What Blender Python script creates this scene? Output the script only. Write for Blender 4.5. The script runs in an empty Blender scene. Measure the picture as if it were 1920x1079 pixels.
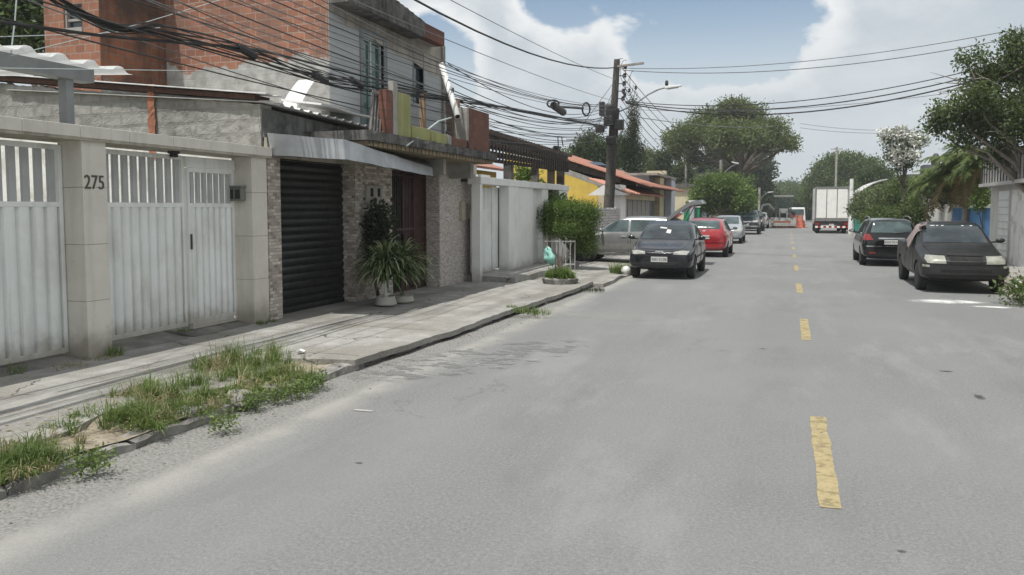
import bpy, bmesh, math, random
import numpy as np
from mathutils import Vector, Matrix, noise
from mathutils.bvhtree import BVHTree

random.seed(7)
RNG = np.random.default_rng(11)
R = math.radians
scene = bpy.context.scene
col = scene.collection

# ------------------------------------------------------------------ camera
FOC, EYE = 1480.0, 1.75
YAW, PITCH = R(19.22), R(3.8)
CY = 392 + FOC * math.tan(PITCH)
cam_data = bpy.data.cameras.new("camera")
cam_data.sensor_width = 36.0
cam_data.lens = FOC / 1920 * 36.0
cam_data.shift_y = -(CY - 539.5) * -1 / 1920
cam_data.clip_start = 0.05
cam_data.clip_end = 6000
cam = bpy.data.objects.new("camera", cam_data)
cam.location = (0, 0, EYE)
cam.rotation_euler = (math.pi / 2 - PITCH, 0, YAW)
col.objects.link(cam)
scene.camera = cam

# ------------------------------------------------------------------ light
SUN = Vector((-0.13, -0.38, 1.0)).normalized()
sun_el = math.asin(SUN.z)
sun_az = math.atan2(SUN.x, SUN.y)
sd = bpy.data.lights.new("sun", 'SUN')
sd.energy = 4.2
sd.angle = R(0.55)
sd.color = (1.0, 0.97, 0.92)
sun = bpy.data.objects.new("sun", sd)
sun.rotation_euler = (-SUN).to_track_quat('-Z', 'Y').to_euler()
sun.location = (0, 0, 40)
col.objects.link(sun)

world = bpy.data.worlds.new("World")
scene.world = world
world.use_nodes = True
def build_world():
    nt = world.node_tree
    N, L = nt.nodes, nt.links
    N.clear()
    out = N.new('ShaderNodeOutputWorld')
    sky = N.new('ShaderNodeTexSky')
    sky.sky_type = 'NISHITA'
    sky.sun_disc = False
    sky.sun_elevation = sun_el
    sky.sun_rotation = sun_az
    sky.air_density = 1.2
    sky.dust_density = 1.5
    bg = N.new('ShaderNodeBackground')
    hs = N.new('ShaderNodeHueSaturation'); hs.inputs['Saturation'].default_value = .95
    L.new(sky.outputs[0], hs.inputs['Color'])
    L.new(hs.outputs[0], bg.inputs[0]); bg.inputs[1].default_value = 0.115
    tc = N.new('ShaderNodeTexCoord')
    sep = N.new('ShaderNodeSeparateXYZ'); L.new(tc.outputs['Generated'], sep.inputs[0])
    def math_(op, a, b=None, clamp=False):
        m = N.new('ShaderNodeMath'); m.operation = op; m.use_clamp = clamp
        for i, x in enumerate((a, b)):
            if x is None: continue
            if isinstance(x, (int, float)): m.inputs[i].default_value = x
            else: L.new(x, m.inputs[i])
        return m.outputs[0]
    def fbm(scale, detail, rough, dist=0.0, off=(0, 0, 0), stretch=1.75):
        mp = N.new('ShaderNodeMapping'); mp.inputs['Location'].default_value = off
        mp.inputs['Scale'].default_value = (1, 1, stretch)
        L.new(tc.outputs['Generated'], mp.inputs[0])
        n = N.new('ShaderNodeTexNoise'); n.inputs['Scale'].default_value = scale
        n.inputs['Detail'].default_value = detail; n.inputs['Roughness'].default_value = rough
        n.inputs['Distortion'].default_value = dist
        L.new(mp.outputs[0], n.inputs['Vector'])
        return n.outputs['Fac']
    def ramp(v, a, b):
        r = N.new('ShaderNodeMapRange'); r.interpolation_type = 'SMOOTHSTEP'
        r.inputs['From Min'].default_value = a; r.inputs['From Max'].default_value = b
        L.new(v, r.inputs['Value']); return r.outputs['Result']
    n1 = fbm(4.6, 10, .56, .15, (3.1, 1.7, 0))
    # a break of open sky above the street, ragged by the cumulus round it
    gaps = None
    for (d, r0, r1) in GAPS:
        dv = N.new('ShaderNodeVectorMath'); dv.operation = 'DISTANCE'
        L.new(tc.outputs['Generated'], dv.inputs[0]); dv.inputs[1].default_value = d
        g_ = ramp(dv.outputs['Value'], r1, r0)
        gaps = g_ if gaps is None else math_('MAXIMUM', gaps, g_)
    n1b = math_('SUBTRACT', math_('ADD', n1, .17), math_('MULTIPLY', gaps, .34))
    mask = ramp(n1b, .44, .535)
    n2 = fbm(2.6, 9, .6, .3, (9.3, 4.4, 2.2))
    shade = ramp(n2, .36, .62)
    rim = ramp(n1b, .74, .50)          # cumulus edges are the brightest
    bright = math_('MAXIMUM', math_('MULTIPLY', shade, .8), math_('MULTIPLY', rim, .95))
    low = ramp(sep.outputs[2], .26, .06)
    bright = math_('MULTIPLY', bright, math_('SUBTRACT', 1.0, math_('MULTIPLY', low, .7)))
    cm2 = N.new('ShaderNodeMix'); cm2.data_type = 'RGBA'
    cm2.inputs[6].default_value = (.53, .59, .64, 1); cm2.inputs[7].default_value = (.90, .905, .90, 1)
    L.new(bright, cm2.inputs[0])
    bg2 = N.new('ShaderNodeBackground'); L.new(cm2.outputs[2], bg2.inputs[0]); bg2.inputs[1].default_value = 1.0
    mx = N.new('ShaderNodeMixShader')
    L.new(math_('MAXIMUM', math_('MULTIPLY', mask, .96), math_('MULTIPLY', low, .85)), mx.inputs[0])
    L.new(bg.outputs[0], mx.inputs[1]); L.new(bg2.outputs[0], mx.inputs[2])
    L.new(mx.outputs[0], out.inputs[0])

# ------------------------------------------------------------------ photo point -> place on a known plane
def ray(u, v):
    a = (u - 960) / FOC; b = (CY - v) / FOC
    fwd = Vector((-math.sin(YAW) * math.cos(PITCH), math.cos(YAW) * math.cos(PITCH), -math.sin(PITCH)))
    rt = Vector((math.cos(YAW), math.sin(YAW), 0))
    up = Vector((-math.sin(YAW) * math.sin(PITCH), math.cos(YAW) * math.sin(PITCH), math.cos(PITCH)))
    return fwd + a * rt + b * up
def gx(u, v, X):
    d = ray(u, v); t = X / d.x; return Vector((X, t * d.y, EYE + t * d.z))
def gy(u, v, Y):
    d = ray(u, v); t = Y / d.y; return Vector((t * d.x, Y, EYE + t * d.z))
def gz(u, v, z=0.0):
    d = ray(u, v); t = (z - EYE) / d.z; return Vector((t * d.x, t * d.y, z))
GAPS = [(tuple(ray(u, v).normalized()), a, b) for u, v, a, b in ((1090, -10, .03, .13), (1210, 10, .04, .15), (1340, 10, .05, .15), (1430, 50, .03, .12), (1250, -160, .06, .22), (830, 95, .01, .09))]
build_world()

scene.view_settings.view_transform = 'Standard'
scene.view_settings.look = 'None'
scene.view_settings.exposure = 0.07
scene.view_settings.gamma = 1.0

# ------------------------------------------------------------------ materials
def new_mat(name):
    m = bpy.data.materials.new(name); m.use_nodes = True
    nt = m.node_tree; nt.nodes.clear()
    out = nt.nodes.new('ShaderNodeOutputMaterial')
    p = nt.nodes.new('ShaderNodeBsdfPrincipled')
    nt.links.new(p.outputs[0], out.inputs[0])
    return m, nt, p, out
class G:
    """small node-graph helper"""
    def __init__(s, nt): s.nt = nt; s.N = nt.nodes; s.L = nt.links; s._tc = None
    def co(s):
        if s._tc is None:
            s._tc = s.N.new('ShaderNodeTexCoord').outputs['Object']
        return s._tc
    def map(s, scale=(1, 1, 1), loc=(0, 0, 0), src=None):
        m = s.N.new('ShaderNodeMapping'); m.inputs['Scale'].default_value = scale; m.inputs['Location'].default_value = loc
        s.L.new(src or s.co(), m.inputs[0]); return m.outputs[0]
    def noise(s, scale, detail=5, rough=.55, vec=None, dist=0):
        n = s.N.new('ShaderNodeTexNoise'); n.inputs['Scale'].default_value = scale
        n.inputs['Detail'].default_value = detail; n.inputs['Roughness'].default_value = rough
        n.inputs['Distortion'].default_value = dist
        s.L.new(vec or s.co(), n.inputs['Vector']); return n.outputs['Fac']
    def ramp(s, v, a, b, lo=0., hi=1.):
        r = s.N.new('ShaderNodeMapRange'); r.interpolation_type = 'SMOOTHSTEP'
        for k, x in (('From Min', a), ('From Max', b), ('To Min', lo), ('To Max', hi)): r.inputs[k].default_value = x
        s.L.new(v, r.inputs['Value']); return r.outputs['Result']
    def mix(s, f, a, b, mode='MIX'):
        m = s.N.new('ShaderNodeMix'); m.data_type = 'RGBA'; m.blend_type = mode
        for sock, x in ((m.inputs[0], f), (m.inputs[6], a), (m.inputs[7], b)):
            if isinstance(x, (int, float)): sock.default_value = x
            elif isinstance(x, tuple): sock.default_value = (*x, 1) if len(x) == 3 else x
            else: s.L.new(x, sock)
        return m.outputs[2]
    def math(s, op, a, b=0., clamp=False):
        m = s.N.new('ShaderNodeMath'); m.operation = op; m.use_clamp = clamp
        for i, x in enumerate((a, b)):
            if isinstance(x, (int, float)): m.inputs[i].default_value = x
            else: s.L.new(x, m.inputs[i])
        return m.outputs[0]
    def bump(s, p, h, strength=.4, dist=.01):
        b = s.N.new('ShaderNodeBump'); b.inputs['Strength'].default_value = strength; b.inputs['Distance'].default_value = dist
        s.L.new(h, b.inputs['Height']); s.L.new(b.outputs[0], p.inputs['Normal'])
    def sep(s, src=None):
        n = s.N.new('ShaderNodeSeparateXYZ'); s.L.new(src or s.co(), n.inputs[0]); return n.outputs
    def comb(s, a, b, c=0.):
        n = s.N.new('ShaderNodeCombineXYZ')
        for i, x in enumerate((a, b, c)):
            if isinstance(x, (int, float)): n.inputs[i].default_value = x
            else: s.L.new(x, n.inputs[i])
        return n.outputs[0]

def M(name, c1, c2=None, scale=6, rough=.8, bump=0., bscale=60, metal=0., stain=None, samt=.6, sscale=1.1, streak=None, stamt=.5, spec=.5, coat=0., foot=None):
    m, nt, p, out = new_mat(name); g = G(nt)
    c2 = c2 or tuple(min(1, x * 1.25 + .005) for x in c1)
    c = g.mix(g.ramp(g.noise(scale, 7, .62), .3, .7), c1, c2)
    if stain:
        c = g.mix(g.math('MULTIPLY', g.ramp(g.noise(sscale, 8, .65, g.map(loc=(4, 7, 2))), .47, .64), samt), c, stain)
    if streak:
        c = g.mix(g.math('MULTIPLY', g.ramp(g.noise(1.0, 6, .6, g.map((7, 7, .55))), .48, .68), stamt), c, streak)
    if foot:
        z = g.math('ADD', g.sep()[2], g.math('MULTIPLY', g.noise(3.2, 7, .68), -.55))
        c = g.mix(g.ramp(z, .12, -.22, 0, .75), c, foot)
    nt.links.new(c, p.inputs['Base Color'])
    p.inputs['Metallic'].default_value = metal
    p.inputs['Specular IOR Level'].default_value = spec
    p.inputs['Coat Weight'].default_value = coat
    p.inputs['Coat Roughness'].default_value = .04
    rr = g.ramp(g.noise(scale * 2.3, 4), .3, .7, max(.02, rough - .08), min(1, rough + .08))
    nt.links.new(rr, p.inputs['Roughness'])
    if bump: g.bump(p, g.noise(bscale, 6, .65), bump, .012)
    return m

def brick_mat(name, axis, bw, bh, c1, c2, mortar, msize=.012, rough=.9, stain=None, sscale=.8, samt=.7, bump=.6, noise_c=None, offset=.5, streak=None, lower=None):
    m, nt, p, out = new_mat(name); g = G(nt)
    o = g.sep()
    v = g.comb(o[1], o[2]) if axis == 'x' else (g.comb(o[0], o[2]) if axis == 'y' else g.comb(o[0], o[1]))
    nz = g.N.new('ShaderNodeTexNoise'); nz.inputs['Scale'].default_value = 2.6; nz.inputs['Detail'].default_value = 6; g.L.new(g.co(), nz.inputs['Vector'])
    sc = g.N.new('ShaderNodeVectorMath'); sc.operation = 'SCALE'; sc.inputs['Scale'].default_value = min(.05, bh * .28); g.L.new(nz.outputs['Color'], sc.inputs[0])
    ad = g.N.new('ShaderNodeVectorMath'); ad.operation = 'ADD'; g.L.new(v, ad.inputs[0]); g.L.new(sc.outputs[0], ad.inputs[1]); v = ad.outputs[0]
    b = g.N.new('ShaderNodeTexBrick'); g.L.new(v, b.inputs['Vector'])
    b.offset = offset
    b.inputs['Scale'].default_value = 1.0; b.inputs['Brick Width'].default_value = bw; b.inputs['Row Height'].default_value = bh
    b.inputs['Mortar Size'].default_value = msize; b.inputs['Mortar Smooth'].default_value = .15
    b.inputs['Color1'].default_value = (*c1, 1); b.inputs['Color2'].default_value = (*c2, 1); b.inputs['Mortar'].default_value = (*mortar, 1)
    c = b.outputs['Color']
    c = g.mix(g.ramp(g.noise(9, 8, .68), .35, .75, 0, .55), c, noise_c or tuple(x * .6 for x in c1))
    if stain: c = g.mix(g.math('MULTIPLY', g.ramp(g.noise(sscale, 8, .62, g.map(loc=(1, 5, 3))), .45, .66), samt), c, stain)
    if streak: c = g.mix(g.math('MULTIPLY', g.ramp(g.noise(1.0, 6, .6, g.map((5, 5, .4))), .45, .7), .6), c, streak)
    if lower:   # patchy render over the foot of the wall: (height, colour)
        h = g.math('ADD', o[2], g.math('MULTIPLY', g.noise(1.7, 6, .6), .9))
        k = g.ramp(h, lower[0] + .49, lower[0] + .43)
        rc = g.mix(g.ramp(g.noise(5, 8, .66), .3, .7), lower[1], tuple(x * .6 for x in lower[1]))
        c = g.mix(k, c, rc)
    nt.links.new(c, p.inputs['Base Color']); p.inputs['Roughness'].default_value = rough
    hgt = g.math('ADD', g.math('MULTIPLY', b.outputs['Fac'], -.5), g.math('MULTIPLY', g.noise(45, 5, .6), .5))
    g.bump(p, hgt, bump, .015)
    return m

def paint_mat(name, c, rough=.25, coat=.6, dust=(.16, .15, .13), damt=.16, metal=0.):
    m, nt, p, out = new_mat(name); g = G(nt)
    o = g.sep()
    low = g.ramp(o[2], .75, .25)
    k = g.math('MULTIPLY', g.math('ADD', g.ramp(g.noise(3.5, 7, .66), .35, .75), g.math('MULTIPLY', low, .7)), damt)
    nt.links.new(g.mix(k, c, dust), p.inputs['Base Color'])
    nt.links.new(g.ramp(g.noise(6, 6), .3, .75, rough, rough + .15), p.inputs['Roughness'])
    p.inputs['Metallic'].default_value = metal
    p.inputs['Coat Weight'].default_value = coat; p.inputs['Coat Roughness'].default_value = .06
    return m

def leaf_mat(name, c1, c2, trans=.3, rough=.55):
    m, nt, p, out = new_mat(name); g = G(nt)
    geo = g.N.new('ShaderNodeNewGeometry')
    c = g.mix(geo.outputs['Random Per Island'], c1, c2)
    c = g.mix(g.ramp(g.noise(.9, 4), .4, .7, 0, .5), c, tuple(x * .62 for x in c1))
    nt.links.new(c, p.inputs['Base Color']); p.inputs['Roughness'].default_value = rough
    p.inputs['Specular IOR Level'].default_value = .35
    t = g.N.new('ShaderNodeBsdfTranslucent')
    g.L.new(g.mix(.5, c, (.16, .22, .03)), t.inputs[0])
    mx = g.N.new('ShaderNodeMixShader'); mx.inputs[0].default_value = trans
    g.L.new(p.outputs[0], mx.inputs[1]); g.L.new(t.outputs[0], mx.inputs[2]); g.L.new(mx.outputs[0], out.inputs[0])
    return m

def glass_mat(name, c=(.015, .02, .022), rough=.04):
    m, nt, p, out = new_mat(name); g = G(nt)
    nt.links.new(g.mix(g.ramp(g.noise(2.2, 4), .35, .7), c, tuple(x * 2.2 + .004 for x in c)), p.inputs['Base Color'])
    nt.links.new(g.ramp(g.noise(5, 5), .4, .8, rough, rough + .08), p.inputs['Roughness'])
    p.inputs['Specular IOR Level'].default_value = .7
    return m

MT = {}
# ------------------------------------------------------------------ mesh building
class MB:
    def __init__(s): s.v = []; s.f = []
    def add(s, vs, fs):
        n = len(s.v); s.v += [tuple(x) for x in vs]; s.f += [tuple(i + n for i in f) for f in fs]; return s
    def box(s, x0, x1, y0, y1, z0, z1):
        if x0 > x1: x0, x1 = x1, x0
        if y0 > y1: y0, y1 = y1, y0
        v = [(x, y, z) for z in (z0, z1) for y in (y0, y1) for x in (x0, x1)]
        return s.add(v, [(0, 2, 3, 1), (4, 5, 7, 6), (0, 1, 5, 4), (2, 6, 7, 3), (0, 4, 6, 2), (1, 3, 7, 5)])
    def hexa(s, lo, hi):
        """lo, hi: four points each, same winding (counter-clockwise seen from hi side)"""
        return s.add(list(lo) + list(hi), [(3, 2, 1, 0), (4, 5, 6, 7), (0, 1, 5, 4), (1, 2, 6, 5), (2, 3, 7, 6), (3, 0, 4, 7)])
    def prism(s, pts, ext):
        pts = [Vector(p) for p in pts]; ext = Vector(ext); n = len(pts)
        nr = sum(((pts[i] - pts[0]).cross(pts[i + 1] - pts[0]) for i in range(1, n - 1)), Vector())
        if nr.dot(ext) < 0: pts.reverse()
        fs = [tuple(reversed(range(n))), tuple(range(n, 2 * n))]
        fs += [(i, (i + 1) % n, n + (i + 1) % n, n + i) for i in range(n)]
        return s.add(pts + [p + ext for p in pts], fs)
    def bar(s, a, b, w, h=None, up=(0, 0, 1)):
        a, b = Vector(a), Vector(b); h = h or w; d = (b - a).normalized(); up = Vector(up)
        if abs(d.dot(up)) > .98: up = Vector((0, 1, 0))
        r = d.cross(up).normalized() * w / 2; u = r.cross(d).normalized() * h / 2
        return s.hexa([a - r - u, a + r - u, a + r + u, a - r + u], [b - r - u, b + r - u, b + r + u, b - r + u])
    def tube(s, pts, rad, n=8, cap=True):
        pts = [Vector(p) for p in pts]
        if not hasattr(rad, '__len__'): rad = [rad] * len(pts)
        base = len(s.v); ref = None
        for i, p in enumerate(pts):
            d = (pts[min(i + 1, len(pts) - 1)] - pts[max(i - 1, 0)]).normalized()
            if ref is None:
                ref = Vector((1, 0, 0)) if abs(d.x) < .8 else Vector((0, 1, 0))
            r = (ref - d * ref.dot(d)).normalized(); ref = r; u = d.cross(r)
            for k in range(n):
                a = 2 * math.pi * k / n
                s.v.append(tuple(p + (r * math.cos(a) + u * math.sin(a)) * rad[i]))
        for i in range(len(pts) - 1):
            for k in range(n):
                a = base + i * n + k; b = base + i * n + (k + 1) % n
                s.f.append((a, b, b + n, a + n))
        if cap:
            s.f.append(tuple(base + k for k in reversed(range(n)))); e = base + (len(pts) - 1) * n
            s.f.append(tuple(e + k for k in range(n)))
        return s
    def lathe(s, prof, c, axis='z', n=20):
        c = Vector(c); base = len(s.v)
        for r, h in prof:
            for k in range(n):
                a = 2 * math.pi * k / n; p, q = r * math.cos(a), r * math.sin(a)
                s.v.append(tuple(c + Vector({'z': (p, q, h), 'x': (h, p, q), 'y': (q, h, p)}[axis])))
        for i in range(len(prof) - 1):
            for k in range(n):
                a = base + i * n + k; b = base + i * n + (k + 1) % n
                s.f.append((a, b, b + n, a + n))
        s.f.append(tuple(base + k for k in reversed(range(n)))); e = base + (len(prof) - 1) * n
        s.f.append(tuple(e + k for k in range(n)))
        return s
    def sheet(s, fn, nu, nv, thick=None):
        base = len(s.v)
        g = [[Vector(fn(i / nu, j / nv)) for j in range(nv + 1)] for i in range(nu + 1)]
        for r in g: s.v += [tuple(p) for p in r]
        w = nv + 1
        for i in range(nu):
            for j in range(nv):
                a = base + i * w + j; s.f.append((a, a + w, a + w + 1, a + 1))
        if thick is not None:
            t = Vector(thick); b2 = len(s.v)
            for r in g: s.v += [tuple(p + t) for p in r]
            for i in range(nu):
                for j in range(nv):
                    a = b2 + i * w + j; s.f.append((a, a + 1, a + w + 1, a + w))
            rim = [(i, 0) for i in range(nu)] + [(nu, j) for j in range(nv)] + [(i, nv) for i in range(nu, 0, -1)] + [(0, j) for j in range(nv, 0, -1)]
            for k in range(len(rim)):
                a = rim[k][0] * w + rim[k][1]; b = rim[(k + 1) % len(rim)][0] * w + rim[(k + 1) % len(rim)][1]
                s.f.append((base + b, base + a, b2 + a, b2 + b))
        return s
    def jitter(s, amt, freq=3.0):
        for i, p in enumerate(s.v):
            q = noise.noise_vector(Vector(p) * freq); s.v[i] = (p[0] + q.x * amt, p[1] + q.y * amt, p[2] + q.z * amt)
        return s
    def build(s, name, m, parent=None, smooth=False, bevel=0., local=False):
        me = bpy.data.meshes.new(name)
        off = Vector((0, 0, 0))
        if parent is not None and not local: off = world_of(parent)
        me.from_pydata([tuple(Vector(p) - off) for p in s.v], [], s.f)
        me.validate(); me.update()
        me.materials.append(MT[m] if isinstance(m, str) else m)
        if smooth: me.shade_smooth()
        o = bpy.data.objects.new(name, me); col.objects.link(o)
        if parent is not None: o.parent = parent
        if bevel:
            b = o.modifiers.new('bevel', 'BEVEL'); b.width = bevel; b.segments = 2; b.limit_method = 'ANGLE'; b.angle_limit = R(40)
        return o
def world_of(o):
    p = Vector((0, 0, 0))
    while o is not None: p += Vector(o.location); o = o.parent
    return p
def tag(o, label, cat, group=None, kind=None):
    if label: o['label'] = label
    if cat: o['category'] = cat
    if group: o['group'] = group
    if kind: o['kind'] = kind
    return o
def thing(name, label, cat, loc=(0, 0, 0), rot=0., group=None):
    o = bpy.data.objects.new(name, None); o.empty_display_size = .2; col.objects.link(o)
    o.location = loc; o.rotation_euler = (0, 0, rot)
    return tag(o, label, cat, group)
def solo(name, mb, m, label, cat, group=None, kind=None, origin=None, **kw):
    """a thing that is one mesh; origin moved to its base"""
    if origin is None and kind is None:
        xs = np.array(mb.v); origin = (float(xs[:, 0].mean()), float(xs[:, 1].mean()), float(xs[:, 2].min()))
    if origin is not None:
        ox = Vector(origin); mb.v = [tuple(Vector(p) - ox) for p in mb.v]
    o = mb.build(name, m, None, **kw)
    if origin is not None: o.location = origin
    return tag(o, label, cat, group, kind)
def copy_tree(o, parent=None):
    c = o.copy(); col.objects.link(c)
    if parent is not None: c.parent = parent
    for ch in [x for x in bpy.data.objects if x.parent == o]: copy_tree(ch, c)
    return c
def text_mb(txt, size, fn, depth=.01):
    """solid lettering; fn maps the (x, y, depth) of the text to a place"""
    cu = bpy.data.curves.new('lettering', 'FONT'); cu.body = txt; cu.size = size; cu.extrude = depth / 2; cu.align_x = 'CENTER'; cu.align_y = 'CENTER'
    o = bpy.data.objects.new('lettering', cu); col.objects.link(o)
    me = bpy.data.meshes.new_from_object(o.evaluated_get(bpy.context.evaluated_depsgraph_get()))
    mb = MB(); mb.add([fn(*v.co) for v in me.vertices], [tuple(p.vertices) for p in me.polygons])
    bpy.data.objects.remove(o); bpy.data.curves.remove(cu); bpy.data.meshes.remove(me)
    return mb
# ------------------------------------------------------------------ material library
MT['pillar_tile'] = M('pillar_tile', (.62, .59, .53), (.68, .65, .59), 3, .35, .05, stain=(.50, .46, .40), samt=.3, streak=(.42, .39, .33), stamt=.3, foot=(.24, .21, .165))
MT['grout'] = M('grout', (.16, .15, .13), rough=.9)
MT['gate_white'] = M('gate_white', (.74, .76, .75), (.80, .82, .81), 2.5, .42, .04, stain=(.50, .49, .45), samt=.3, streak=(.42, .40, .35), stamt=.4, foot=(.30, .265, .21))
MT['gate_grey'] = M('gate_grey', (.36, .37, .37), (.43, .44, .44), 4, .4, .04)
MT['dark_metal'] = M('dark_metal', (.035, .035, .034), (.06, .055, .05), 8, .55, .1)
MT['rust'] = M('rust', (.060, .028, .020), (.10, .05, .034), 9, .85, .3)
MT['stucco'] = brick_mat('stucco', 'y', .40, .19, (.35, .342, .32), (.31, .303, .283), (.27, .264, .246), .025, stain=(.17, .165, .15), samt=.65, sscale=2.0, noise_c=(.21, .205, .19), bump=1.0)
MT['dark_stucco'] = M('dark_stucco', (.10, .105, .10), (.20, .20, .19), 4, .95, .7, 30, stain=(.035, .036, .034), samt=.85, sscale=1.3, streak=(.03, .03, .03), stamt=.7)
MT['plaster'] = M('plaster', (.34, .31, .26), (.42, .39, .33), 3, .9, .3, 40, stain=(.20, .18, .15), samt=.6, streak=(.14, .13, .11), stamt=.5)
MT['white_wall'] = M('white_wall', (.72, .72, .71), (.79, .79, .77), 2, .85, .2, 50, stain=(.55, .54, .51), samt=.3, streak=(.58, .565, .54), stamt=.3, foot=(.34, .32, .28))
MT['stained_white'] = M('stained_white', (.74, .735, .71), (.8, .795, .77), 2, .9, .3, 40, stain=(.36, .32, .26), samt=.55, sscale=2.2, streak=(.40, .37, .32), stamt=.45)
MT['cream'] = M('cream', (.50, .44, .30), (.56, .50, .36), 2, .9, .2, stain=(.3, .27, .2), samt=.4)
MT['yellow'] = M('yellow', (.60, .42, .075), (.66, .48, .10), 1.5, .85, .15, stain=(.42, .30, .09), samt=.4)
MT['ochre'] = M('ochre', (.45, .32, .05), (.5, .36, .07), 2, .85, .2, stain=(.2, .15, .05), samt=.5)
MT['lime'] = M('lime', (.27, .275, .10), (.32, .32, .125), 2, .75, .1, stain=(.22, .22, .09), samt=.5, streak=(.18, .18, .09), stamt=.5)
MT['concrete_dark'] = M('concrete_dark', (.055, .055, .053), (.13, .125, .115), 5, .95, .6, 30, stain=(.02, .02, .02), samt=.8, streak=(.20, .19, .175), stamt=.6)
MT['concrete'] = M('concrete', (.27, .26, .24), (.36, .35, .325), 4, .92, .4, 45, stain=(.16, .155, .14), samt=.6)
MT['wood_grey'] = M('wood_grey', (.20, .185, .16), (.30, .28, .25), 6, .85, .3)
MT['wood_tan'] = M('wood_tan', (.24, .16, .095), (.33, .235, .15), 6, .8, .3)
MT['wood_dark'] = M('wood_dark', (.030, .022, .018), (.055, .04, .032), 6, .7, .2)
MT['rafters'] = M('rafters', (.20, .16, .10), (.28, .23, .15), 5, .9, .3, stain=(.12, .10, .07))
MT['pvc'] = M('pvc', (.72, .72, .70), (.78, .78, .76), 3, .35, stain=(.5, .5, .48), samt=.4)
MT['white_sheet'] = M('white_sheet', (.74, .74, .73), (.8, .8, .79), 2, .5, stain=(.55, .54, .52), samt=.4)
MT['zinc'] = M('zinc', (.30, .315, .33), (.43, .445, .46), 2.2, .38, .06, 30, metal=.35, stain=(.26, .27, .28), samt=.6, sscale=1.6, streak=(.30, .30, .30), stamt=.5)
MT['roof_sheet'] = M('roof_sheet', (.52, .52, .51), (.66, .66, .65), 3, .55, .1, stain=(.33, .32, .3), samt=.6)
MT['steel_grey'] = M('steel_grey', (.19, .205, .215), (.25, .265, .275), 4, .5)
MT['maroon_paint'] = M('maroon_paint', (.034, .011, .010), (.05, .016, .014), 4, .45, .1)
MT['rubber'] = M('rubber', (.018, .018, .018), (.034, .033, .032), 12, .85, .2)
MT['black_plastic'] = M('black_plastic', (.016, .016, .017), (.028, .028, .028), 9, .5, .1)
MT['cable_black'] = M('cable_black', (.014, .014, .015), (.03, .03, .03), 6, .6)
MT['cable_grey'] = M('cable_grey', (.10, .10, .105), (.14, .14, .145), 6, .6)
MT['digit'] = M('digit', (.06, .055, .05), rough=.5)
MT['beige_box'] = M('beige_box', (.34, .31, .235), (.40, .37, .29), 6, .6)
MT['grey_box'] = M('grey_box', (.15, .15, .14), (.20, .20, .19), 6, .5)
MT['window_green'] = glass_mat('window_green', (.035, .075, .070), .08)
MT['window_blue'] = glass_mat('window_blue', (.030, .045, .055), .06)
MT['grille_grey'] = M('grille_grey', (.07, .065, .06), (.13, .12, .11), 8, .8, .2)
MT['ramp_concrete'] = M('ramp_concrete', (.15, .145, .13), (.23, .22, .20), 4, .92, .4, 45, stain=(.09, .088, .078), samt=.7)  # dark concrete, with the shadow at the gates worked into its colour
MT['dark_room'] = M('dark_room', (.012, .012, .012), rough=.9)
MT['frame_pale'] = M('frame_pale', (.36, .42, .42), rough=.4)
MT['frame_grey'] = M('frame_grey', (.14, .155, .16), rough=.5)
MT['brick_y'] = brick_mat('brick_y', 'y', .225, .14, (.37, .160, .095), (.215, .090, .056), (.33, .255, .21), .013, stain=(.17, .10, .075), sscale=1.3, samt=.7, lower=(4.26, (.43, .425, .40)), streak=(.2, .12, .09))
MT['brick_tower'] = brick_mat('brick_tower', 'y', .225, .14, (.34, .15, .09), (.24, .10, .06), (.30, .23, .19), .012, stain=(.16, .08, .055), sscale=1.2, samt=.6, lower=(3.52, (.36, .35, .31)))
MT['brick_shaded'] = brick_mat('brick_shaded', 'x', .225, .14, (.26, .105, .055), (.19, .075, .042), (.17, .13, .10), .010, stain=(.045, .035, .03), sscale=.8, samt=.9, lower=(3.75, (.27, .28, .265)), streak=(.05, .035, .03))  # darker copy of the side brick: street-face shade mixed into its colours, stains besides
MT['brick_pier'] = brick_mat('brick_pier', 'x', .20, .14, (.19, .080, .055), (.12, .050, .036), (.11, .07, .055), .008, stain=(.06, .03, .025), samt=.6)
MT['brick_edge'] = brick_mat('brick_edge', 'x', .14, .5, (.25, .085, .055), (.17, .055, .04), (.07, .05, .045), .012, stain=(.08, .05, .04), samt=.6)
MT['siding'] = brick_mat('siding', 'x', 40., .115, (.42, .44, .445), (.39, .41, .415), (.27, .285, .29), .006, stain=(.30, .31, .31), samt=.35, noise_c=(.36, .37, .37), bump=.35)
MT['mosaic_x'] = brick_mat('mosaic_x', 'x', .105, .048, (.68, .62, .55), (.20, .165, .142), (.33, .30, .265), .005, noise_c=(.46, .415, .365), bump=.9)
MT['mosaic_y'] = brick_mat('mosaic_y', 'y', .105, .048, (.68, .62, .55), (.20, .165, .142), (.33, .30, .265), .005, noise_c=(.46, .415, .365), bump=.9)
MT['pebble_x'] = brick_mat('pebble_x', 'x', .070, .036, (.70, .64, .59), (.25, .215, .195), (.48, .44, .41), .007, noise_c=(.52, .475, .44), bump=.9)
MT['pebble_y'] = brick_mat('pebble_y', 'y', .070, .036, (.70, .64, .59), (.25, .215, .195), (.48, .44, .41), .007, noise_c=(.52, .475, .44), bump=.9)
MT['shutter'] = M('shutter', (.007, .0075, .008), (.012, .0125, .013), 4, .42, .05, stain=(.024, .022, .020), samt=.3)
MT['rubble'] = brick_mat('rubble', 'x', .16, .10, (.66, .65, .64), (.46, .445, .44), (.26, .24, .24), .010, noise_c=(.28, .26, .26), bump=1.)
MT['rooftile'] = brick_mat('rooftile', 'z', .30, .19, (.43, .205, .145), (.36, .16, .105), (.2, .085, .06), .02, rough=.8, stain=(.26, .12, .08), samt=.5)
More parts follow.
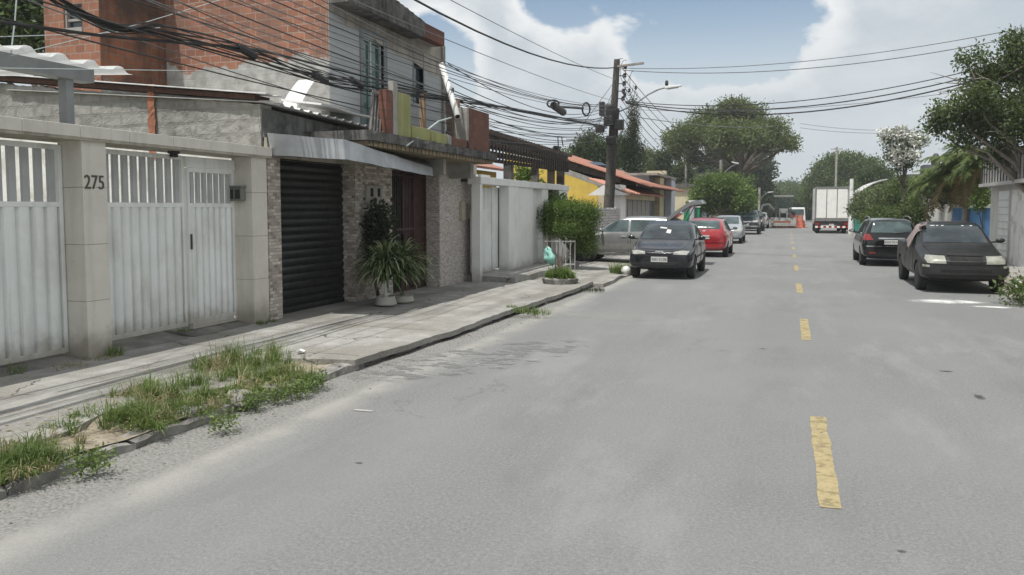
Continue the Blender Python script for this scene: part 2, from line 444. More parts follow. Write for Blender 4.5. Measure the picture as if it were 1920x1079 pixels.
MT['terracotta'] = M('terracotta', (.42, .20, .14), (.50, .26, .19), 3, .85, .3, stain=(.25, .11, .07), samt=.4)
MT['dark_grey_wall'] = M('dark_grey_wall', (.085, .09, .098), (.12, .125, .135), 2, .85, .1, stain=(.05, .05, .055))
MT['pale_blue_wall'] = M('pale_blue_wall', (.42, .45, .49), (.48, .51, .55), 2, .85)
MT['ochre_pillar'] = M('ochre_pillar', (.42, .36, .22), (.48, .42, .27), 2, .85, stain=(.3, .26, .17))

# ------------------------------------------------------------------ the ground
KX = [(-30, -4.45), (2, -4.45), (5, -4.47), (8, -4.33), (10, -4.22), (12, -4.2), (14, -4.12), (16, -4.06), (20, -4.15), (30, -4.3), (300, -4.4)]
def kerb_x(y): return float(np.interp(y, [a for a, b in KX], [b for a, b in KX]))
RKX = 4.62
SW = .12

def road_material():
    m, nt, p, out = new_mat('asphalt'); g = G(nt); o = g.sep()
    wob = g.math('MULTIPLY', g.math('SUBTRACT', g.noise(.55, 6, .6), .5), .9)
    fine = g.noise(42, 5, .8); mid = g.noise(5, 7, .65); big = g.noise(.22, 6, .6)
    c = g.mix(g.ramp(fine, .28, .74), (.112, .114, .113), (.244, .247, .243))
    c = g.mix(g.math('MULTIPLY', g.ramp(mid, .38, .72), .4), c, (.165, .168, .167))
    c = g.mix(g.math('MULTIPLY', g.ramp(g.noise(.55, 8, .7, g.map((1.6, .5, 1), (3, 8, 0))), .5, .66), .32), c, (.30, .302, .298))
    c = g.mix(g.math('MULTIPLY', g.ramp(g.noise(.9, 8, .7, g.map((1.2, .35, 1), (13, 2, 0))), .52, .68), .55), c, (.135, .136, .135))
    c = g.mix(g.ramp(big, .4, .65, 0, .55), c, (.208, .210, .207))
    # tyre-polished lanes run along the street
    lane = g.noise(1.0, 4, .5, g.map((.9, .03, 1)))
    c = g.mix(g.ramp(lane, .4, .7, 0, .3), c, (.228, .231, .228))
    # coarse specks of pale aggregate
    c = g.mix(g.math('MULTIPLY', g.ramp(g.noise(130, 2, .5), .60, .72), .55), c, (.46, .455, .44))
    c = g.mix(g.math('MULTIPLY', g.ramp(g.noise(110, 2, .5, g.map(loc=(3, 3, 3))), .62, .74), .6), c, (.07, .07, .07))
    v = g.N.new('ShaderNodeTexVoronoi'); v.feature = 'DISTANCE_TO_EDGE'; v.inputs['Scale'].default_value = .16
    wv = g.N.new('ShaderNodeVectorMath'); wv.operation = 'ADD'; g.L.new(g.co(), wv.inputs[0])
    nz = g.N.new('ShaderNodeTexNoise'); nz.inputs['Scale'].default_value = .9; nz.inputs['Detail'].default_value = 8; nz.inputs['Roughness'].default_value = .65
    g.L.new(g.co(), nz.inputs['Vector']); sc = g.N.new('ShaderNodeVectorMath'); sc.operation = 'SCALE'; sc.inputs['Scale'].default_value = 2.6
    g.L.new(nz.outputs['Color'], sc.inputs[0]); g.L.new(sc.outputs[0], wv.inputs[1]); g.L.new(wv.outputs[0], v.inputs['Vector'])
    c = g.mix(g.math('MULTIPLY', g.ramp(v.outputs['Distance'], .0030, .0008), g.ramp(g.noise(.35, 3), .5, .58, 0, .6)), c, (.09, .09, .088))
    # sand washed up along the gutter, coarse broken concrete right at the kerb
    xd = g.math('ADD', o[0], wob)
    sand = g.math('MULTIPLY', g.ramp(g.math('ADD', o[0], g.math('MULTIPLY', wob, .45)), -3.42, -3.80), g.ramp(g.noise(1.6, 7, .65), .3, .6, .3, 1))
    c = g.mix(g.math('MULTIPLY', sand, .6), c, g.mix(g.ramp(fine, .3, .7), (.33, .318, .285), (.41, .395, .355)))
    gut = g.ramp(g.math('ADD', o[0], g.math('MULTIPLY', wob, .25)), -3.78, -3.95)
    gc = g.mix(g.ramp(g.noise(38, 6, .75), .3, .68), (.10, .098, .092), (.29, .286, .27))
    c = g.mix(g.math('MULTIPLY', gut, .85), c, gc)
    rs = g.math('MULTIPLY', g.ramp(xd, 3.7, 4.6), g.ramp(g.noise(1.3, 7, .65), .35, .65))
    c = g.mix(g.math('MULTIPLY', rs, .7), c, (.36, .335, .28))
    nt.links.new(c, p.inputs['Base Color']); p.inputs['Roughness'].default_value = .88
    p.inputs['Specular IOR Level'].default_value = .3
    g.bump(p, g.math('ADD', fine, g.math('MULTIPLY', gut, g.noise(30, 6, .7))), .55, .012)
    return m
MT['asphalt'] = road_material()

def walk_material():
    m, nt, p, out = new_mat('old_concrete'); g = G(nt); o = g.sep()
    c = g.mix(g.ramp(g.noise(3.2, 8, .68), .3, .72), (.205, .20, .185), (.345, .34, .32))
    c = g.mix(g.math('MULTIPLY', g.ramp(g.noise(.8, 8, .62, g.map(loc=(5, 2, 0))), .45, .60), .7), c, (.165, .152, .130))
    c = g.mix(g.math('MULTIPLY', g.ramp(g.noise(1.0, 7, .6, g.map((1.9, .32, 1))), .48, .66), .65), c, (.115, .108, .097))
    c = g.mix(g.math('MULTIPLY', g.ramp(g.noise(48, 4, .7), .3, .7), .35), c, (.46, .445, .41))
    # hairline cracks
    v = g.N.new('ShaderNodeTexVoronoi'); v.feature = 'DISTANCE_TO_EDGE'; v.inputs['Scale'].default_value = .42
    wv = g.N.new('ShaderNodeVectorMath'); wv.operation = 'ADD'; g.L.new(g.co(), wv.inputs[0])
    nz = g.N.new('ShaderNodeTexNoise'); nz.inputs['Scale'].default_value = 1.6; nz.inputs['Detail'].default_value = 6
    g.L.new(g.co(), nz.inputs['Vector']); g.L.new(nz.outputs['Color'], wv.inputs[1]); g.L.new(wv.outputs[0], v.inputs['Vector'])
    c = g.mix(g.math('MULTIPLY', g.ramp(v.outputs['Distance'], .007, .002), g.ramp(g.noise(.9, 3), .47, .53, 0, .9)), c, (.07, .065, .058))
    nt.links.new(c, p.inputs['Base Color']); p.inputs['Roughness'].default_value = .92
    p.inputs['Specular IOR Level'].default_value = .3
    g.bump(p, g.math('ADD', g.noise(35, 6, .7), g.math('MULTIPLY', g.noise(2.5, 6), 1.5)), .5, .015)
    return m
MT['old_concrete'] = walk_material()
MT['soil'] = M('soil', (.22, .185, .135), (.36, .315, .245), 7, .97, .9, 25, stain=(.14, .115, .08), samt=.6, sscale=2.)
MT['lot'] = M('lot', (.16, .15, .10), (.24, .22, .15), .8, .97, .3, stain=(.10, .12, .05), samt=.8, sscale=.3)
def line_material():
    m, nt, p, out = new_mat('yellow_line'); g = G(nt)
    c = g.mix(g.ramp(g.noise(9, 8, .68), .3, .7), (.29, .235, .12), (.36, .295, .16))
    nt.links.new(c, p.inputs['Base Color']); p.inputs['Roughness'].default_value = .85
    nt.links.new(g.math('MULTIPLY', g.ramp(g.noise(9, 8, .72), .34, .52, .55, 1.), g.ramp(g.noise(5, 6, .7), .3, .46, .45, 1.)), p.inputs['Alpha'])
    return m
MT['yellow_line'] = line_material()
MT['hill'] = leaf_mat('hill', (.035, .06, .022), (.06, .09, .03), 0)

S = dict(kind='structure')
solo('ground', MB().add([(-900, -200, -.05), (900, -200, -.05), (900, 1600, -.05), (-900, 1600, -.05)], [(0, 1, 2, 3)]), 'lot', 'bare earth lots around the street', 'ground', **S)
mb = MB()
ys = [-30 + 2 * i for i in range(40)] + [50 + 10 * i for i in range(36)]
mb.v = [(x, y, 0) for y in ys for x in (-5.2, RKX + .6)]
mb.f = [(2 * i, 2 * i + 1, 2 * i + 3, 2 * i + 2) for i in range(len(ys) - 1)]
solo('road', mb, 'asphalt', 'worn pale grey asphalt street running to the trees', 'road', **S)

# yellow centre dashes, old paint with broken edges
k = 0
for i in range(40):
    y0 = 4.88 + 6.28 * i
    if y0 > 62: break
    mb = MB()
    def dash(a, b, y0=y0):
        w = .062 + .012 * noise.noise(Vector((a * 7, y0, b)))
        return (.275 + (b - .5) * 2 * w + .008 * noise.noise(Vector((a * 20, b * 9, y0))), y0 + a * 2.15 + .03 * noise.noise(Vector((b * 14, y0, a))), .004)
    mb.sheet(dash, 24, 2)
    o = solo('centre_dash', mb, 'yellow_line', 'worn yellow centre line dash on the asphalt', 'road marking', 'yellow dashes down the street centre', **S)

def soft_mat(name, c1, c2, scale, nscale, lo=.40, hi=.58, amount=1., bump=0.):
    """a stain that lies on the road: thins out through noise towards its rim"""
    m, nt, p, out = new_mat(name); g = G(nt)
    tc = g.N.new('ShaderNodeTexCoord'); ce = g.N.new('ShaderNodeVectorMath'); ce.operation = 'SUBTRACT'
    g.L.new(tc.outputs['UV'], ce.inputs[0]); ce.inputs[1].default_value = (.5, .5, 0)
    ln = g.N.new('ShaderNodeVectorMath'); ln.operation = 'LENGTH'; g.L.new(ce.outputs[0], ln.inputs[0])
    fall = g.ramp(ln.outputs['Value'], .50, .05)
    a = g.ramp(g.math('ADD', g.math('MULTIPLY', g.noise(nscale, 8, .68), .75), g.math('MULTIPLY', fall, .42)), lo + .1, hi + .1)
    a = g.math('MULTIPLY', g.math('MULTIPLY', a, g.ramp(fall, .0, .25)), amount)
    nt.links.new(g.mix(g.ramp(g.noise(scale, 7, .7), .3, .7), c1, c2), p.inputs['Base Color'])
    p.inputs['Roughness'].default_value = .93; p.inputs['Specular IOR Level'].default_value = .25
    nt.links.new(a, p.inputs['Alpha'])
    if bump: g.bump(p, g.noise(34, 6, .7), bump, .015)
    return m
def broken_mat():
    m, nt, p, out = new_mat('broken_asphalt'); g = G(nt)
    tc = g.N.new('ShaderNodeTexCoord'); ce = g.N.new('ShaderNodeVectorMath'); ce.operation = 'SUBTRACT'
    g.L.new(tc.outputs['UV'], ce.inputs[0]); ce.inputs[1].default_value = (.5, .5, 0)
    ln = g.N.new('ShaderNodeVectorMath'); ln.operation = 'LENGTH'; g.L.new(ce.outputs[0], ln.inputs[0])
    fall = g.ramp(ln.outputs['Value'], .50, .10)
    st = g.map((1.5, 2.5, 1)); n = g.noise(1.6, 9, .66, st); n2 = g.noise(2.6, 8, .68, g.map((1.4, 2.8, 1), (3, 1, 0)))
    k = g.ramp(n, .44, .58)
    c = g.mix(k, (.36, .355, .335), g.mix(g.ramp(g.noise(40, 4, .7), .3, .7), (.13, .13, .128), (.215, .215, .21)))
    nt.links.new(c, p.inputs['Base Color'])
    a = g.math('MULTIPLY', g.math('MAXIMUM', g.ramp(n, .50, .57), g.ramp(n2, .56, .63)), g.ramp(fall, .12, .5))
    nt.links.new(g.math('MULTIPLY', a, .9), p.inputs['Alpha']); p.inputs['Roughness'].default_value = .95
    g.bump(p, g.noise(30, 6, .7), .8, .015)
    return m
MT['patch_dark'] = broken_mat()
MT['sandpatch'] = soft_mat('sandpatch', (.37, .36, .335), (.45, .44, .41), 12, 5.5, .42, .62, .8)
MT['wash'] = soft_mat('wash', (.33, .328, .315), (.39, .387, .37), 12, 2.0, .5, .9, .6)
MT['limewash'] = soft_mat('limewash', (.58, .58, .565), (.70, .695, .68), 9, 3.2, .44, .80)
MT['oil'] = soft_mat('oil', (.045, .044, .042), (.09, .088, .085), 12, 24, .45, .75, .8)
def blob(name, c, rx, ry, m, z, seed, label, rot=0.):
    mb = MB(); n = 8
    mb.sheet(lambda a, b: (c[0] + (a * 2 - 1) * rx * math.cos(rot) - (b * 2 - 1) * ry * math.sin(rot), c[1] + (a * 2 - 1) * rx * math.sin(rot) + (b * 2 - 1) * ry * math.cos(rot), z), n, n)
    mb.f = [tuple(reversed(f)) for f in mb.f] if False else mb.f
    o = solo(name, mb, m, label, 'road surface', **S)
    uv = o.data.uv_layers.new(name='uv')
    for l in o.data.loops:
        i = l.vertex_index; uv.data[l.index].uv = ((i // (n + 1)) / n, (i % (n + 1)) / n)
    return o
# broken surface near the left kerb, sand drift, lime spill by the pickup
pc = gz(905, 672); blob('broken_asphalt', pc, 2.3, .85, 'patch_dark', .004, 2.2, 'broken dark asphalt patch near the left kerb', R(62))
pc = gz(1130, 592); blob('sand_wash', pc, 2.6, 1.2, 'wash', .004, 4.4, 'pale sandy wash across the left lane')
pc = gz(1775, 566); blob('lime_spill', pc, 1.3, .75, 'limewash', .004, 12.3, 'white lime spill on the asphalt before the pickup', R(5))
pc = gz(1860, 577); blob('lime_spill', pc, .7, .35, 'limewash', .0075, 15.3, 'small white lime spill nearer the grass')
for k, (u, v, rx, ry, m) in enumerate(((1836, 745, .09, .22, 'oil'), (672, 869, .06, .03, 'oil'), (1775, 697, .15, .07, 'oil'), (1690, 1035, .05, .03, 'oil'), (1430, 655, .10, .05, 'oil'), (680, 771, .22, .05, 'sandpatch'))):
    blob('stain', gz(u, v), rx, ry, m, .0042 + .0005 * k, k, 'stain on the asphalt')

# left sidewalk: slabs of cast concrete with ragged outer edge
mb = MB()
Y0, Y1, NY, NX = -12, 17.2, 220, 16
def walk(a, b):
    y = Y0 + (Y1 - Y0) * a
    xo = kerb_x(y) + .0 + .05 * noise.noise(Vector((y * 1.7, 0, 0))) + .03 * noise.noise(Vector((y * 6, 3, 0)))
    if y < 7.3: xo -= .55 + .25 * noise.noise(Vector((y * .9, 5, 1)))        # soil strip in front of the first house
    x = -9.0 + (xo + 9.0) * b
    return (x, y, SW + .018 * noise.noise(Vector((x * .8, y * .5, 2))))
mb.sheet(walk, NY, NX, (0, 0, -.07))
solo('sidewalk', mb, 'old_concrete', 'cracked concrete sidewalk in front of the houses', 'sidewalk', **S)
mb = MB()
mb.sheet(lambda a, b: (-5.6 + 1.1 * b, -6 + 13.4 * a, .085 + .05 * noise.noise(Vector((a * 30, b * 4, 4)))), 80, 8)
solo('soil_strip', mb, 'soil', 'sandy soil strip between the sidewalk and the kerb', 'soil', **S)
# joints across the walk
mb = MB()
for y in (7.6, 9.6, 12.2, 14.5):
    mb.sheet(lambda a, b: (-7.05 + 2.6 * a, y + .03 * noise.noise(Vector((a * 5, y, 0))) + .016 * b, SW + .021 + .018 * noise.noise(Vector(((-7.05 + 2.6 * a) * .8, y * .5, 2)))), 20, 1)
solo('sidewalk_joint', mb, 'grout', 'dark joints across the concrete sidewalk', 'sidewalk', **S)
# raised apron in front of the white gate, then the far sidewalk
mb = MB()
mb.sheet(lambda a, b: (-8 + (2.4 + .1 * noise.noise(Vector((a * 8, 1, 1)))) * b, 16.3 + 5.6 * a + .5 * (1 - b), .26 - .02 * b + .01 * noise.noise(Vector((a * 9, b * 5, 0)))), 24, 10, (0, 0, -.25))
solo('apron', mb, 'old_concrete', 'raised concrete apron before the white gate', 'apron', **S)
mb = MB()
def farwalk(a, b):
    y = 17.2 + 340 * a ** 2; xo = kerb_x(y) + (.25 if y < 22 else 0) + .1 * noise.noise(Vector((y * .8, 0, 0)))
    return (-9 + (xo + 9) * b, y, .10 - .07 * max(0, b - .55) / .45 * (1 if 20 < y < 30 else .25))
mb.sheet(farwalk, 120, 10, (0, 0, -.15))
solo('sidewalk', mb, 'old_concrete', 'far concrete sidewalk with ramp down to the road', 'sidewalk', **S)
# kerb of rough stones, some sunk or missing
mb = MB()
y = -8.0
while y < 16.6:
    l = random.uniform(.55, 1.05)
    if not (9.55 < y + l / 2 < 10.1):
        late = y > 7.1; xk = kerb_x(y + l / 2) - (.07 if late else 0); h = (.055 if late else .085) + random.uniform(-.025, .02); dx = random.uniform(-.03, .03); tl = random.uniform(-.03, .03)
        m2 = MB()
        def st(a, b, xk=xk, y=y, l=l, h=h, dx=dx, tl=tl):
            q = b * 4; pts = [(0, -.1), (0, h * .8), (-.045, h), (-.16, h), (-.16, -.1)]
            i = min(3, int(q)); t = q - i; px = pts[i][0] + (pts[i + 1][0] - pts[i][0]) * t; pz = pts[i][1] + (pts[i + 1][1] - pts[i][1]) * t
            yy = y + .012 + (l - .03) * a; e = .02 if a in (0, 1) else 0
            P = Vector((xk + dx + tl * (a - .5) + px, yy, pz - e * (pz > 0)))
            return P + noise.noise_vector(P * 5) * .024 + noise.noise_vector(P * 17) * .010
        m2.sheet(st, 8, 12)
        for a in (0, 1):
            m2.add([st(a, b / 4) for b in range(5)], [(0, 1, 2, 3, 4)])
        mb.add(m2.v, m2.f)
    y += l
MT['kerbstone'] = M('kerbstone', (.17, .165, .15), (.32, .31, .285), 6, .95, .8, 40, stain=(.075, .07, .062), samt=.7, sscale=2.5)
solo('kerb', mb, 'kerbstone', 'broken stone kerb along the left sidewalk', 'kerb', smooth=False, **S)
# right side
mb = MB()
mb.sheet(lambda a, b: (RKX + .05 * noise.noise(Vector((a * 90, 0, 0))) * (1 - b) + 2.4 * b, -20 + 380 * a, .12 + .01 * noise.noise(Vector((a * 60, b * 3, 7)))), 240, 5, (0, 0, -.16))
solo('sidewalk', mb, 'old_concrete', 'concrete sidewalk on the far right side of the street', 'sidewalk', **S)
mb = MB()
mb.sheet(lambda a, b: (RKX - .12 + 1.0 * b, 4 + 17 * a, .02 + .12 * min(1, b * 3) + .03 * noise.noise(Vector((a * 30, b * 4, 9)))), 60, 8)
solo('soil_strip', mb, 'soil', 'weedy soil strip beside the parked pickup', 'soil', **S)
# ------------------------------------------------------------------ front wall number 275
F = -7.1
fw = thing('front_wall', 'tiled gate wall with house number 275 and white ribbed gates', 'wall', (F, 7.5, SW))
def pillar(y0, y1, parent):
    mb = MB(); z = SW - .03
    for h in (.66, .615, .615, .55):
        mb.box(-7.44, F, y0, y1, z + .002, z + h - .002); z += h
    o = mb.build('pillar', 'pillar_tile', parent, bevel=.004)
    MB().box(-7.43, F - .008, y0 + .006, y1 - .006, SW, 2.5).build('grout', 'grout', o)
    return o
pillar(6.47, 6.79, fw); pillar(9.29, 9.63, fw)
# coping: long tiles on a beam
mb = MB(); y = 2.4
for w in (.68, .68, .66, .68, .65, .67, .66, .68, .66, .66, .66, .66):
    y1 = min(y + w, 9.70)
    mb.box(-7.62, F + .05, y + .0025, y1 - .0025, 2.505, 2.63); y = y1
    if y >= 9.7: break
cp = mb.build('coping', 'pillar_tile', fw, bevel=.004)
MB().box(-7.60, F + .042, 2.41, 9.694, 2.475, 2.622).build('beam', 'plaster', fw)
PG = -7.40
def gate(name, y0, y1, zb, slat_w, rib_w, parent, zmid=1.80, ztop=2.43, arch=False):
    MBf = MB()
    for a in (y0, y1 - .045): MBf.box(PG - .03, PG + .03, a, a + .045, zb, ztop)
    for z in (zb + .0, zmid - .03, ztop - .05): MBf.box(PG - .028, PG + .028, y0 + .045, y1 - .045, z, z + .055)
    f = MBf.build('gate', 'gate_white', parent, bevel=.004)
    # ribbed sheet in the lower field: half-round ribs
    mb = MB(); L = y1 - y0 - .09; nr = max(2, round(L / rib_w)); w = L / nr
    def rib(a, b):
        t = a * nr; u = t - math.floor(t) if a < 1 else 1.
        return (PG - .025 + .062 * math.sin(math.pi * u) ** .5 + .004 * noise.noise(Vector((a * 5, b * 2, y0))), y0 + .045 + L * a, zb + .055 + (zmid - .085 - zb) * b)
    mb.sheet(rib, nr * 8, 6)
    mb.build('ribbed_panel', 'gate_white', f)
    n = max(2, round(L / slat_w))
    for k in range(n):
        yy = y0 + .045 + L * (k + .5) / n
        MB().box(PG - .02, PG + .02, yy - slat_w * .26, yy + slat_w * .26, zmid + .025, ztop - .05).build('slat', 'gate_grey', f)
    return f
gate('gate', 2.6, 6.46, .19, .148, .165, fw)
gate('gate', 6.80, 8.28, .22, .138, .138, fw)
g3 = gate('gate', 8.33, 9.25, .24, .112, .112, fw, zmid=1.80, ztop=2.28)
MB().box(PG - .03, PG + .03, 8.29, 9.28, 2.29, 2.43).build('transom', 'gate_white', fw, bevel=.004)
MB().box(PG + .03, PG + .05, 8.36, 8.38, 1.22, 1.42).build('handle', 'dark_metal', g3)
MB().box(PG - .015, PG + .025, 8.38, 9.20, .205, .24).box(PG, PG + .05, 8.35, 9.22, .17, .203).build('threshold', 'gate_white', fw)
text_mb('275', .215, lambda x, y, z: (F + .004 + z, 6.62 + x * .84, 2.03 + y)).build('house_number', 'digit', fw)
# twin meter boxes on the right pillar, lamp fixture over the gate
mbx = MB().box(-7.42, -7.20, 9.18, 9.285, 1.86, 2.05).build('meter_box', 'grey_box', fw, bevel=.01)
MB().box(-7.40, -7.33, 9.174, 9.182, 1.89, 2.02).build('lid', 'black_plastic', mbx); MB().box(-7.30, -7.22, 9.174, 9.182, 1.89, 2.02).build('lid', 'black_plastic', mbx)
MB().box(-7.43, -7.19, 9.16, 9.285, 2.05, 2.075).build('hood', 'grey_box', mbx)
MB().box(-7.36, -7.28, 7.98, 8.12, 2.44, 2.475).box(-7.35, -7.29, 8.0, 8.10, 2.40, 2.44).build('ceiling_lamp', 'black_plastic', fw, bevel=.01)
# low concrete ramps into the gates
for y0, y1 in ((2.6, 6.44), (6.81, 7.98), (8.10, 9.27)):
    mb = MB()
    mb.sheet(lambda a, b: (-8.1 + 0.98 * b, y0 + (y1 - y0) * a, SW + .09 - .085 * max(0, b - .45) / .55 + .01 * noise.noise(Vector((a * 4, b * 3, y0)))), 12, 8, (0, 0, -.12))
    solo('ramp', mb, 'ramp_concrete', 'short concrete ramp up to a gate', 'ramp', **S)

# ------------------------------------------------------------------ party wall, carport
pw = thing('party_wall', 'rough grey stucco party wall with a bare brick strip, behind the gates', 'wall', (-9.5, 9.75, 0))
def pw_top(x): return 3.30 + .108 * (-7.18 - x)
mb = MB()
mb.sheet(lambda a, b: (-14.0 + 6.82 * a, 9.62 + (.010 * noise.noise(Vector((a * 40, b * 9, 1))) + .006 * noise.noise(Vector((a * 150, b * 40, 4)))), 2.45 + (pw_top(-14.0 + 6.82 * a) - .05 * (1 + noise.noise(Vector((a * 40, 2, 2)))) - 2.45) * b), 260, 40, (0, .26, 0))
mb.build('stucco', 'stucco', pw)
MB().prism([(-14, 9.585, 0), (-7.32, 9.585, 0), (-7.32, 9.585, 2.58), (-14, 9.585, 3.08)], (0, .1, 0)).build('painted_base', 'stained_white', pw)
mb = MB(); q = gy(285, 200, 9.6)
mb.sheet(lambda a, b: (q.x - .06 + .13 * a + .02 * noise.noise(Vector((b * 9, a, 3))), 9.575 + .012 * noise.noise(Vector((b * 20, a * 3, 1))), 2.5 + 1.12 * b), 3, 24)
mb.build('brick_strip', M('brick_strip', (.40, .13, .06), (.5, .19, .10), 9, .9, .5, stain=(.2, .1, .07)), pw)
MB().hexa([(-14, 9.56, pw_top(-14)), (-7.22, 9.56, pw_top(-7.22)), (-7.22, 9.9, pw_top(-7.22)), (-14, 9.9, pw_top(-14))],
          [(-14, 9.56, pw_top(-14) + .07), (-7.22, 9.56, pw_top(-7.22) + .07), (-7.22, 9.9, pw_top(-7.22) + .07), (-14, 9.9, pw_top(-14) + .07)]).build('purlin', 'rust', pw)
mb = MB()
mb.sheet(lambda a, b: (-7.0 - 7 * a, 9.50 + .40 * b, pw_top(-7.0 - 7 * a) + .085 + .012 * math.sin(b * 9)), 20, 6, (0, 0, .012))
mb.build('roof_verge', 'roof_sheet', pw)

cpt = thing('carport', 'corrugated white carport canopy on a grey steel post above the gate wall', 'carport', (-7.7, 6.2, 2.6))
pb = gx(126, 230, -7.66)
MB().box(-7.72, -7.60, pb.y - .05, pb.y + .05, 2.5, gx(126, 150, -7.66).z).build('post', 'steel_grey', cpt, bevel=.004)
zb = gx(126, 150, -7.66).z
MB().box(-7.76, -7.56, 2.2, pb.y + .30, zb, zb + .15).build('beam', 'steel_grey', cpt, bevel=.004)
mb = MB()
a0 = gx(240, 153, -7.5)
def corr(a, b):
    t = a * 15; w = t - math.floor(t)
    wave = min(1, max(0, 1.5 - abs(w - .5) * 5.2))
    return (-7.42 - 4.6 * b, 1.6 + (a0.y - 1.6) * a, zb + .155 + .065 * wave + .05 * (1 - a) + .22 * b)
mb.sheet(corr, 240, 3)
def sheet_mat():
    m, nt, p, out = new_mat('translucent_roof'); g = G(nt)
    p.inputs['Base Color'].default_value = (.62, .63, .62, 1); p.inputs['Roughness'].default_value = .4
    t = g.N.new('ShaderNodeBsdfTranslucent'); t.inputs[0].default_value = (.7, .72, .72, 1)
    mx = g.N.new('ShaderNodeMixShader'); mx.inputs[0].default_value = .35
    g.L.new(p.outputs[0], mx.inputs[1]); g.L.new(t.outputs[0], mx.inputs[2]); g.L.new(mx.outputs[0], out.inputs[0]); return m
mb.build('corrugated_sheet', sheet_mat(), cpt)
MB().bar((-7.7, 3, zb + .2), (-10.5, 3, zb + .34), .06, .08).build('rafter', 'steel_grey', cpt)
MB().bar((-7.7, 5.6, zb + .15), (-10.5, 5.6, zb + .28), .06, .08).build('rafter', 'steel_grey', cpt)

# ------------------------------------------------------------------ the two-storey house
H0 = -7.1
house = thing('townhouse', 'two storey house with bare brick side, grey siding front and stone cladding below', 'house', (-9, 13.5, SW))
UX = -7.62
UY0 = gx(617, 100, UX).y; UY1 = gx(829, 100, UX).y
# ground floor
MB().box(-9, H0, 9.65, 9.95, .05, 2.5).build('stone_pillar', 'mosaic_x', house)
sx1 = gx(668, 560, H0).y
mb = MB().box(-7.55, H0, 12.10, 13.45, .05, 2.52)
mb.build('stone_pillar', 'mosaic_x', house)
MB().box(-7.54, H0 - .003, 12.09, 12.098, .05, 2.52).build('jamb', 'mosaic_y', house)
MB().box(-9, -6.87, 15.12, 17.28, .05, 2.46).build('stone_wall', 'pebble_x', house)
MB().box(-8, -6.88, 15.105, 15.12, .05, 2.46).build('jamb', 'pebble_y', house)
MB().box(-9, H0 - .01, 9.66, 15.1, 2.5, 2.78).box(-9, -6.9, 15.1, 17.28, 2.46, 2.79).build('lintel', 'plaster', house)
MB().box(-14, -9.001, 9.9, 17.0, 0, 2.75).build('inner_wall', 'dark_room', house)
MB().box(-14, -7.8, 17.1, 17.28, 0, 2.8).build('side_wall', 'plaster', house)
# rolling shutter: curved slats
mb = MB(); n = 19
for k in range(n):
    z0 = .10 + 2.38 * k / n; h = 2.38 / n
    mb.sheet(lambda a, b: (-7.36 + .02 * math.sin(math.pi * b), 9.94 + 2.15 * a, z0 + h * b * .94), 1, 5)
sh = mb.build('roller_shutter', 'shutter', house)
MB().box(-7.37, -7.32, 9.952, 12.088, .07, .115).build('bottom_rail', 'dark_metal', sh)
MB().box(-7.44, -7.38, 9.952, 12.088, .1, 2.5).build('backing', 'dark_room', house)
# maroon metal gate with a grille at its left
def mgate():
    y0, y1, X = 13.46, 15.10, -7.20
    f = MB()
    for a in (y0, 14.02, 14.50, y1 - .05): f.box(X - .03, X + .03, a, a + .05, .10, 2.45)
    for z in (.10, 1.32, 2.38): f.box(X - .026, X + .026, y0 + .05, y1 - .05, z, z + .05)
    f.box(X - .03, X + .03, y0, y1, 2.45, 2.5)
    d = f.build('metal_gate', 'maroon_paint', house, bevel=.004)
    mb = MB()
    for k in range(5): mb.box(X - .01, X + .01, y0 + .10 + .095 * k, y0 + .118 + .095 * k, .15, 2.4)
    mb.build('grille', 'dark_metal', d)
    mb = MB()
    mb.sheet(lambda a, b: (X - .005 + .010 * (1 if math.sin(a * 40) > 0 else -1), 14.07 + .43 * a, .15 + 2.23 * b), 60, 1)
    mb.sheet(lambda a, b: (X + .006 * math.sin(b * 3), 14.55 + .5 * a, .15 + 2.23 * b), 4, 6)
    mb.build('sheet_panel', 'maroon_paint', d)
    MB().box(X + .03, X + .06, 14.03, 14.06, 1.05, 1.25).build('handle', 'dark_metal', d)
    MB().box(-8.72, -8.70, 14.6, 16.6, .4, 2.3).build('passage_wall', 'white_wall', house)
    MB().box(-8.6, -8.55, 12.9, 14.3, 1.2, 2.25).build('passage_wall', 'stained_white', house)
mgate()
# meter box with three square openings on the stone pillar, two small boxes on the pebble wall
mt = MB().box(H0, H0 + .05, 12.42, 12.98, 1.80, 2.17).build('meter_box', 'concrete', house, bevel=.01)
for yy, zz in ((12.60, 2.03), (12.86, 2.03), (12.72, 1.86)): MB().box(H0 + .05, H0 + .058, yy - .06, yy + .03, zz - .06, zz + .09).build('slot', 'dark_room', mt)
b1 = MB().box(-6.87, -6.80, 16.16, 16.36, 1.50, 1.90).build('meter_box', 'beige_box', house, bevel=.008)
b2 = MB().box(-6.87, -6.78, 16.62, 17.0, 1.52, 1.86).build('meter_box', 'beige_box', house, bevel=.008)
MB().box(-6.78, -6.772, 16.66, 16.96, 1.57, 1.81).build('lid', 'grey_box', b2)
# parapet over the shutter with its corrugated roof
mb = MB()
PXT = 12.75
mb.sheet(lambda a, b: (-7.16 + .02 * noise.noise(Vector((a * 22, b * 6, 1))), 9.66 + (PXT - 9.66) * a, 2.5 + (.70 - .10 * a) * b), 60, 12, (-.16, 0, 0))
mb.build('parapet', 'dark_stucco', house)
mb = MB()
def rf(a, b):
    t = a * 15; w = t - math.floor(t); wave = min(1, max(0, 1.5 - abs(w - .5) * 6))
    y = 9.55 + (PXT + .5 - 9.55) * a
    return (-7.02 - 5 * b, y, 3.26 - .10 * a + .035 * wave + .42 * b)
mb.sheet(rf, 240, 2, (0, 0, .008))
mb.build('corrugated_roof', 'roof_sheet', house)
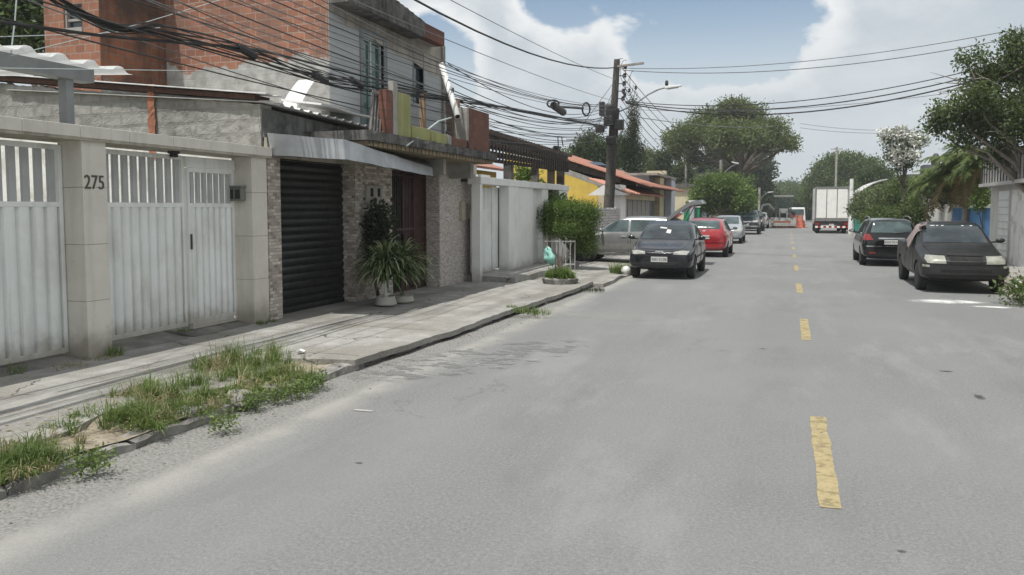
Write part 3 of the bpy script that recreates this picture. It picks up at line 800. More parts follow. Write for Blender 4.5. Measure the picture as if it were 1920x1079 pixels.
# upper storey
ux1 = gy(311, 80, UY0).x
MB().box(ux1, UX - .01, UY0, UY0 + .18, 2.6, 7.6).build('brick_side', 'brick_y', house)
tw = gx(187, 80, ux1).y
MB().box(ux1 - .18, ux1, tw + .01, UY0 + .1, 2.6, 7.2).build('brick_return', 'brick_shaded', house)
tl = gy(84, 80, tw).x
wl, wr = gy(119, 30, tw).x, gy(154, 30, tw).x; wz0, wz1 = gy(137, 56, tw).z, gy(137, 8, tw).z
MB().box(tl, wl, tw, tw + .16, 2.2, 6.9).box(wr, ux1 - .001, tw, tw + .16, 2.2, 6.9).box(wl, wr, tw, tw + .16, 2.2, wz0).box(wl, wr, tw, tw + .16, wz1, 6.9).build('brick_tower', 'brick_tower', house)
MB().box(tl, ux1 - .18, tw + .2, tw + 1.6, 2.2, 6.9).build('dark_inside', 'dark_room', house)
w = MB().box(wl, wr, tw + .10, tw + .12, wz0, wz1).build('window', 'window_blue', house)
MB().box(wl - .01, wl + .04, tw + .03, tw + .13, wz0, wz1).box(wl, wr, tw + .05, tw + .11, (wz0 + wz1) / 2 - .06, (wz0 + wz1) / 2 - .02).box(wl, wr, tw - .02, tw + .10, wz0 - .05, wz0 + .03).build('frame', 'concrete', w)
# siding front with openings
dy0, dy1 = gx(680, 150, UX).y, gx(719, 150, UX).y
ey0, ey1 = gx(775, 150, UX).y, gx(793, 150, UX).y
dz1 = gx(690, 70, UX).z; ez0, ez1 = gx(784, 195, UX).z, gx(784, 95, UX).z
TOPZ = 5.75
mb = MB()
mb.box(UX - .16, UX, UY0 + .006, dy0, 2.75, TOPZ).box(UX - .16, UX, dy1, ey0, 2.75, TOPZ).box(UX - .16, UX, ey1, UY1, 2.75, TOPZ)
mb.box(UX - .16, UX, dy0, dy1, dz1, TOPZ).box(UX - .16, UX, ey0, ey1, 2.75, ez0).box(UX - .16, UX, ey0, ey1, ez1, TOPZ)
mb.build('siding', 'siding', house)
fz = gx(620, 15, UX).z
MB().sheet(lambda a, b: (UX + .006 + .004 * noise.noise(Vector((a * 9, b * 4, 0))), UY0 + .02 + (UY1 - UY0 - .03) * a, (fz - .10) - .48 * a * .9 + .1 * noise.noise(Vector((a * 12, 0, 0))) * (1 - b) + (TOPZ - .2 - (fz - .10) + .44 * a) * b), 40, 6).build('bare_render', 'plaster', house)
d = MB().box(UX - .10, UX - .08, dy0, dy1, 2.9, dz1).build('window', 'window_green', house)
ym = dy0 + (dy1 - dy0) * .45
MB().box(UX - .09, UX - .03, ym - .02, ym + .03, 2.9, dz1 - .03).box(UX - .09, UX - .04, dy0, dy1, dz1 - .06, dz1).box(UX - .09, UX - .05, dy1 - .04, dy1, 2.9, dz1).build('frame', 'frame_pale', d)
MB().box(UX - .16, UX + .02, dy0 - .10, dy0, 2.9, dz1 + .04).box(UX - .16, UX + .02, dy1, dy1 + .14, 2.9, dz1 + .04).box(UX - .16, UX + .025, dy0 - .10, dy1 + .14, dz1 + .04, dz1 + .14).build('surround', 'frame_grey', d)
e = MB().box(UX - .10, UX - .08, ey0, ey1, ez0, ez1).build('window', 'window_blue', house)
MB().box(UX - .16, UX + .015, ey0 - .03, ey0, ez0, ez1).box(UX - .16, UX + .015, ey1, ey1 + .03, ez0, ez1).build('frame', 'frame_grey', e)
MB().box(UX - 5, UX - .165, UY1 - .17, UY1 - .005, 2.8, TOPZ).box(UX - .05, UX + .06, UY1 - .06, UY1 + .05, 2.9, 5.5).build('far_wall', 'concrete', house)
# roof slab with a stained rim, its far end bare brick
RX = -7.25
rz0, rz1 = gx(833, 88, RX).z, gx(833, 60, RX).z
ry = gx(797, 60, RX).y; rye = gx(834, 60, RX).y
mb = MB(); mb.sheet(lambda a, b: (RX + .03 * noise.noise(Vector((a * 30, b * 5, 0))), UY0 + .02 + (ry - UY0 - .02) * a, rz0 + (rz1 - rz0 + .34 * (1 - a) + .02 * noise.noise(Vector((a * 25, 1, 0)))) * b), 60, 5, (-1.6, 0, 0))
mb.build('roof_slab', 'concrete_dark', house)
MB().box(RX - .2, RX - .01, ry + .001, rye, rz0 + .02, rz1 - .01).build('brick_rim', 'brick_edge', house)
MB().box(RX - 1.6, RX - .2, ry + .001, rye, rz0 + .02, rz1 - .08).build('roof_slab', 'concrete', house)
# balcony slab on timber joists
BX = -6.02
by0, by1 = gx(692, 265, BX).y, gx(931, 295, BX).y
mb = MB(); mb.sheet(lambda a, b: (BX + .03 * noise.noise(Vector((a * 18, b * 3, 3))), by0 + (by1 - by0) * a, 2.80 + (.15 + .02 * noise.noise(Vector((a * 16, 7, 0)))) * b), 60, 3, (-1.6, 0, 0))
mb.build('balcony_slab', 'concrete_dark', house)
mb = MB(); y = by0 + .1
while y < by1 - .1:
    mb.box(-7.6, BX - .06, y, y + .12, 2.72, 2.795); y += .155
mb.build('joists', 'rafters', house)
MB().box(-6.9, BX - .35, 15.6, 15.78, 2.40, 2.72).build('bracket', 'concrete', house)
MB().box(-6.9, BX - .35, 14.2, 14.32, 2.42, 2.72).build('bracket', 'concrete', house)
MB().box(-6.86, -6.74, 16.25, 16.42, 2.35, 2.62).build('junction_box', 'black_plastic', house)
# balcony parapet pieces
def panel(name, u0, u1, vt0, vt1, m, th=.10, X=BX - .03, zb=2.95):
    a, b = gx(u0, vt0, X), gx(u1, vt1, X)
    mb = MB().hexa([(X, a.y, zb), (X, b.y, zb), (X - th, b.y, zb), (X - th, a.y, zb)], [(X, a.y, a.z), (X, b.y, b.z), (X - th, b.y, b.z), (X - th, a.y, a.z)])
    return mb.build(name, m, house, bevel=.006)
panel('painted_panel', 746, 770, 172, 180, 'lime')
panel('painted_panel', 772, 807, 236, 243, 'lime')
panel('painted_panel', 809, 838, 245, 254, 'lime')
panel('parapet_post', 737, 745.5, 152, 158, 'concrete')
panel('broken_brick', 724, 736.5, 168, 170, 'brick_pier', .14)
panel('parapet_post', 839, 847, 252, 256, 'concrete', .12)
panel('low_brick_wall', 847.5, 879, 258, 264, 'brick_pier', .14)
panel('brick_pier', 879.5, 917, 202, 214, 'brick_pier', .30)
panel('parapet_post', 876, 879.2, 202, 203, 'concrete', .28)
# awning: hipped metal sheet over shutter and door
AX = -5.97
n0, n1 = gx(503, 252, H0), gx(519, 291, H0)
c0, c1 = gx(652, 262, AX), gx(650, 299, AX)
e1 = gx(811, 331, AX - .35)
AYN = 9.72
pA = Vector((H0 + .02, AYN - .08, 2.84)); pB = Vector((H0 + .02, AYN, 2.52))
fT, fB = Vector((AX - .04, c1.y + .02, c0.z)), Vector((AX, c1.y, c1.z))
gT, gB = Vector((AX - .45, e1.y + .2, e1.z + .17)), Vector((AX - .35, e1.y, e1.z))
hT, hB = Vector((H0 + .02, 15.0, 2.80)), Vector((H0 + .02, 15.3, 2.42))
aw = MB()
def quad_sheet(P, Q, Rr, T, mb, n=10, m_=4, j=.015):
    mb.sheet(lambda a, b: (P.lerp(Q, a)).lerp(T.lerp(Rr, a), b) + noise.noise_vector((P.lerp(Q, a)).lerp(T.lerp(Rr, a), b) * 2.2) * j, n, m_)
quad_sheet(pB, fB, fT, pA, aw, 14, 4); quad_sheet(fB, gB, gT, fT, aw, 16, 4); quad_sheet(gB, hB, hT, gT, aw, 8, 4)
quad_sheet(pA, fT, gT, hT, aw, 14, 8)
aw.build('awning', 'zinc', house)
MB().tube([pB + Vector((0, .03, .01)), fB + Vector((-.02, .01, .01)), gB + Vector((-.02, 0, .01)), hB], .014, 6).build('awning_frame', 'dark_metal', house)

# loose things on and round the balcony
def burglar_bars():
    a0, a1 = gx(692, 272, -6.08), gx(722, 272, -6.08)
    t0, t1 = gx(700, 170, -6.3), gx(724, 172, -6.3)
    mb = MB()
    for k in range(6):
        f = k / 5; mb.bar(a0.lerp(a1, f) + Vector((0, 0, .02)), t0.lerp(t1, f) + Vector((0, 0, .02 * math.sin(k * 9))), .035)
    for f in (.12, .55, .9):
        mb.bar(a0.lerp(t0, f), a1.lerp(t1, f), .025)
    solo('window_grille', mb, 'grille_grey', 'weathered grey barred grille leaning at the balcony edge', 'grille')
burglar_bars()
def leaning_post(u0, v0, u1, v1, X, w, m, label):
    a, b = gx(u0, v0, X), gx(u1, v1, X); a.z = max(a.z, 2.955)
    solo('wooden_post', MB().bar(a, b, w, w * .8), m, label, 'post')
leaning_post(793, 272, 792, 176, -6.6, .10, 'wood_tan', 'tan timber post standing behind the low lime green panel')
leaning_post(856, 264, 855, 188, -6.35, .13, 'wood_tan', 'tan timber post beside the white drain pipe')
leaning_post(845, 264, 843, 165, -6.9, .15, 'wood_dark', 'dark timber post behind the white drain pipe')
a, b = gx(828, 122, -6.9), gx(858, 219, -6.05)
d_ = (b - a).normalized()
pp = thing('drain_pipe', 'white plastic drain pipe leaning down from the upper storey corner', 'pipe', b)
MB().tube([a, a.lerp(b, .5), b], .062, 16).build('pipe', 'pvc', pp, smooth=True)
MB().tube([b - d_ * .003, b + d_ * .004], .048, 16).build('pipe_mouth', 'dark_room', pp)
a, b, c = gx(762, 274, -6.0), gx(822, 228, -6.2), gx(846, 221, -6.3)
solo('conduit', MB().tube([a, a.lerp(b, .6), b, c], .016, 8), 'frame_pale', 'thin grey conduit bent over the lime green panel', 'pipe')
# bent white sheet and flat white sheet left on the corrugated roof
q0, q1 = gy(555, 205, 11.55), gy(600, 150, 11.55)
mb = MB()
mb.sheet(lambda a, b: (q0.x - .28 + .42 * a + .30 * b * b, 11.60 - .15 * (1 - b) - .10 * a, 3.28 + (q1.z - 3.28 + .02) * b - .10 * a * (1 - b)), 8, 12, (0, .02, .006))
solo('plastic_sheet', mb, 'white_sheet', 'bent white plastic sheet propped against the brick side', 'sheet')
mb = MB(); a, b = gx(595, 214, -7.15), gx(700, 232, -6.95)
mb.sheet(lambda s, t: (-7.05 - .75 * t, 11.0 + 1.95 * s, 3.40 - .045 * s + .10 * t + .03 * s * t + .01 * math.sin(9 * s)), 12, 4, (0, 0, .03))
solo('plastic_sheet', mb, 'white_sheet', 'flat white sheet lying on the corrugated roof edge', 'sheet')
# ------------------------------------------------------------------ white gate wall, timber pergola behind
W = -6.45
y_a, y_b = gx(900, 340, W).y, gx(1066, 355, W).y
gw = thing('front_wall', 'white painted gate wall with flat beam in front of the timber pergola', 'wall', (W, y_a, .1))
zt = gx(900, 331, W).z; zb_ = gx(900, 345, W).z
MB().box(W - .30, W + .02, y_a, y_b, zb_, zt).build('beam', 'white_wall', gw, bevel=.01)
yq = [gx(u, 430, W).y for u in (900, 905, 940, 954, 972, 1000, 1017, 1048, 1064)]
MB().box(W - .2, W, y_a, yq[1], .12, zb_ - .002).build('post', 'white_wall', gw)
g_ = MB().box(W - .30, W - .26, yq[1], yq[2], .30, 1.72).build('gate', 'gate_white', gw)
mb = MB()
for k in range(14):
    yy = yq[1] + (yq[2] - yq[1]) * (k + .5) / 14; mb.box(W - .29, W - .26, yy - .022, yy + .022, 1.72, zb_ - .06)
mb.build('gate_bars', 'gate_white', g_)
MB().box(W - .285, W - .25, yq[1], yq[2], 1.68, 1.74).box(W - .285, W - .25, yq[1], yq[2], .26, .32).build('gate_rail', 'gate_white', g_)
MB().box(W - .28, W - .24, yq[2] + .01, yq[2] + .16, .28, zb_ - .02).build('post', 'gate_white', gw)
g2 = MB().box(W - .30, W - .27, yq[2] + .17, yq[3], .30, zb_ - .03).build('pedestrian_door', 'gate_white', gw)
MB().box(W - .27, W - .25, yq[3] - .03, yq[3] - .01, .3, zb_ - .04).build('door_edge', 'dark_metal', g2)
MB().box(W - .26, W, yq[3], yq[4], .12, zb_ - .002).build('pillar', 'white_wall', gw)
MB().box(W - .22, W - .02, yq[4] + .002, yq[5], .12, zb_ - .003).build('wall_panel', 'white_wall', gw)
MB().box(W - .28, W - .14, yq[5] + .002, yq[6], .12, zb_ - .003).build('wall_panel', 'white_wall', gw)
MB().box(W - .24, W, yq[6], yq[6] + .55, .12, zb_ - .003).build('pillar', 'white_wall', gw)
MB().box(W - .24, W, yq[7], yq[8], .12, zb_ - .003).build('pillar', 'white_wall', gw)
MB().box(W - .5, W - .02, yq[0] + .1, yq[0] + .7, zt, zt + .05).build('cap', 'white_sheet', gw)

pg = thing('pergola', 'dark timber pergola with slatted fascia above the white gate wall', 'pergola', (-7.6, 20, 0))
PX = -6.95
t0, t1 = gx(916, 251, PX), gx(1065, 294, PX)
l0, l1 = gx(916, 304, PX), gx(1065, 323, PX)
MB().hexa([(PX, t0.y, t0.z - .16), (PX, t1.y, t1.z - .10), (PX - .08, t1.y, t1.z - .10), (PX - .08, t0.y, t0.z - .16)], [(PX, t0.y, t0.z), (PX, t1.y, t1.z), (PX - .08, t1.y, t1.z), (PX - .08, t0.y, t0.z)]).build('fascia', 'wood_dark', pg)
n = 30
for k in range(n + 1):
    f = k / n; a = t0.lerp(t1, f); b = l0.lerp(l1, f)
    MB().box(PX + .002, PX + .03, a.y - .032, a.y + .032, b.z, a.z - .1).build('slat', 'wood_dark', pg)
for f in (.0, .5, .95):
    p, q = t0.lerp(l0, .45 + .5 * f), t1.lerp(l1, .45 + .5 * f)
    MB().bar(p - Vector((.03, 0, 0)), q - Vector((.03, 0, 0)), .05, .09 + .05 * (f == .5)).build('rail', 'wood_dark', pg)
mb = MB()
for k in range(30):
    a = t0.lerp(t1, k / 29)
    MB().bar(a + Vector((.14, 0, .03)), a + Vector((-1.3, 0, .06)), .05, .09).build('rafter', 'wood_dark', pg)
for u, w in ((962, .22), (1010, .18), (1040, .2), (1058, .22)):
    p = gx(u, 340, PX - .1)
    MB().box(PX - .12 - w, PX - .12, p.y - w / 2, p.y + w / 2, 0, gx(u, 300, PX).z - .05).build('post', 'wood_dark' if u > 1020 else 'concrete_dark', pg)

# ochre house in the shade behind the pergola
oh = thing('house', 'ochre yellow house front deep in shade behind the timber pergola', 'house', (-10, 22, 0))
MB().box(-13, -10.2, 17.4, 27.5, 0, 3.1).build('wall', 'ochre', oh)
MB().box(-10.19, -10.12, 19.2, 20.6, .1, 2.3).build('door', 'dark_room', oh)
MB().box(-10.19, -10.13, 22.4, 24.0, 1.0, 2.2).build('window', 'window_blue', oh)
MB().prism([(-13.4, 17.3, 4.2), (-9.7, 17.3, 3.1), (-9.7, 17.3, 3.18), (-13.4, 17.3, 4.3)], (0, 10.4, 0)).build('roof', 'rooftile', oh)

# ------------------------------------------------------------------ yellow house with red roof, rubble wall, grey gate
yh = thing('house', 'bright yellow house with a sloping red tiled roof beyond the pole', 'house', (-9, 38, 0))
HY = 34.0
A = gy(1066, 300, HY); B = gy(1215, 348, HY)
wa, wb_ = gy(1066, 328, HY), gy(1133, 352, HY)
wtop = lambda x: wa.z + (wb_.z - wa.z) * (x - wa.x) / (wb_.x - wa.x)
xl, xr = wa.x - 3.0, -6.9
MB().prism([(xl, HY, 0), (wb_.x - .3, HY, 0), (wb_.x - .3, HY, wtop(wb_.x - .3)), (xl, HY, wtop(xl))], (0, 11, 0)).build('wall', 'yellow', yh)
MB().prism([(wb_.x - .298, HY + .02, 0), (xr, HY + .02, 0), (xr, HY + .02, wtop(xr)), (wb_.x - .298, HY + .02, wtop(wb_.x - .298))], (0, 11, 0)).build('wall', 'cream', yh)
MB().prism([(xl, HY - .006, wtop(xl) - .02), (xr, HY - .006, wtop(xr) - .02), (xr, HY - .006, wtop(xr) + .22), (xl, HY - .006, wtop(xl) + .22)], (0, .1, 0)).build('verge_band', 'concrete', yh)
rz = lambda x: A.z + (B.z - A.z) * (x - A.x) / (B.x - A.x)
mb = MB(); xe = B.x + .15
def tiles(a, b):
    x = xl + (xe - xl) * b; y = HY - .06 + 11.7 * a
    return (x, y, rz(x) + .05 * abs(math.sin(a * 12.2 / .22 * math.pi)))
mb.sheet(tiles, 330, 8, (0, 0, -.03)); mb.build('roof', 'rooftile', yh)
mb = MB()
for k in range(5): mb_x = xl + (xe - xl) * (.1 + .2 * k); MB().box(mb_x, mb_x + .08, HY - .02, HY + 11, rz(mb_x) - .20, rz(mb_x) - .07).build('purlin', 'wood_dark', yh)
MB().prism([(xl, HY + .12, rz(xl) - .5), (xr, HY + .12, rz(xr) - .3), (xr, HY + .12, rz(xr) - .06), (xl, HY + .12, rz(xl) - .06)], (0, 10, 0)).build('eave_shade', 'wood_dark', yh)
p = gy(1231, 330, 46.5)
MB().box(p.x - .55, p.x + .55, 46.3, 46.9, 0, gy(1231, 321, 46.5).z).build('chimney', 'cream', yh)
solo('roof_tank', MB().lathe([(.5, 0), (.62, .55), (.66, .58), (.3, .75), (.05, .78)], gy(1150, 352, 38) + Vector((-1.2, 1.2, .55)), 'z', 20), M('tank', (.02, .04, .07), rough=.4), 'dark blue water tank on the roof behind the pole', 'water tank')
# rubble wall and roofed gate
rw = thing('garden_wall', 'white rubble garden wall beside the leaning pole', 'wall', (-6.5, 29, 0))
yr0, yr1, yr2 = y_b + .05, gx(1162, 380, W).y, gx(1172, 380, W).y
mb = MB(); mb.sheet(lambda a, b: (W - .02 + .04 * noise.noise(Vector((a * 30, b * 8, 2))), yr0 + (yr1 - yr0) * a, .05 + (1.72 + .04 * noise.noise(Vector((a * 20, 5, 5)))) * b), 80, 24, (-.3, 0, 0)); mb.build('rubble', 'rubble', rw)
MB().box(W - .35, W + .03, yr1, yr2, .05, gx(1166, 347, W).z).build('post', 'white_wall', rw)
rg = thing('gate_house', 'small red tiled gate roof over grey board gates', 'gate', (-6.6, 37, 0))
ye = gx(1226, 380, W).y; zr = gx(1172, 376, W).z
MB().box(W - .25, W - .18, yr2 + .02, ye, .1, 2.15).build('gate_panel', M('board_grey', (.26, .25, .235), (.33, .32, .30), 3, .8, streak=(.19, .18, .17), stamt=.7), rg)
for k in range(7):
    yy = yr2 + .3 + (ye - yr2 - .6) * k / 6; MB().box(W - .18, W - .15, yy - .04, yy + .04, .1, 2.15).build('batten', 'concrete', rg)
MB().box(W - .3, W + .02, yr2, ye + .2, 2.16, 2.36).build('lintel', 'cream', rg)
mb = MB()
mb.sheet(lambda a, b: (W + .45 - 1.7 * b, yr2 - 1.3 + (ye + .9 - yr2 + 1.3) * a, 2.37 + .62 * b + .045 * abs(math.sin(a * 45))), 180, 4, (0, 0, -.05)); mb.build('roof', 'terracotta', rg)
MB().prism([(W + .4, yr2 - 1.3, 2.30), (W - .4, yr2 - 1.3, 2.86), (W - 1.3, yr2 - 1.3, 2.30)], (0, .12, 0)).build('gable', 'white_wall', rg)
# dark building with pale pillars
db = thing('building', 'dark grey flat building with pale end pillars beyond the red roof', 'building', (-7, 48, 0))
X_ = -6.35
ya, yb, yc_, yd = [gx(u, 380, X_).y for u in (1228, 1237, 1247, 1264)]
zt_ = gx(1237, 333, X_).z
MB().box(X_ - 4, X_ - .3, ya, yd, 0, zt_ + .05).build('wall', 'dark_grey_wall', db)
MB().box(X_ - .35, X_, yb, yc_ - .5, 0, zt_).build('pillar', 'ochre_pillar', db)
MB().box(X_ - .3, X_ + .05, yd - 1.6, yd, 0, zt_ + .06).build('pillar', 'pale_blue_wall', db)
MB().box(X_ - 2.5, X_ + .1, ya, yd + .1, zt_ + .06, zt_ + .18).build('roof_edge', 'concrete', db)
gwall = thing('boundary_wall', 'low grey boundary wall with white coping behind the red hatchback', 'wall', (-6.2, 62, 0))
MB().box(-6.5, -6.2, 56.5, 84, 0, 2.2).build('wall', M('bluegrey', (.30, .32, .34), (.36, .38, .40), 2, .85), gwall)
MB().box(-6.55, -6.12, 56.5, 84, 2.202, 2.34).build('coping', 'white_sheet', gwall)
gc = gy(1299, 398, 58)
gd = thing('dumpster', 'green painted metal dumpster beyond the red hatchback', 'dumpster', (gc.x, 58, 0))
MB().hexa([(gc.x - .45, 57, .15), (gc.x + .5, 57, .15), (gc.x + .5, 58.6, .15), (gc.x - .45, 58.6, .15)], [(gc.x - .55, 57, 1.85), (gc.x + .6, 57, 1.85), (gc.x + .6, 58.6, 1.85), (gc.x - .55, 58.6, 1.85)]).build('bin', M('dump_green', (.02, .20, .10), (.03, .25, .13), 2, .5), gd, bevel=.02)
MB().box(gc.x - .6, gc.x + .65, 56.95, 58.65, 1.852, 1.92).build('lid', 'gate_white', gd)
# distant low houses on the left, seen between the trees
for (u, v, Y, w, h, m, lab) in ((1330, 330, 88, 3.2, 3.2, 'pale_blue_wall', 'small pale house glimpsed between trees left of the tall tree'), (1282, 352, 70, 2.6, 3.2, 'cream', 'cream house glimpsed behind the dark building')):
    p = gy(u, v, Y); h_ = thing('house', lab, 'house', (p.x, Y, 0))
    MB().box(p.x - w, p.x + w, Y, Y + 5, 0, p.z).build('wall', m, h_)
    MB().prism([(p.x - w - .3, Y - .3, p.z), (p.x + w + .3, Y - .3, p.z), (p.x, Y - .3, p.z + .4)], (0, 5.6, 0)).build('roof', 'concrete_dark', h_)
    MB().box(p.x + .2, p.x + 1.2, Y - .03, Y - .004, 1.2, 2.4).build('window', 'window_blue', h_)

# ------------------------------------------------------------------ right side buildings
RW = 6.3
wh = thing('house', 'white two storey house with balcony railing behind the pickup', 'house', (RW, 27, 0))
yw = gx(1856, 420, RW).y
zl = gx(1880, 349, RW).z
MT['offwhite'] = M('offwhite', (.50, .495, .475), (.56, .555, .535), 2, .85, .15, stain=(.36, .355, .34), samt=.5, streak=(.38, .375, .36), stamt=.5)
MB().box(RW, RW + 6, 12, yw, 0, zl).build('wall', 'offwhite', wh)
MB().box(RW - .04, RW - .003, yw - 2.4, yw - 1.2, .1, 2.3).build('door', 'gate_white', wh)
mb = MB()
for k in range(9): mb.box(RW - .06, RW - .041, yw - 2.38, yw - 1.22, .25 + .22 * k, .27 + .22 * k)
mb.build('door_boards', 'offwhite', wh)
MB().box(RW - .05, RW - .003, yw - 6.5, yw - 2.8, .1, 2.3).build('garage_door', 'stained_white', wh)
MB().box(RW - .35, RW + 6, 12, yw + .1, zl + .002, zl + .10).build('balcony_slab', 'offwhite', wh)
mb = MB()
for k in range(26): mb.box(RW - .32, RW - .29, yw - .1 - .35 * k, yw - .075 - .35 * k, zl + .1, zl + .95)
mb.build('railing_bars', 'dark_metal', wh)
MB().box(RW - .34, RW - .27, 18, yw, zl + .95, zl + 1.0).build('handrail', 'dark_metal', wh)
MB().box(RW - .26, RW - .22, 13, yw - .05, zl + .1, zl + .92).build('railing_panel', 'offwhite', wh)
MB().box(RW + .9, RW + 6, 12, yw - .6, zl + .1, zl + 3.4).build('upper_wall', 'offwhite', wh)
MB().box(RW + .86, RW + .897, yw - 3.4, yw - 2.0, zl + .9, zl + 2.2).build('window', 'window_blue', wh)
MB().box(RW + .2, RW + 6.2, 12, yw - .1, zl + 3.4, zl + 3.5).build('roof_slab', 'rust', wh)
bw = thing('boundary_wall', 'faded blue painted wall behind the pickup', 'wall', (RW + .2, 33, 0))
y1_, y2_ = gx(1850, 400, RW + .2).y, gx(1787, 400, RW + .2).y
MT['blue_paint'] = M('blue_paint', (.035, .16, .38), (.06, .21, .44), 1.4, .8, .1, stain=(.30, .36, .42), samt=.8, sscale=1.1, streak=(.12, .24, .40), stamt=.5)
MB().box(RW + .2, RW + .4, yw + .05, y2_, 0, 1.78).build('wall', 'blue_paint', bw)
MB().box(RW + .14, RW + .46, yw + .05, y2_, 1.782, 1.83).build('coping', 'offwhite', bw)
gw2 = thing('boundary_wall', 'stained white wall under the palm fronds', 'wall', (RW + .2, 40, 0))
MB().box(RW + .15, RW + .4, y2_ + .02, y2_ + 6, 0, 1.95).build('wall', 'stained_white', gw2)
MB().box(RW + .1, RW + .45, y2_ + 2.1, y2_ + 2.5, 0, 2.2).build('pillar', 'white_wall', gw2)
MB().box(RW + .15, RW + .4, y2_ + 6.02, y2_ + 15, 0, 2.5).build('wall', 'offwhite', gw2)
bh = thing('house', 'pale flat roofed house with dark roof edge behind the flowering tree', 'house', (9, 56, 0))
p0, p1 = gy(1700, 334, 56), gy(1775, 334, 56)
MB().box(p0.x, p1.x, 56, 62, 0, p0.z).build('wall', 'cream', bh)
MB().box(p0.x - .2, p1.x + .2, 55.7, 62.2, p0.z + .002, p0.z + .22).build('roof_edge', 'concrete_dark', bh)
MB().box(p0.x + .6, p0.x + 1.8, 55.96, 55.997, 1.4, 2.6).build('window', 'window_blue', bh)
q = gy(1752, 326, 58)
MB().box(q.x - .7, q.x + .9, 57.5, 59, p0.z + .222, gy(1752, 309, 57.5).z).build('stair_box', 'dark_grey_wall', bh)
MB().lathe([(.26, 0), (.30, .4), (.20, .6), (.10, .75)], (q.x + .05, 58, gy(1752, 309, 57.5).z), 'z', 14).build('tank', 'black_plastic', bh)
ch = thing('house', 'low house with a curved pale roof beside the white truck', 'house', (8, 62, 0))
r0, r1 = gy(1611, 352, 64), gy(1662, 352, 64)
MB().box(r0.x + .1, r1.x, 64, 72, 0, 2.9).build('wall', 'offwhite', ch)
MB().sheet(lambda a, b: (r0.x + (r1.x - r0.x) * a, 63.6 + 8.6 * b, 2.95 + .9 * math.sin(a * math.pi * .5)), 12, 2, (0, 0, .08)).build('roof', 'roof_sheet', ch)

# ------------------------------------------------------------------ poles and lamps
def lamp_arm(parent, a, pts, head_dir):
    MB().tube([a] + pts, .03, 8).build('lamp_arm', 'steel_grey', parent, smooth=True)
    e = Vector(pts[-1]); hd = Vector(head_dir).normalized()
    h = MB().hexa([e + Vector((0, -.11, -.05)), e + Vector((0, .11, -.05)), e + Vector((0, .11, .05)), e + Vector((0, -.11, .05))],
                  [e + hd * .62 + Vector((0, -.09, -.02)), e + hd * .62 + Vector((0, .09, -.02)), e + hd * .62 + Vector((0, .09, .04)), e + hd * .62 + Vector((0, -.09, .04))]).build('lamp_head', 'white_sheet', parent, bevel=.015)
    MB().hexa([e + hd * .1 + Vector((0, -.08, -.075)), e + hd * .1 + Vector((0, .08, -.075)), e + hd * .1 + Vector((0, .08, -.045)), e + hd * .1 + Vector((0, -.08, -.045))],
              [e + hd * .5 + Vector((0, -.07, -.055)), e + hd * .5 + Vector((0, .07, -.055)), e + hd * .5 + Vector((0, .07, -.025)), e + hd * .5 + Vector((0, -.07, -.025))]).build('lamp_lens', 'frame_pale', h)
PX_, PY_ = -6.55, 31.0
up_ = thing('utility_pole', 'leaning dark concrete utility pole with cable boxes and street lamp', 'utility pole', gy(1137, 420, PY_) * 1 - Vector((0, 0, gy(1137, 420, PY_).z)))
base_ = gy(1135, 455, PY_); top_ = gy(1157, 112, PY_); base_.z = 0
MT['pole_concrete'] = M('pole_concrete', (.055, .051, .045), (.11, .10, .09), 5, .9, .4, stain=(.04, .037, .033), samt=.6)
MB().tube([base_, base_.lerp(top_, .35), base_.lerp(top_, .7), top_], [.20, .175, .15, .12], 10).build('pole_shaft', 'pole_concrete', up_)
P_ = lambda v: gy(1157 + (v - 112) * (1137 - 1157) / 298, v, PY_)
for k, v in enumerate((127, 143, 158, 172, 186)):
    c = P_(v) + Vector((.36, -.05, 0))
    MB().lathe([(.035, -.09), (.075, -.05), (.05, 0), (.08, .05), (.03, .09)], c, 'z', 10).build('insulator', 'black_plastic', up_)
    MB().bar(P_(v), c, .03).build('bracket', 'dark_metal', up_)
MB().bar(P_(126) + Vector((.05, -.1, 0)), P_(126) + Vector((1.1, -.2, .05)), .08).build('crossarm', 'wood_grey', up_)
for dx, v, w, h in ((-.42, 205, .20, .55), (-.1, 208, .34, .45), (.32, 236, .34, .40), (-.45, 243, .34, .26), (.05, 265, .42, .30), (-.12, 228, .38, .40)):
    c = P_(v) + Vector((dx, -.22, 0))
    MB().box(c.x - w / 2, c.x + w / 2, c.y - .12, c.y + .12, c.z - h / 2, c.z + h / 2).build('cable_box', 'black_plastic', up_, bevel=.03)
for v in (268, 284, 296): 
    MB().tube([P_(v) - Vector((0, 0, .02)), P_(v) + Vector((0, 0, .05))], .19, 14).build('band', 'dark_metal', up_)
MB().tube([P_(205) + Vector((.22, -.15, 0)), P_(300) + Vector((.24, -.18, 0)), base_ + Vector((.27, -.2, .2))], .045, 8).build('riser_pipe', 'cable_black', up_)
lamp_arm(up_, P_(215), [gy(1190, 196, PY_), gy(1215, 178, PY_), gy(1235, 168, PY_), gy(1247, 165, PY_)], (1, 0, .06))
MB().lathe([(.05, 0), (.07, .08), (.05, .2)], gy(1250, 163, PY_) + Vector((0, 0, .03)), 'z', 10).build('photo_cell', 'black_plastic', up_)
for k, (u, v, ru, rv) in enumerate(((1172, 135, 9, 22), (1180, 150, 8, 30), (1176, 178, 7, 14), (1165, 120, 10, 10), (1186, 160, 5, 26))):
    MB().tube([gy(u + ru * math.cos(a), v + rv * math.sin(a), PY_ - .1 * k) for a in [math.pi * (.1 + 1.5 * j / 16) for j in range(17)]], .010, 5).build('jumper_wire', 'cable_black', up_)
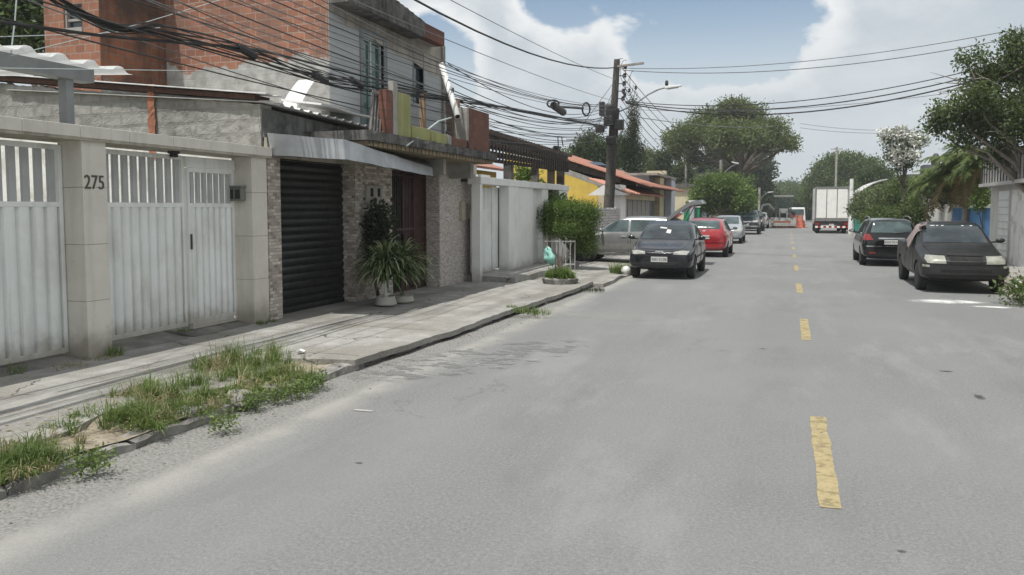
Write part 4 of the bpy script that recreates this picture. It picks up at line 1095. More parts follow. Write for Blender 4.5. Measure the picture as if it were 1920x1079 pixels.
for k, (u, v) in enumerate(((1180, 170), (1192, 165), (1172, 178))):
    c = gy(u, v, PY_ - .1); MB().lathe([(.03, -.07), (.06, -.03), (.04, .0), (.06, .04), (.03, .08)], c, 'z', 8).build('insulator', 'black_plastic', up_)
# thin transverse pole tops and further poles
def far_pole(u, vt, Y, r, label, m='concrete', lamp=None, arm=False):
    t = gy(u, vt, Y); o = thing('utility_pole', label, 'utility pole', (t.x, Y, 0))
    MB().tube([(t.x, Y, 0), (t.x, Y, t.z * .5), t], [r * 1.25, r * 1.1, r], 8).build('pole_shaft', m, o)
    if arm: MB().bar(t + Vector((-.7, 0, -.25)), t + Vector((.7, 0, -.25)), .08, .1).build('crossarm', 'wood_grey', o)
    if lamp:
        lamp_arm(o, gy(u, lamp[0], Y), [gy(a, b, Y) for a, b in lamp[1]], lamp[2])
    return o
far_pole(1597, 336, 55, .11, 'pale concrete pole on the right beside the white truck', 'white_wall')
far_pole(1569, 276, 105, .12, 'distant pole rising above the round green tree', arm=True)
far_pole(1352, 300, 66, .11, 'pole with white street lamp in front of the tall tree', 'concrete', (338, [(1360, 322), (1372, 312), (1385, 307)], (-.6, -.3, .12)))
far_pole(1424, 352, 100, .13, 'distant pole with lamp above the parked cars', 'concrete', (378, [(1432, 366), (1440, 361)], (1, 0, .08)))
far_pole(1287, 262, 78, .10, 'thin pale pole left of the tall tree trunk', 'concrete')

# ------------------------------------------------------------------ overhead wires
def wire(pts, r, m='cable_black', label=None, group=None, n=26, name='overhead_wire', cat='wire'):
    mb = MB().tube(pts, r, 5)
    return solo(name, mb, m, label, cat, group, origin=tuple(Vector(pts[0])))
def span(p, q, curv, y_start=None, n=24):
    """parabola through two points with a given sag curvature, extended back to y_start"""
    p, q = Vector(p), Vector(q); L = q.y - p.y; out = []
    ya = p.y if y_start is None else y_start
    for i in range(n + 1):
        y = ya + (q.y - ya) * i / n; t = (y - p.y) / L
        c = p.lerp(q, t); c.z += .5 * curv * (y - p.y) * (y - q.y); out.append(c)
    return out
GT = 'thin telephone wires along the left house fronts'
rr_ = random.Random(5)
obs = [(617, 8), (617, 20), (617, 34), (617, 46), (617, 58), (617, 70), (617, 82), (617, 96), (617, 104), (617, 116), (617, 122), (640, 138), (640, 150), (617, 160), (560, 175), (500, 160)]
for k, (u, v) in enumerate(obs):
    X = -6.55 + rr_.uniform(-.25, .2)
    p = gx(u, v, X); vt = 196 + k * 4.0 + rr_.uniform(-6, 6)
    q = P_(vt) + Vector((rr_.uniform(-.3, .2), -.15, 0))
    wire(span(p, q, rr_.uniform(.0045, .010), -14), .0065 + .003 * rr_.random(), 'cable_black' if k % 2 else 'cable_grey', 'thin dark telephone wire strung along the left house fronts to the pole', GT)
# upper conductor from the roof edge to the pole top
p = gx(850, 38, -6.4); q = P_(127)
wire(span(p, q, .010, -14), .022, 'cable_black', 'thick single black conductor sagging to the top of the leaning pole')
for (u, v, vt, X) in ((930, 45, 150, -6.0), (950, 120, 190, -6.2)):
    wire(span(gx(u, v, X), P_(vt), .002, -14), .008, 'cable_grey', 'thin pale wire high against the clouds left of the pole', 'thin pale wires high left of the pole')
# the heavy lashed bundle: several strands wound together
pts = [(110, 0), (300, 55), (460, 98), (600, 146), (720, 168), (860, 190), (960, 205), (1050, 222)]
ctr = []
for (u, v) in pts:
    ctr.append(gx(u, v, -6.52))
first = ctr[0] + (ctr[0] - ctr[1]) * 3.2 + Vector((0, 0, 1.5)); ctr = [first] + ctr + [P_(238) + Vector((-.2, -.1, 0))]
cb = thing('cable_bundle', 'heavy black bundle of lashed cables sagging across the house fronts', 'cables', ctr[3])
def smooth_path(c, k=8):
    out = []
    for i in range(len(c) - 1):
        p0, p1, p2, p3 = c[max(0, i - 1)], c[i], c[i + 1], c[min(len(c) - 1, i + 2)]
        for j in range(k):
            t = j / k; out.append(.5 * ((2 * p1) + (p2 - p0) * t + (2 * p0 - 5 * p1 + 4 * p2 - p3) * t * t + (3 * p1 - p0 - 3 * p2 + p3) * t ** 3))
    return out + [c[-1]]
path = smooth_path(ctr, 8)
for s in range(9):
    a0 = s * .9
    st = [p + Vector((.042 * math.cos(a0 + i * .16 * (1 + .1 * s)) * (.4 + .6 * ((s * 7) % 5) / 4), 0, .05 * math.sin(a0 + i * .23) * (.4 + .6 * ((s * 3) % 5) / 4) - .010 * s * math.sin(i * .11 + s))) for i, p in enumerate(path)]
    MB().tube(st, .007 + .005 * (s % 3 == 0), 5).build('strand', 'cable_black', cb)
for (u, v) in ((462, 97), (600, 146), (668, 156)):
    c = gx(u, v, -6.5); MB().tube([c - Vector((0, .16, -.03)), c + Vector((0, .16, -.03))], .055, 8).build('splice', 'black_plastic', cb)
# second dark cable across the brick
wire(smooth_path([gx(u, v, -6.5) for u, v in ((-260, 20), (0, 42), (180, 66), (330, 80), (480, 94))] + [gx(620, 128, -6.5), gx(800, 172, -6.5)], 6), .017, 'cable_black', 'black cable crossing the brick wall to join the bundle')
# fan of wires between bundle end and the pole
for k, (u, v, vt) in enumerate(((860, 192, 232), (860, 200, 240), (870, 215, 246), (900, 236, 240), (930, 228, 250), (830, 176, 215), (840, 150, 205), (840, 120, 200), (845, 168, 222), (900, 260, 255))):
    X = -6.6 + .03 * k
    wire(span(gx(u, v, X), P_(vt) + Vector((-.2, -.1, 0)), .012 + .002 * (k % 4)), .010, 'cable_black', 'dark service wire in the fan left of the leaning pole', 'fan of service wires left of the pole')
# white service drops
for k, (a, b, X0, X1) in enumerate((((-20, 70), (300, 52), -6.6, -8.8), ((20, 105), (420, -2), -6.7, -7.6), ((-10, 128), (620, 130), -7, -7.5))):
    wire([gx(*a, X0), gx(*a, X0).lerp(gx(*b, X1), .5) + Vector((0, 0, -.03)), gx(*b, X1)], .0045, 'frame_pale', 'pale thin wire crossing in front of the bare brick', 'pale wires in front of the bare brick')
wire([gx(20, 105, -7.6), gx(28, 40, -7.6), gx(34, -40, -7.6)], .007, 'frame_pale', 'thin pale upright wire beside the carport canopy', name='upright_wire')
# splice box with coiled loops
sx = gx(1048, 203, -6.45)
sb = thing('splice_closure', 'black cable splice with coiled spare loops hanging before the clouds', 'cable splice', sx)
MB().tube([gx(1038, 198, -6.45), gx(1056, 211, -6.45)], .11, 12).build('closure', 'black_plastic', sb)
MB().tube([gx(1040, 200, -6.45), gx(1070, 202, -6.45), gx(1093, 204, -6.45)], .035, 8).build('bracket', 'cable_black', sb)
def loop(c, ru, rv, t=.018):
    P = [gx(c[0] + ru * math.cos(a), c[1] + rv * math.sin(a), -6.45) for a in [2 * math.pi * k / 22 for k in range(23)]]
    return MB().tube(P, t, 6)
loop((1099, 205), 7, 12, .03).build('coil', 'cable_black', sb); loop((1037, 195), 11, 7, .025).build('coil', 'cable_black', sb)
a = gx(1049, 256, -6.5)
sb2 = thing('cable_hanger', 'hanging cable stub below the wires above the red roof', 'cable', a)
MB().tube([gx(1046, 258, -6.5), gx(1047, 277, -6.5)], .016, 6).build('stub', 'cable_black', sb2)
MB().tube([gx(1053, 257, -6.5), gx(1056, 276, -6.5)], .016, 6).build('stub', 'cable_black', sb2)
c = gx(1044, 278, -6.5); MB().box(c.x - .08, c.x + .08, c.y - .12, c.y + .12, c.z - .06, c.z + .06).build('clamp', 'black_plastic', sb2, bevel=.02)
# wires crossing the street from the pole to the right
cross = [((1165, 128), (1930, 46), .012), ((1168, 132), (1930, 60), .014), ((1172, 190), (1818, 126), .016), ((1172, 192), (1818, 136), .020), ((1174, 194), (1822, 144), .024), ((1174, 205), (1770, 176), .008)]
for k, (a, b, r) in enumerate(cross):
    p = gy(*a, PY_); q = gy(b[0] + 60, b[1] - 8, 27.5); sg = (.45, .55, .6, .7, .8, .3)[k]
    wire([p.lerp(q, t / 20) - Vector((0, 0, sg * 4 * (t / 20) * (1 - t / 20))) for t in range(21)], r, 'cable_black' if k in (2, 3, 4) else 'cable_grey', 'dark cable crossing the street from the leaning pole to the right', 'cables crossing the street to the right')
for k, (a, b, Y1_) in enumerate((((1180, 218), (1460, 236), 60), ((1500, 232), (1745, 243), 62), ((1500, 240), (1745, 247), 62))):
    p = gy(*a, PY_ if k == 0 else 64); q = gy(*b, Y1_)
    wire([p.lerp(q, t / 12) - Vector((0, 0, .25 * 4 * (t / 12) * (1 - t / 12))) for t in range(13)], .016, 'cable_grey', 'faint far wire across the pale sky above the street', 'faint far wires above the street')
# wires running on along the street beyond the pole
end = gy(1352, 300, 66)
for k in range(8):
    p = P_(130 + 14 * k) + Vector((.25, 0, 0)); q = end + Vector((0, 0, .9 - .22 * k))
    wire(span(p, q, .006 + .001 * k), .014, 'cable_black', 'dark wire running on down the street beyond the leaning pole', 'wires running on beyond the pole')
for k, (u, v) in enumerate(((1085, 245), (1120, 240), (1062, 262))):
    a = P_(150 + 12 * k); b = gy(u, v, 26)
    wire([a.lerp(b, t / 10) - Vector((0, 0, .5 * 4 * (t / 10) * (1 - t / 10) * (k == 2))) for t in range(11)], .010, 'cable_black', 'drooping service drop left of the leaning pole', 'drooping service drops')
# ------------------------------------------------------------------ vehicles
MT['glass'] = glass_mat('glass', (.017, .023, .026), .03)
MT['glass_teal'] = glass_mat('glass_teal', (.036, .054, .055), .04)
MT['lamp_clear'] = M('lamp_clear', (.30, .30, .28), (.42, .42, .39), 9, .18, coat=.6)
MT['lamp_dull'] = M('lamp_dull', (.24, .245, .205), (.33, .335, .285), 9, .35, coat=.3)
MT['lamp_red'] = M('lamp_red', (.20, .012, .012), (.30, .02, .018), 9, .2, coat=.6)
MT['lamp_amber'] = M('lamp_amber', (.40, .14, .02), (.48, .18, .03), 9, .25, coat=.5)
MT['plate'] = M('plate', (.50, .50, .48), (.58, .58, .56), 9, .5)
MT['plate_ink'] = M('plate_ink', (.05, .05, .05), rough=.6)
MT['chrome'] = M('chrome', (.55, .55, .55), rough=.15, metal=1.)
MT['rim_steel'] = M('rim_steel', (.16, .16, .16), (.22, .22, .22), 8, .4, metal=.4)
MT['rim_alloy'] = M('rim_alloy', (.42, .42, .42), (.5, .5, .5), 8, .3, metal=.7)
MT['arch'] = M('arch', (.010, .010, .010), rough=.95)
MT['navy'] = paint_mat('navy', (.006, .008, .013), .10, .25, damt=.035)
MT['matt_black'] = paint_mat('matt_black', (.007, .0075, .008), .32, .0, damt=.07)
MT['black_gloss'] = paint_mat('black_gloss', (.005, .0055, .006), .08, .35, damt=.03)
MT['red_paint'] = paint_mat('red_paint', (.33, .012, .018), .18, .9, damt=.05)
MT['silver_grey'] = paint_mat('silver_grey', (.27, .275, .27), .28, .6, damt=.25, metal=.55)
MT['silver'] = paint_mat('silver', (.42, .44, .46), .25, .7, damt=.12, metal=.5)
MT['dark_blue'] = paint_mat('dark_blue', (.010, .014, .024), .2, .8, damt=.08)
MT['white_paint'] = paint_mat('white_paint', (.70, .70, .69), .25, .6, damt=.08)

def loft_body(st):
    """st: stations front to rear (s, zbot, zbelt, ztop, w_low, w_mid, w_belt, w_top). Front faces -Y."""
    L = st[-1][0]; rings = []
    for (s, zb, zs, zt, wl, wm, wbt, wt) in st:
        y = s - L / 2; h = zt - zs
        half = [(wl * .55, zb), (wl, zb + .03), (wm, zb + (zs - zb) * .45), (wm * .998, zb + (zs - zb) * .72), (wbt, zs),
                (wbt + (wt - wbt) * .12 - .01, zs + h * .16), (wt + .02, zs + h * .82), (wt * .90, zs + h * .955), (wt * .52, zt)]
        rings.append([(x, y, z) for x, z in half] + [(-x, y, z) for x, z in reversed(half)])
    n = len(rings[0]); bm = bmesh.new()
    vs = [[bm.verts.new(p) for p in r] for r in rings]
    for i in range(len(vs) - 1):
        for k in range(n):
            bm.faces.new((vs[i][k], vs[i][(k + 1) % n], vs[i + 1][(k + 1) % n], vs[i + 1][k]))
    h = n // 2
    for r, rev in ((vs[0], True), (vs[-1], False)):
        for k in range(h - 1):
            f = (r[k], r[k + 1], r[n - 2 - k], r[n - 1 - k])
            bm.faces.new(f if not rev else tuple(reversed(f)))
    bmesh.ops.recalc_face_normals(bm, faces=bm.faces)
    return bm

def finish_body(bm, wheels, arch_r, half_w):
    me = bpy.data.meshes.new('body'); bm.to_mesh(me); bm.free(); me.shade_smooth()
    o = bpy.data.objects.new('body', me); col.objects.link(o)
    o.modifiers.new('s', 'SUBSURF').levels = 3
    # wheel arches cut out of the shell
    mb = MB()
    for (y, z) in wheels:
        for sx in (-1, 1):
            x0, x1 = sx * (half_w - .24), sx * (half_w + .2)
            n = 28
            ring = lambda x: [(x, y + arch_r * math.cos(2 * math.pi * k / n), z + arch_r * math.sin(2 * math.pi * k / n)) for k in range(n)]
            a, b = (ring(x0), ring(x1)) if sx > 0 else (ring(x1), ring(x0))
            mb.add(a + b, [tuple(reversed(range(n))), tuple(range(n, 2 * n))] + [(k, (k + 1) % n, n + (k + 1) % n, n + k) for k in range(n)])
    c = mb.build('cutter', 'arch')
    bpy.context.view_layer.update()
    cb_ = bmesh.new(); cb_.from_mesh(c.data); bmesh.ops.recalc_face_normals(cb_, faces=cb_.faces); cb_.to_mesh(c.data); cb_.free()
    b = o.modifiers.new('b', 'BOOLEAN'); b.operation = 'DIFFERENCE'; b.object = c; b.solver = 'EXACT'; b.material_mode = 'TRANSFER'
    o.data.materials.append(None)
    dg = bpy.context.evaluated_depsgraph_get(); dg.update()
    me2 = bpy.data.meshes.new_from_object(o.evaluated_get(dg))
    for x in (o, c): bpy.data.objects.remove(x)
    me2.name = 'body'
    return me2

def clip_patch(poly, res):
    """grid clipped to a convex 2-D outline"""
    xs = [p[0] for p in poly]; ys = [p[1] for p in poly]
    x0, x1, y0, y1 = min(xs), max(xs), min(ys), max(ys)
    bm = bmesh.new()
    nx = max(1, int((x1 - x0) / res)); ny = max(1, int((y1 - y0) / res))
    g = [[bm.verts.new((x0 + (x1 - x0) * i / nx, y0 + (y1 - y0) * j / ny, 0)) for j in range(ny + 1)] for i in range(nx + 1)]
    for i in range(nx):
        for j in range(ny): bm.faces.new((g[i][j], g[i + 1][j], g[i + 1][j + 1], g[i][j + 1]))
    area = sum(poly[i][0] * poly[(i + 1) % len(poly)][1] - poly[(i + 1) % len(poly)][0] * poly[i][1] for i in range(len(poly)))
    P = poly if area > 0 else list(reversed(poly))
    for i in range(len(P)):
        a, b = P[i], P[(i + 1) % len(P)]
        bmesh.ops.bisect_plane(bm, geom=list(bm.verts) + list(bm.edges) + list(bm.faces), plane_co=(a[0], a[1], 0), plane_no=(b[1] - a[1], -(b[0] - a[0]), 0), clear_outer=True, dist=1e-5)
    return bm

class Car:
    def __init__(s, name, label, cat, loc, rot, paint, st, wheels, arch_r=.33, wheel_r=.285, half_w=.8, rim='rim_steel', group=None):
        s.root = thing(name, label, cat, loc, rot, group)
        s.L = st[-1][0]; s.hw = half_w
        me = finish_body(loft_body(st), wheels, arch_r, half_w)
        s.bvh = BVHTree.FromPolygons([v.co.copy() for v in me.vertices], [tuple(p.vertices) for p in me.polygons])
        me.materials.clear(); me.materials.append(MT[paint]); me.materials.append(MT['arch'])
        # inside of the wheel wells: faces well inboard
        for p in me.polygons:
            c = p.center; p.material_index = 0
            for (y, z) in wheels:
                d = math.hypot(c.y - y, c.z - z)
                n = p.normal
                if d < arch_r + .01 and (abs(n.x) > .9 and abs(c.x) < half_w - .15 or n.y * (y - c.y) + n.z * (z - c.z) > .5 * d):
                    if abs(d - arch_r) < .02 or abs(c.x) < half_w - .15: p.material_index = 1
        me.shade_smooth()
        if hasattr(me, 'set_sharp_from_angle'): me.set_sharp_from_angle(angle=R(38))
        s.body = bpy.data.objects.new('body', me); col.objects.link(s.body); s.body.parent = s.root
        s.paint = paint
        w0 = None
        for (y, z) in wheels:
            for sx in (-1, 1):
                xo = sx * (half_w - .015)
                if w0 is None:
                    w0 = bpy.data.objects.new('wheel', None); col.objects.link(w0)
                    wr = wheel_r; tw = .175
                    MB().lathe([(wr * .62, 0), (wr * .70, -.008), (wr * .93, -.004), (wr * .985, .02), (wr, .045), (wr, tw - .045), (wr * .985, tw - .02), (wr * .93, tw), (wr * .62, tw)], (-tw, 0, 0), 'x', 30).build('tyre', 'rubber', w0, smooth=True, local=True)
                    rm = MB().lathe([(wr * .64, -.035), (wr * .64, -.012), (wr * .60, -.006), (wr * .57, -.022), (wr * .40, -.038), (wr * .22, -.018), (wr * .13, -.012), (wr * .05, -.010)], (0, 0, 0), 'x', 30)
                    for k in range(7):
                        a = 2 * math.pi * k / 7; u = Vector((0, math.cos(a), math.sin(a))); t = Vector((0, -math.sin(a), math.cos(a)))
                        i0, i1 = u * wr * .15, u * wr * .60; x = Vector((1, 0, 0))
                        rm.hexa([i0 - t * .025 - x * .05, i0 + t * .025 - x * .05, i1 + t * .03 - x * .05, i1 - t * .03 - x * .05], [i0 - t * .02 - x * .006, i0 + t * .02 - x * .006, i1 + t * .024 - x * .010, i1 - t * .024 - x * .010])
                    rm.build('rim', rim, w0, local=True)
                    w = w0
                else:
                    w = copy_tree(w0)
                w.parent = s.root; w.location = (xo, y, z); w.rotation_euler = (0, 0, 0 if sx > 0 else math.pi)
    def wrap(s, name, poly, side, m, off=.006, res=.04, parent=None, thick=.02):
        bm = clip_patch(poly, res); dead = []
        for v in bm.verts:
            a, b = v.co.x, v.co.y
            o, d = {'front': (Vector((a, -6, b)), Vector((0, 1, 0))), 'rear': (Vector((a, 6, b)), Vector((0, -1, 0))),
                    'left': (Vector((-4, a, b)), Vector((1, 0, 0))), 'right': (Vector((4, a, b)), Vector((-1, 0, 0))),
                    'top': (Vector((a, b, 5)), Vector((0, 0, -1)))}[side]
            hit, n, _, _ = s.bvh.ray_cast(o, d)
            if hit is None: dead.append(v); continue
            if n.dot(d) > 0: n = -n
            v.co = hit + n * off
        if dead: bmesh.ops.delete(bm, geom=dead, context='VERTS')
        if not bm.faces: bm.free(); return None
        dirv = {'front': Vector((0, 1, 0)), 'rear': Vector((0, -1, 0)), 'left': Vector((1, 0, 0)), 'right': Vector((-1, 0, 0)), 'top': Vector((0, 0, -1))}[side]
        edges = [e for e in bm.edges if e.is_boundary]
        ret = bmesh.ops.extrude_edge_only(bm, edges=edges)
        for v in ret['geom']:
            if isinstance(v, bmesh.types.BMVert): v.co += dirv * (off + thick)
        bmesh.ops.recalc_face_normals(bm, faces=bm.faces)
        # outward: most of the patch should look against the cast direction
        if sum(f.normal.dot(dirv) * f.calc_area() for f in bm.faces) > 0: bmesh.ops.reverse_faces(bm, faces=bm.faces)
        me = bpy.data.meshes.new(name); bm.to_mesh(me); bm.free()
        me.materials.append(MT[m]); me.shade_smooth()
        if hasattr(me, 'set_sharp_from_angle'): me.set_sharp_from_angle(angle=R(35))
        o = bpy.data.objects.new(name, me); col.objects.link(o); o.parent = parent or s.root
        return o
    def line(s, name, pts, side, m='arch', r=.006, parent=None):
        out = []
        for i in range(len(pts) - 1):
            for k in range(12):
                t = k / 12; a = pts[i][0] + (pts[i + 1][0] - pts[i][0]) * t; b = pts[i][1] + (pts[i + 1][1] - pts[i][1]) * t
                o, d = {'left': (Vector((-4, a, b)), Vector((1, 0, 0))), 'right': (Vector((4, a, b)), Vector((-1, 0, 0))), 'front': (Vector((a, -6, b)), Vector((0, 1, 0))), 'rear': (Vector((a, 6, b)), Vector((0, -1, 0))), 'top': (Vector((a, b, 5)), Vector((0, 0, -1)))}[side]
                h = s.bvh.ray_cast(o, d)[0]
                if h is not None: out.append(h)
        if len(out) > 2: MB().tube(out, r, 5).build(name, m, parent or s.body, local=True)
    def both(s, name, poly, m, **k):
        return [s.wrap(name, poly, sd, m, **k) for sd in ('left', 'right')]
    def pair(s, name, poly, side, m, **k):
        return [s.wrap(name, poly, side, m, **k), s.wrap(name, [(-a, b) for a, b in poly], side, m, **k)]
    def mirrors(s, y, z, m, w=.21, sides=(-1, 1)):
        for sx in sides:
            x = sx * (s.hw + .04)
            mb = MB()
            mb.lathe([(.015, -.04), (.055, -.032), (.068, 0), (.064, .03), (.055, .04)], (0, 0, 0), 'y', 14)
            mb.v = [(p[0] * 1.35 + x + sx * .06, p[1] + y, p[2] * .85 + z) for p in mb.v]
            o = mb.build('mirror', m, s.root, smooth=True, local=True)
            MB().bar((sx * (s.hw - .14), y + .03, z - .05), (x + sx * .01, y + .01, z - .03), .035).build('mirror_arm', 'black_plastic', o, local=True)
            g = MB().lathe([(.052, .041), (.05, .046)], (0, 0, 0), 'y', 14); g.v = [(p[0] * 1.3 + x + sx * .06, p[1] + y, p[2] * .8 + z) for p in g.v]
            g.build('mirror_glass', 'chrome', o, local=True)
    def plate(s, c, txt, side, w=.40, h=.13):
        x, z = c
        p = s.wrap('licence_plate', [(x - w / 2, z - h / 2), (x + w / 2, z - h / 2), (x + w / 2, z + h / 2), (x - w / 2, z + h / 2)], side, 'plate', off=.014, res=.5, thick=.06)
        if p is None: return
        yy = np.mean([v.co.y for v in p.data.vertices][:4]); sg = -1 if side == 'front' else 1
        yy = min(v.co.y for v in p.data.vertices) if side == 'front' else max(v.co.y for v in p.data.vertices)
        text_mb(txt, .095, lambda a, b, d: (x - sg * a, yy + sg * (.004 + d), z + b), .004).build('lettering', 'plate_ink', p, local=True)

def place(X, Y): return (X, Y, .002)
# ---- hatchback profile (front at s = 0)
def hatch(L=3.8, W=1.62, H=1.43, hood=.92, cowl=1.02, wtop=1.78, rtop=3.05, tail=.98, tailw=.66, boxy=0.):
    w = W / 2; k = H
    return [
        (0.00, .34, .56, .66, w * .70, w * .74, w * .70, w * .55),
        (0.06, .26, .60, .71, w * .86, w * .90, w * .86, w * .70),
        (0.22, .22, .64, .77, w * .95, w * .97, w * .94, w * .78),
        (0.60, .20, .74, .85, w * .97, w * 1.0, w * .97, w * .84),
        (cowl - .12, .20, .84, hood, w * .97, w * 1.0, w * .97, w * .86),
        (cowl + .06, .20, .87, hood + .055, w * .97, w * 1.0, w * .97, w * .86),
        ((cowl + wtop) / 2, .20, .89, (hood + k) / 2 + .055, w * .97, w * 1.0, w * .965, w * .80),
        (wtop, .20, .90, k - .035, w * .97, w * 1.0, w * .96, w * .74),
        (wtop + .28, .20, .905, k, w * .97, w * 1.0, w * .955, w * .735),
        ((wtop + rtop) / 2 + .1, .20, .915, k, w * .97, w * 1.0, w * .95, w * .725),
        (rtop, .20, .925, k - .03, w * .97, w * .995, w * .94, w * .71),
        (rtop + (L - rtop) * .45, .22, .93, k - .20 + boxy * .13, w * .95, w * .985, w * .92, w * .69),
        (L - .13, .25, .90, tail + .06 + boxy * .12, w * .93, w * .96, w * .89, w * .70),
        (L - .03, .28, .80, tail - .10, w * .88, w * .90, w * .85, w * .64),
        (L, .36, .66, tail - .24, w * .76, w * .78, w * .74, w * .55),
    ]
def side_windows(car, y_front, y_b, y_rear, y_c, belt, roof, m='glass', three=False, off=.005):
    """two or three panes per side; y along the car"""
    car.both('side_window', [(y_front, belt), (y_front + .52, roof - .02), (y_b - .03, roof), (y_b - .03, belt + .01)], m, off=off)
    car.both('side_window', [(y_b + .04, belt + .01), (y_b + .04, roof), (y_c - .12, roof - .01), (y_rear, belt + .05)], m, off=off)

# ---- dark blue hatchback facing us
Wd = 1.62
c1 = Car('parked_car', 'dark navy hatchback parked facing the camera by the left kerb', 'car', place(-2.98, 21.5), R(0), 'navy',
         hatch(), [(-1.9 + .70, .285), (-1.9 + 3.14, .285)], half_w=.81)
c1.wrap('windscreen', [(-.615, .97), (.615, .97), (.53, 1.35), (-.53, 1.35)], 'front', 'glass', off=.005)
c1.wrap('rear_window', [(-.52, 1.05), (.52, 1.05), (.46, 1.30), (-.46, 1.30)], 'rear', 'glass')
side_windows(c1, -.78, .12, 1.30, 1.05, .95, 1.31)
c1.pair('headlight', [(.34, .625), (.66, .615), (.71, .70), (.56, .715), (.36, .685)], 'front', 'lamp_clear', off=.010)
c1.wrap('grille', [(-.28, .655), (.28, .655), (.24, .715), (-.24, .715)], 'front', 'black_plastic', off=.006)
c1.wrap('grille_bar', [(-.10, .675), (.10, .675), (.10, .70), (-.10, .70)], 'front', 'chrome', off=.012)
c1.wrap('lower_grille', [(-.42, .30), (.42, .30), (.46, .44), (-.46, .44)], 'front', 'black_plastic', off=.004)
c1.wrap('bumper_line', [(-.62, .585), (.62, .585), (.62, .60), (-.62, .60)], 'front', 'black_plastic', off=.004)
c1.plate((0, .50), 'KKI 3128', 'front')
c1.mirrors(-.72, 1.0, 'navy')
for sd in ('left', 'right'):
    c1.line('door_seam', [(-.80, .93), (-.86, .34), (.15, .30), (.12, .94)], sd); c1.line('door_seam', [(.20, .94), (.22, .30), (.85, .36), (1.02, .70)], sd)
    c1.wrap('side_moulding', [(-.84, .50), (1.0, .52), (1.0, .57), (-.84, .55)], sd, 'black_plastic', off=.012)
    c1.wrap('door_handle', [(-.05, .80), (.10, .80), (.10, .835), (-.05, .835)], sd, 'black_plastic', off=.02)
c1.line('bonnet_seam', [(-.62, .90), (-.56, .76), (0, .735), (.56, .76), (.62, .90)], 'front')
tagp = c1.wrap('sun_visor_paper', [(-.20, 1.235), (-.02, 1.22), (-.02, 1.25), (-.2, 1.27)], 'front', 'plate', off=.007, thick=0)
c1.wrap('windscreen_paper', [(-.02, 1.12), (.10, 1.10), (.11, 1.19), (.0, 1.21)], 'front', 'plate', off=.007, thick=0)

# ---- red hatchback, rear to us
c2 = Car('parked_car', 'red hatchback parked with its rear to the camera', 'car', place(-2.84, 31.0), R(180), 'red_paint',
         hatch(L=3.75, W=1.66, H=1.43, boxy=.7), [(-1.875 + .72, .285), (-1.875 + 3.15, .285)], half_w=.83, rim='rim_alloy')
c2.wrap('rear_window', [(-.57, 1.02), (.57, 1.02), (.50, 1.325), (-.50, 1.325)], 'rear', 'glass_teal', off=.006)
c2.wrap('windscreen', [(-.615, .97), (.615, .97), (.53, 1.35), (-.53, 1.35)], 'front', 'glass')
side_windows(c2, -.78, .12, 1.34, 1.22, .95, 1.31)
c2.pair('taillight', [(.56, .70), (.80, .72), (.80, .90), (.70, .95), (.60, .88)], 'rear', 'lamp_red', off=.010)
c2.wrap('licence_plate_recess', [(-.30, .66), (.30, .66), (.28, .80), (-.28, .80)], 'rear', 'red_paint', off=.004)
c2.plate((0, .73), 'KGX 2047', 'rear')
c2.wrap('bumper_strip', [(-.72, .55), (.72, .55), (.72, .60), (-.72, .60)], 'rear', 'red_paint', off=.022)
c2.wrap('tail_badge', [(-.05, .93), (.05, .93), (.05, .97), (-.05, .97)], 'rear', 'chrome', off=.012)
c2.line('hatch_seam', [(-.62, 1.30), (-.66, .95), (-.55, .63), (.55, .63), (.66, .95), (.62, 1.30)], 'rear')
c2.mirrors(-.72, 1.0, 'black_plastic')
for sd in ('left', 'right'): c2.line('door_seam', [(-.80, .93), (-.86, .34), (.15, .30), (.12, .94)], sd)

# ---- silver sedan facing us
c3 = Car('parked_car', 'pale silver car parked facing the camera behind the red hatchback', 'car', place(-2.94, 42.8), R(0), 'silver',
         hatch(L=3.95, W=1.66, H=1.42, wtop=1.85), [(-1.975 + .72, .285), (-1.975 + 3.2, .285)], half_w=.83)
c3.wrap('windscreen', [(-.62, .98), (.62, .98), (.54, 1.34), (-.54, 1.34)], 'front', 'glass_teal')
side_windows(c3, -.8, .12, 1.34, 1.1, .95, 1.30)
c3.pair('headlight', [(.42, .60), (.72, .62), (.74, .76), (.58, .76), (.44, .68)], 'front', 'lamp_clear', off=.010)
c3.wrap('grille', [(-.30, .62), (.30, .62), (.28, .69), (-.28, .69)], 'front', 'black_plastic')
c3.wrap('lower_grille', [(-.4, .30), (.4, .30), (.42, .38), (-.42, .38)], 'front', 'black_plastic')
c3.plate((0, .47), 'PEV 6190', 'front')
c3.mirrors(-.72, 1.0, 'black_plastic')
for sd in ('left', 'right'): c3.line('door_seam', [(-.82, .93), (-.88, .34), (.15, .30), (.12, .94)], sd)

# ---- dark pickups further on
c4 = Car('parked_car', 'dark blue off road car parked facing the camera, fourth along the left', 'car', place(-2.67, 58.0), R(0), 'dark_blue',
         [(s, zb + .14, zs + .2, zt + .22, a, b, c, d) for (s, zb, zs, zt, a, b, c, d) in hatch(L=4.2, W=1.78, H=1.48, boxy=1.)], [(-2.1 + .8, .33), (-2.1 + 3.45, .33)], half_w=.89, wheel_r=.34, arch_r=.39, rim='rim_alloy')
c4.wrap('windscreen', [(-.66, 1.20), (.66, 1.20), (.56, 1.58), (-.56, 1.58)], 'front', 'glass_teal')
side_windows(c4, -.78, .12, 1.4, 1.3, 1.17, 1.54)
c4.pair('headlight', [(.42, .84), (.76, .84), (.78, .95), (.44, .95)], 'front', 'lamp_clear', off=.01)
c4.wrap('grille', [(-.36, .84), (.36, .84), (.36, .96), (-.36, .96)], 'front', 'chrome')
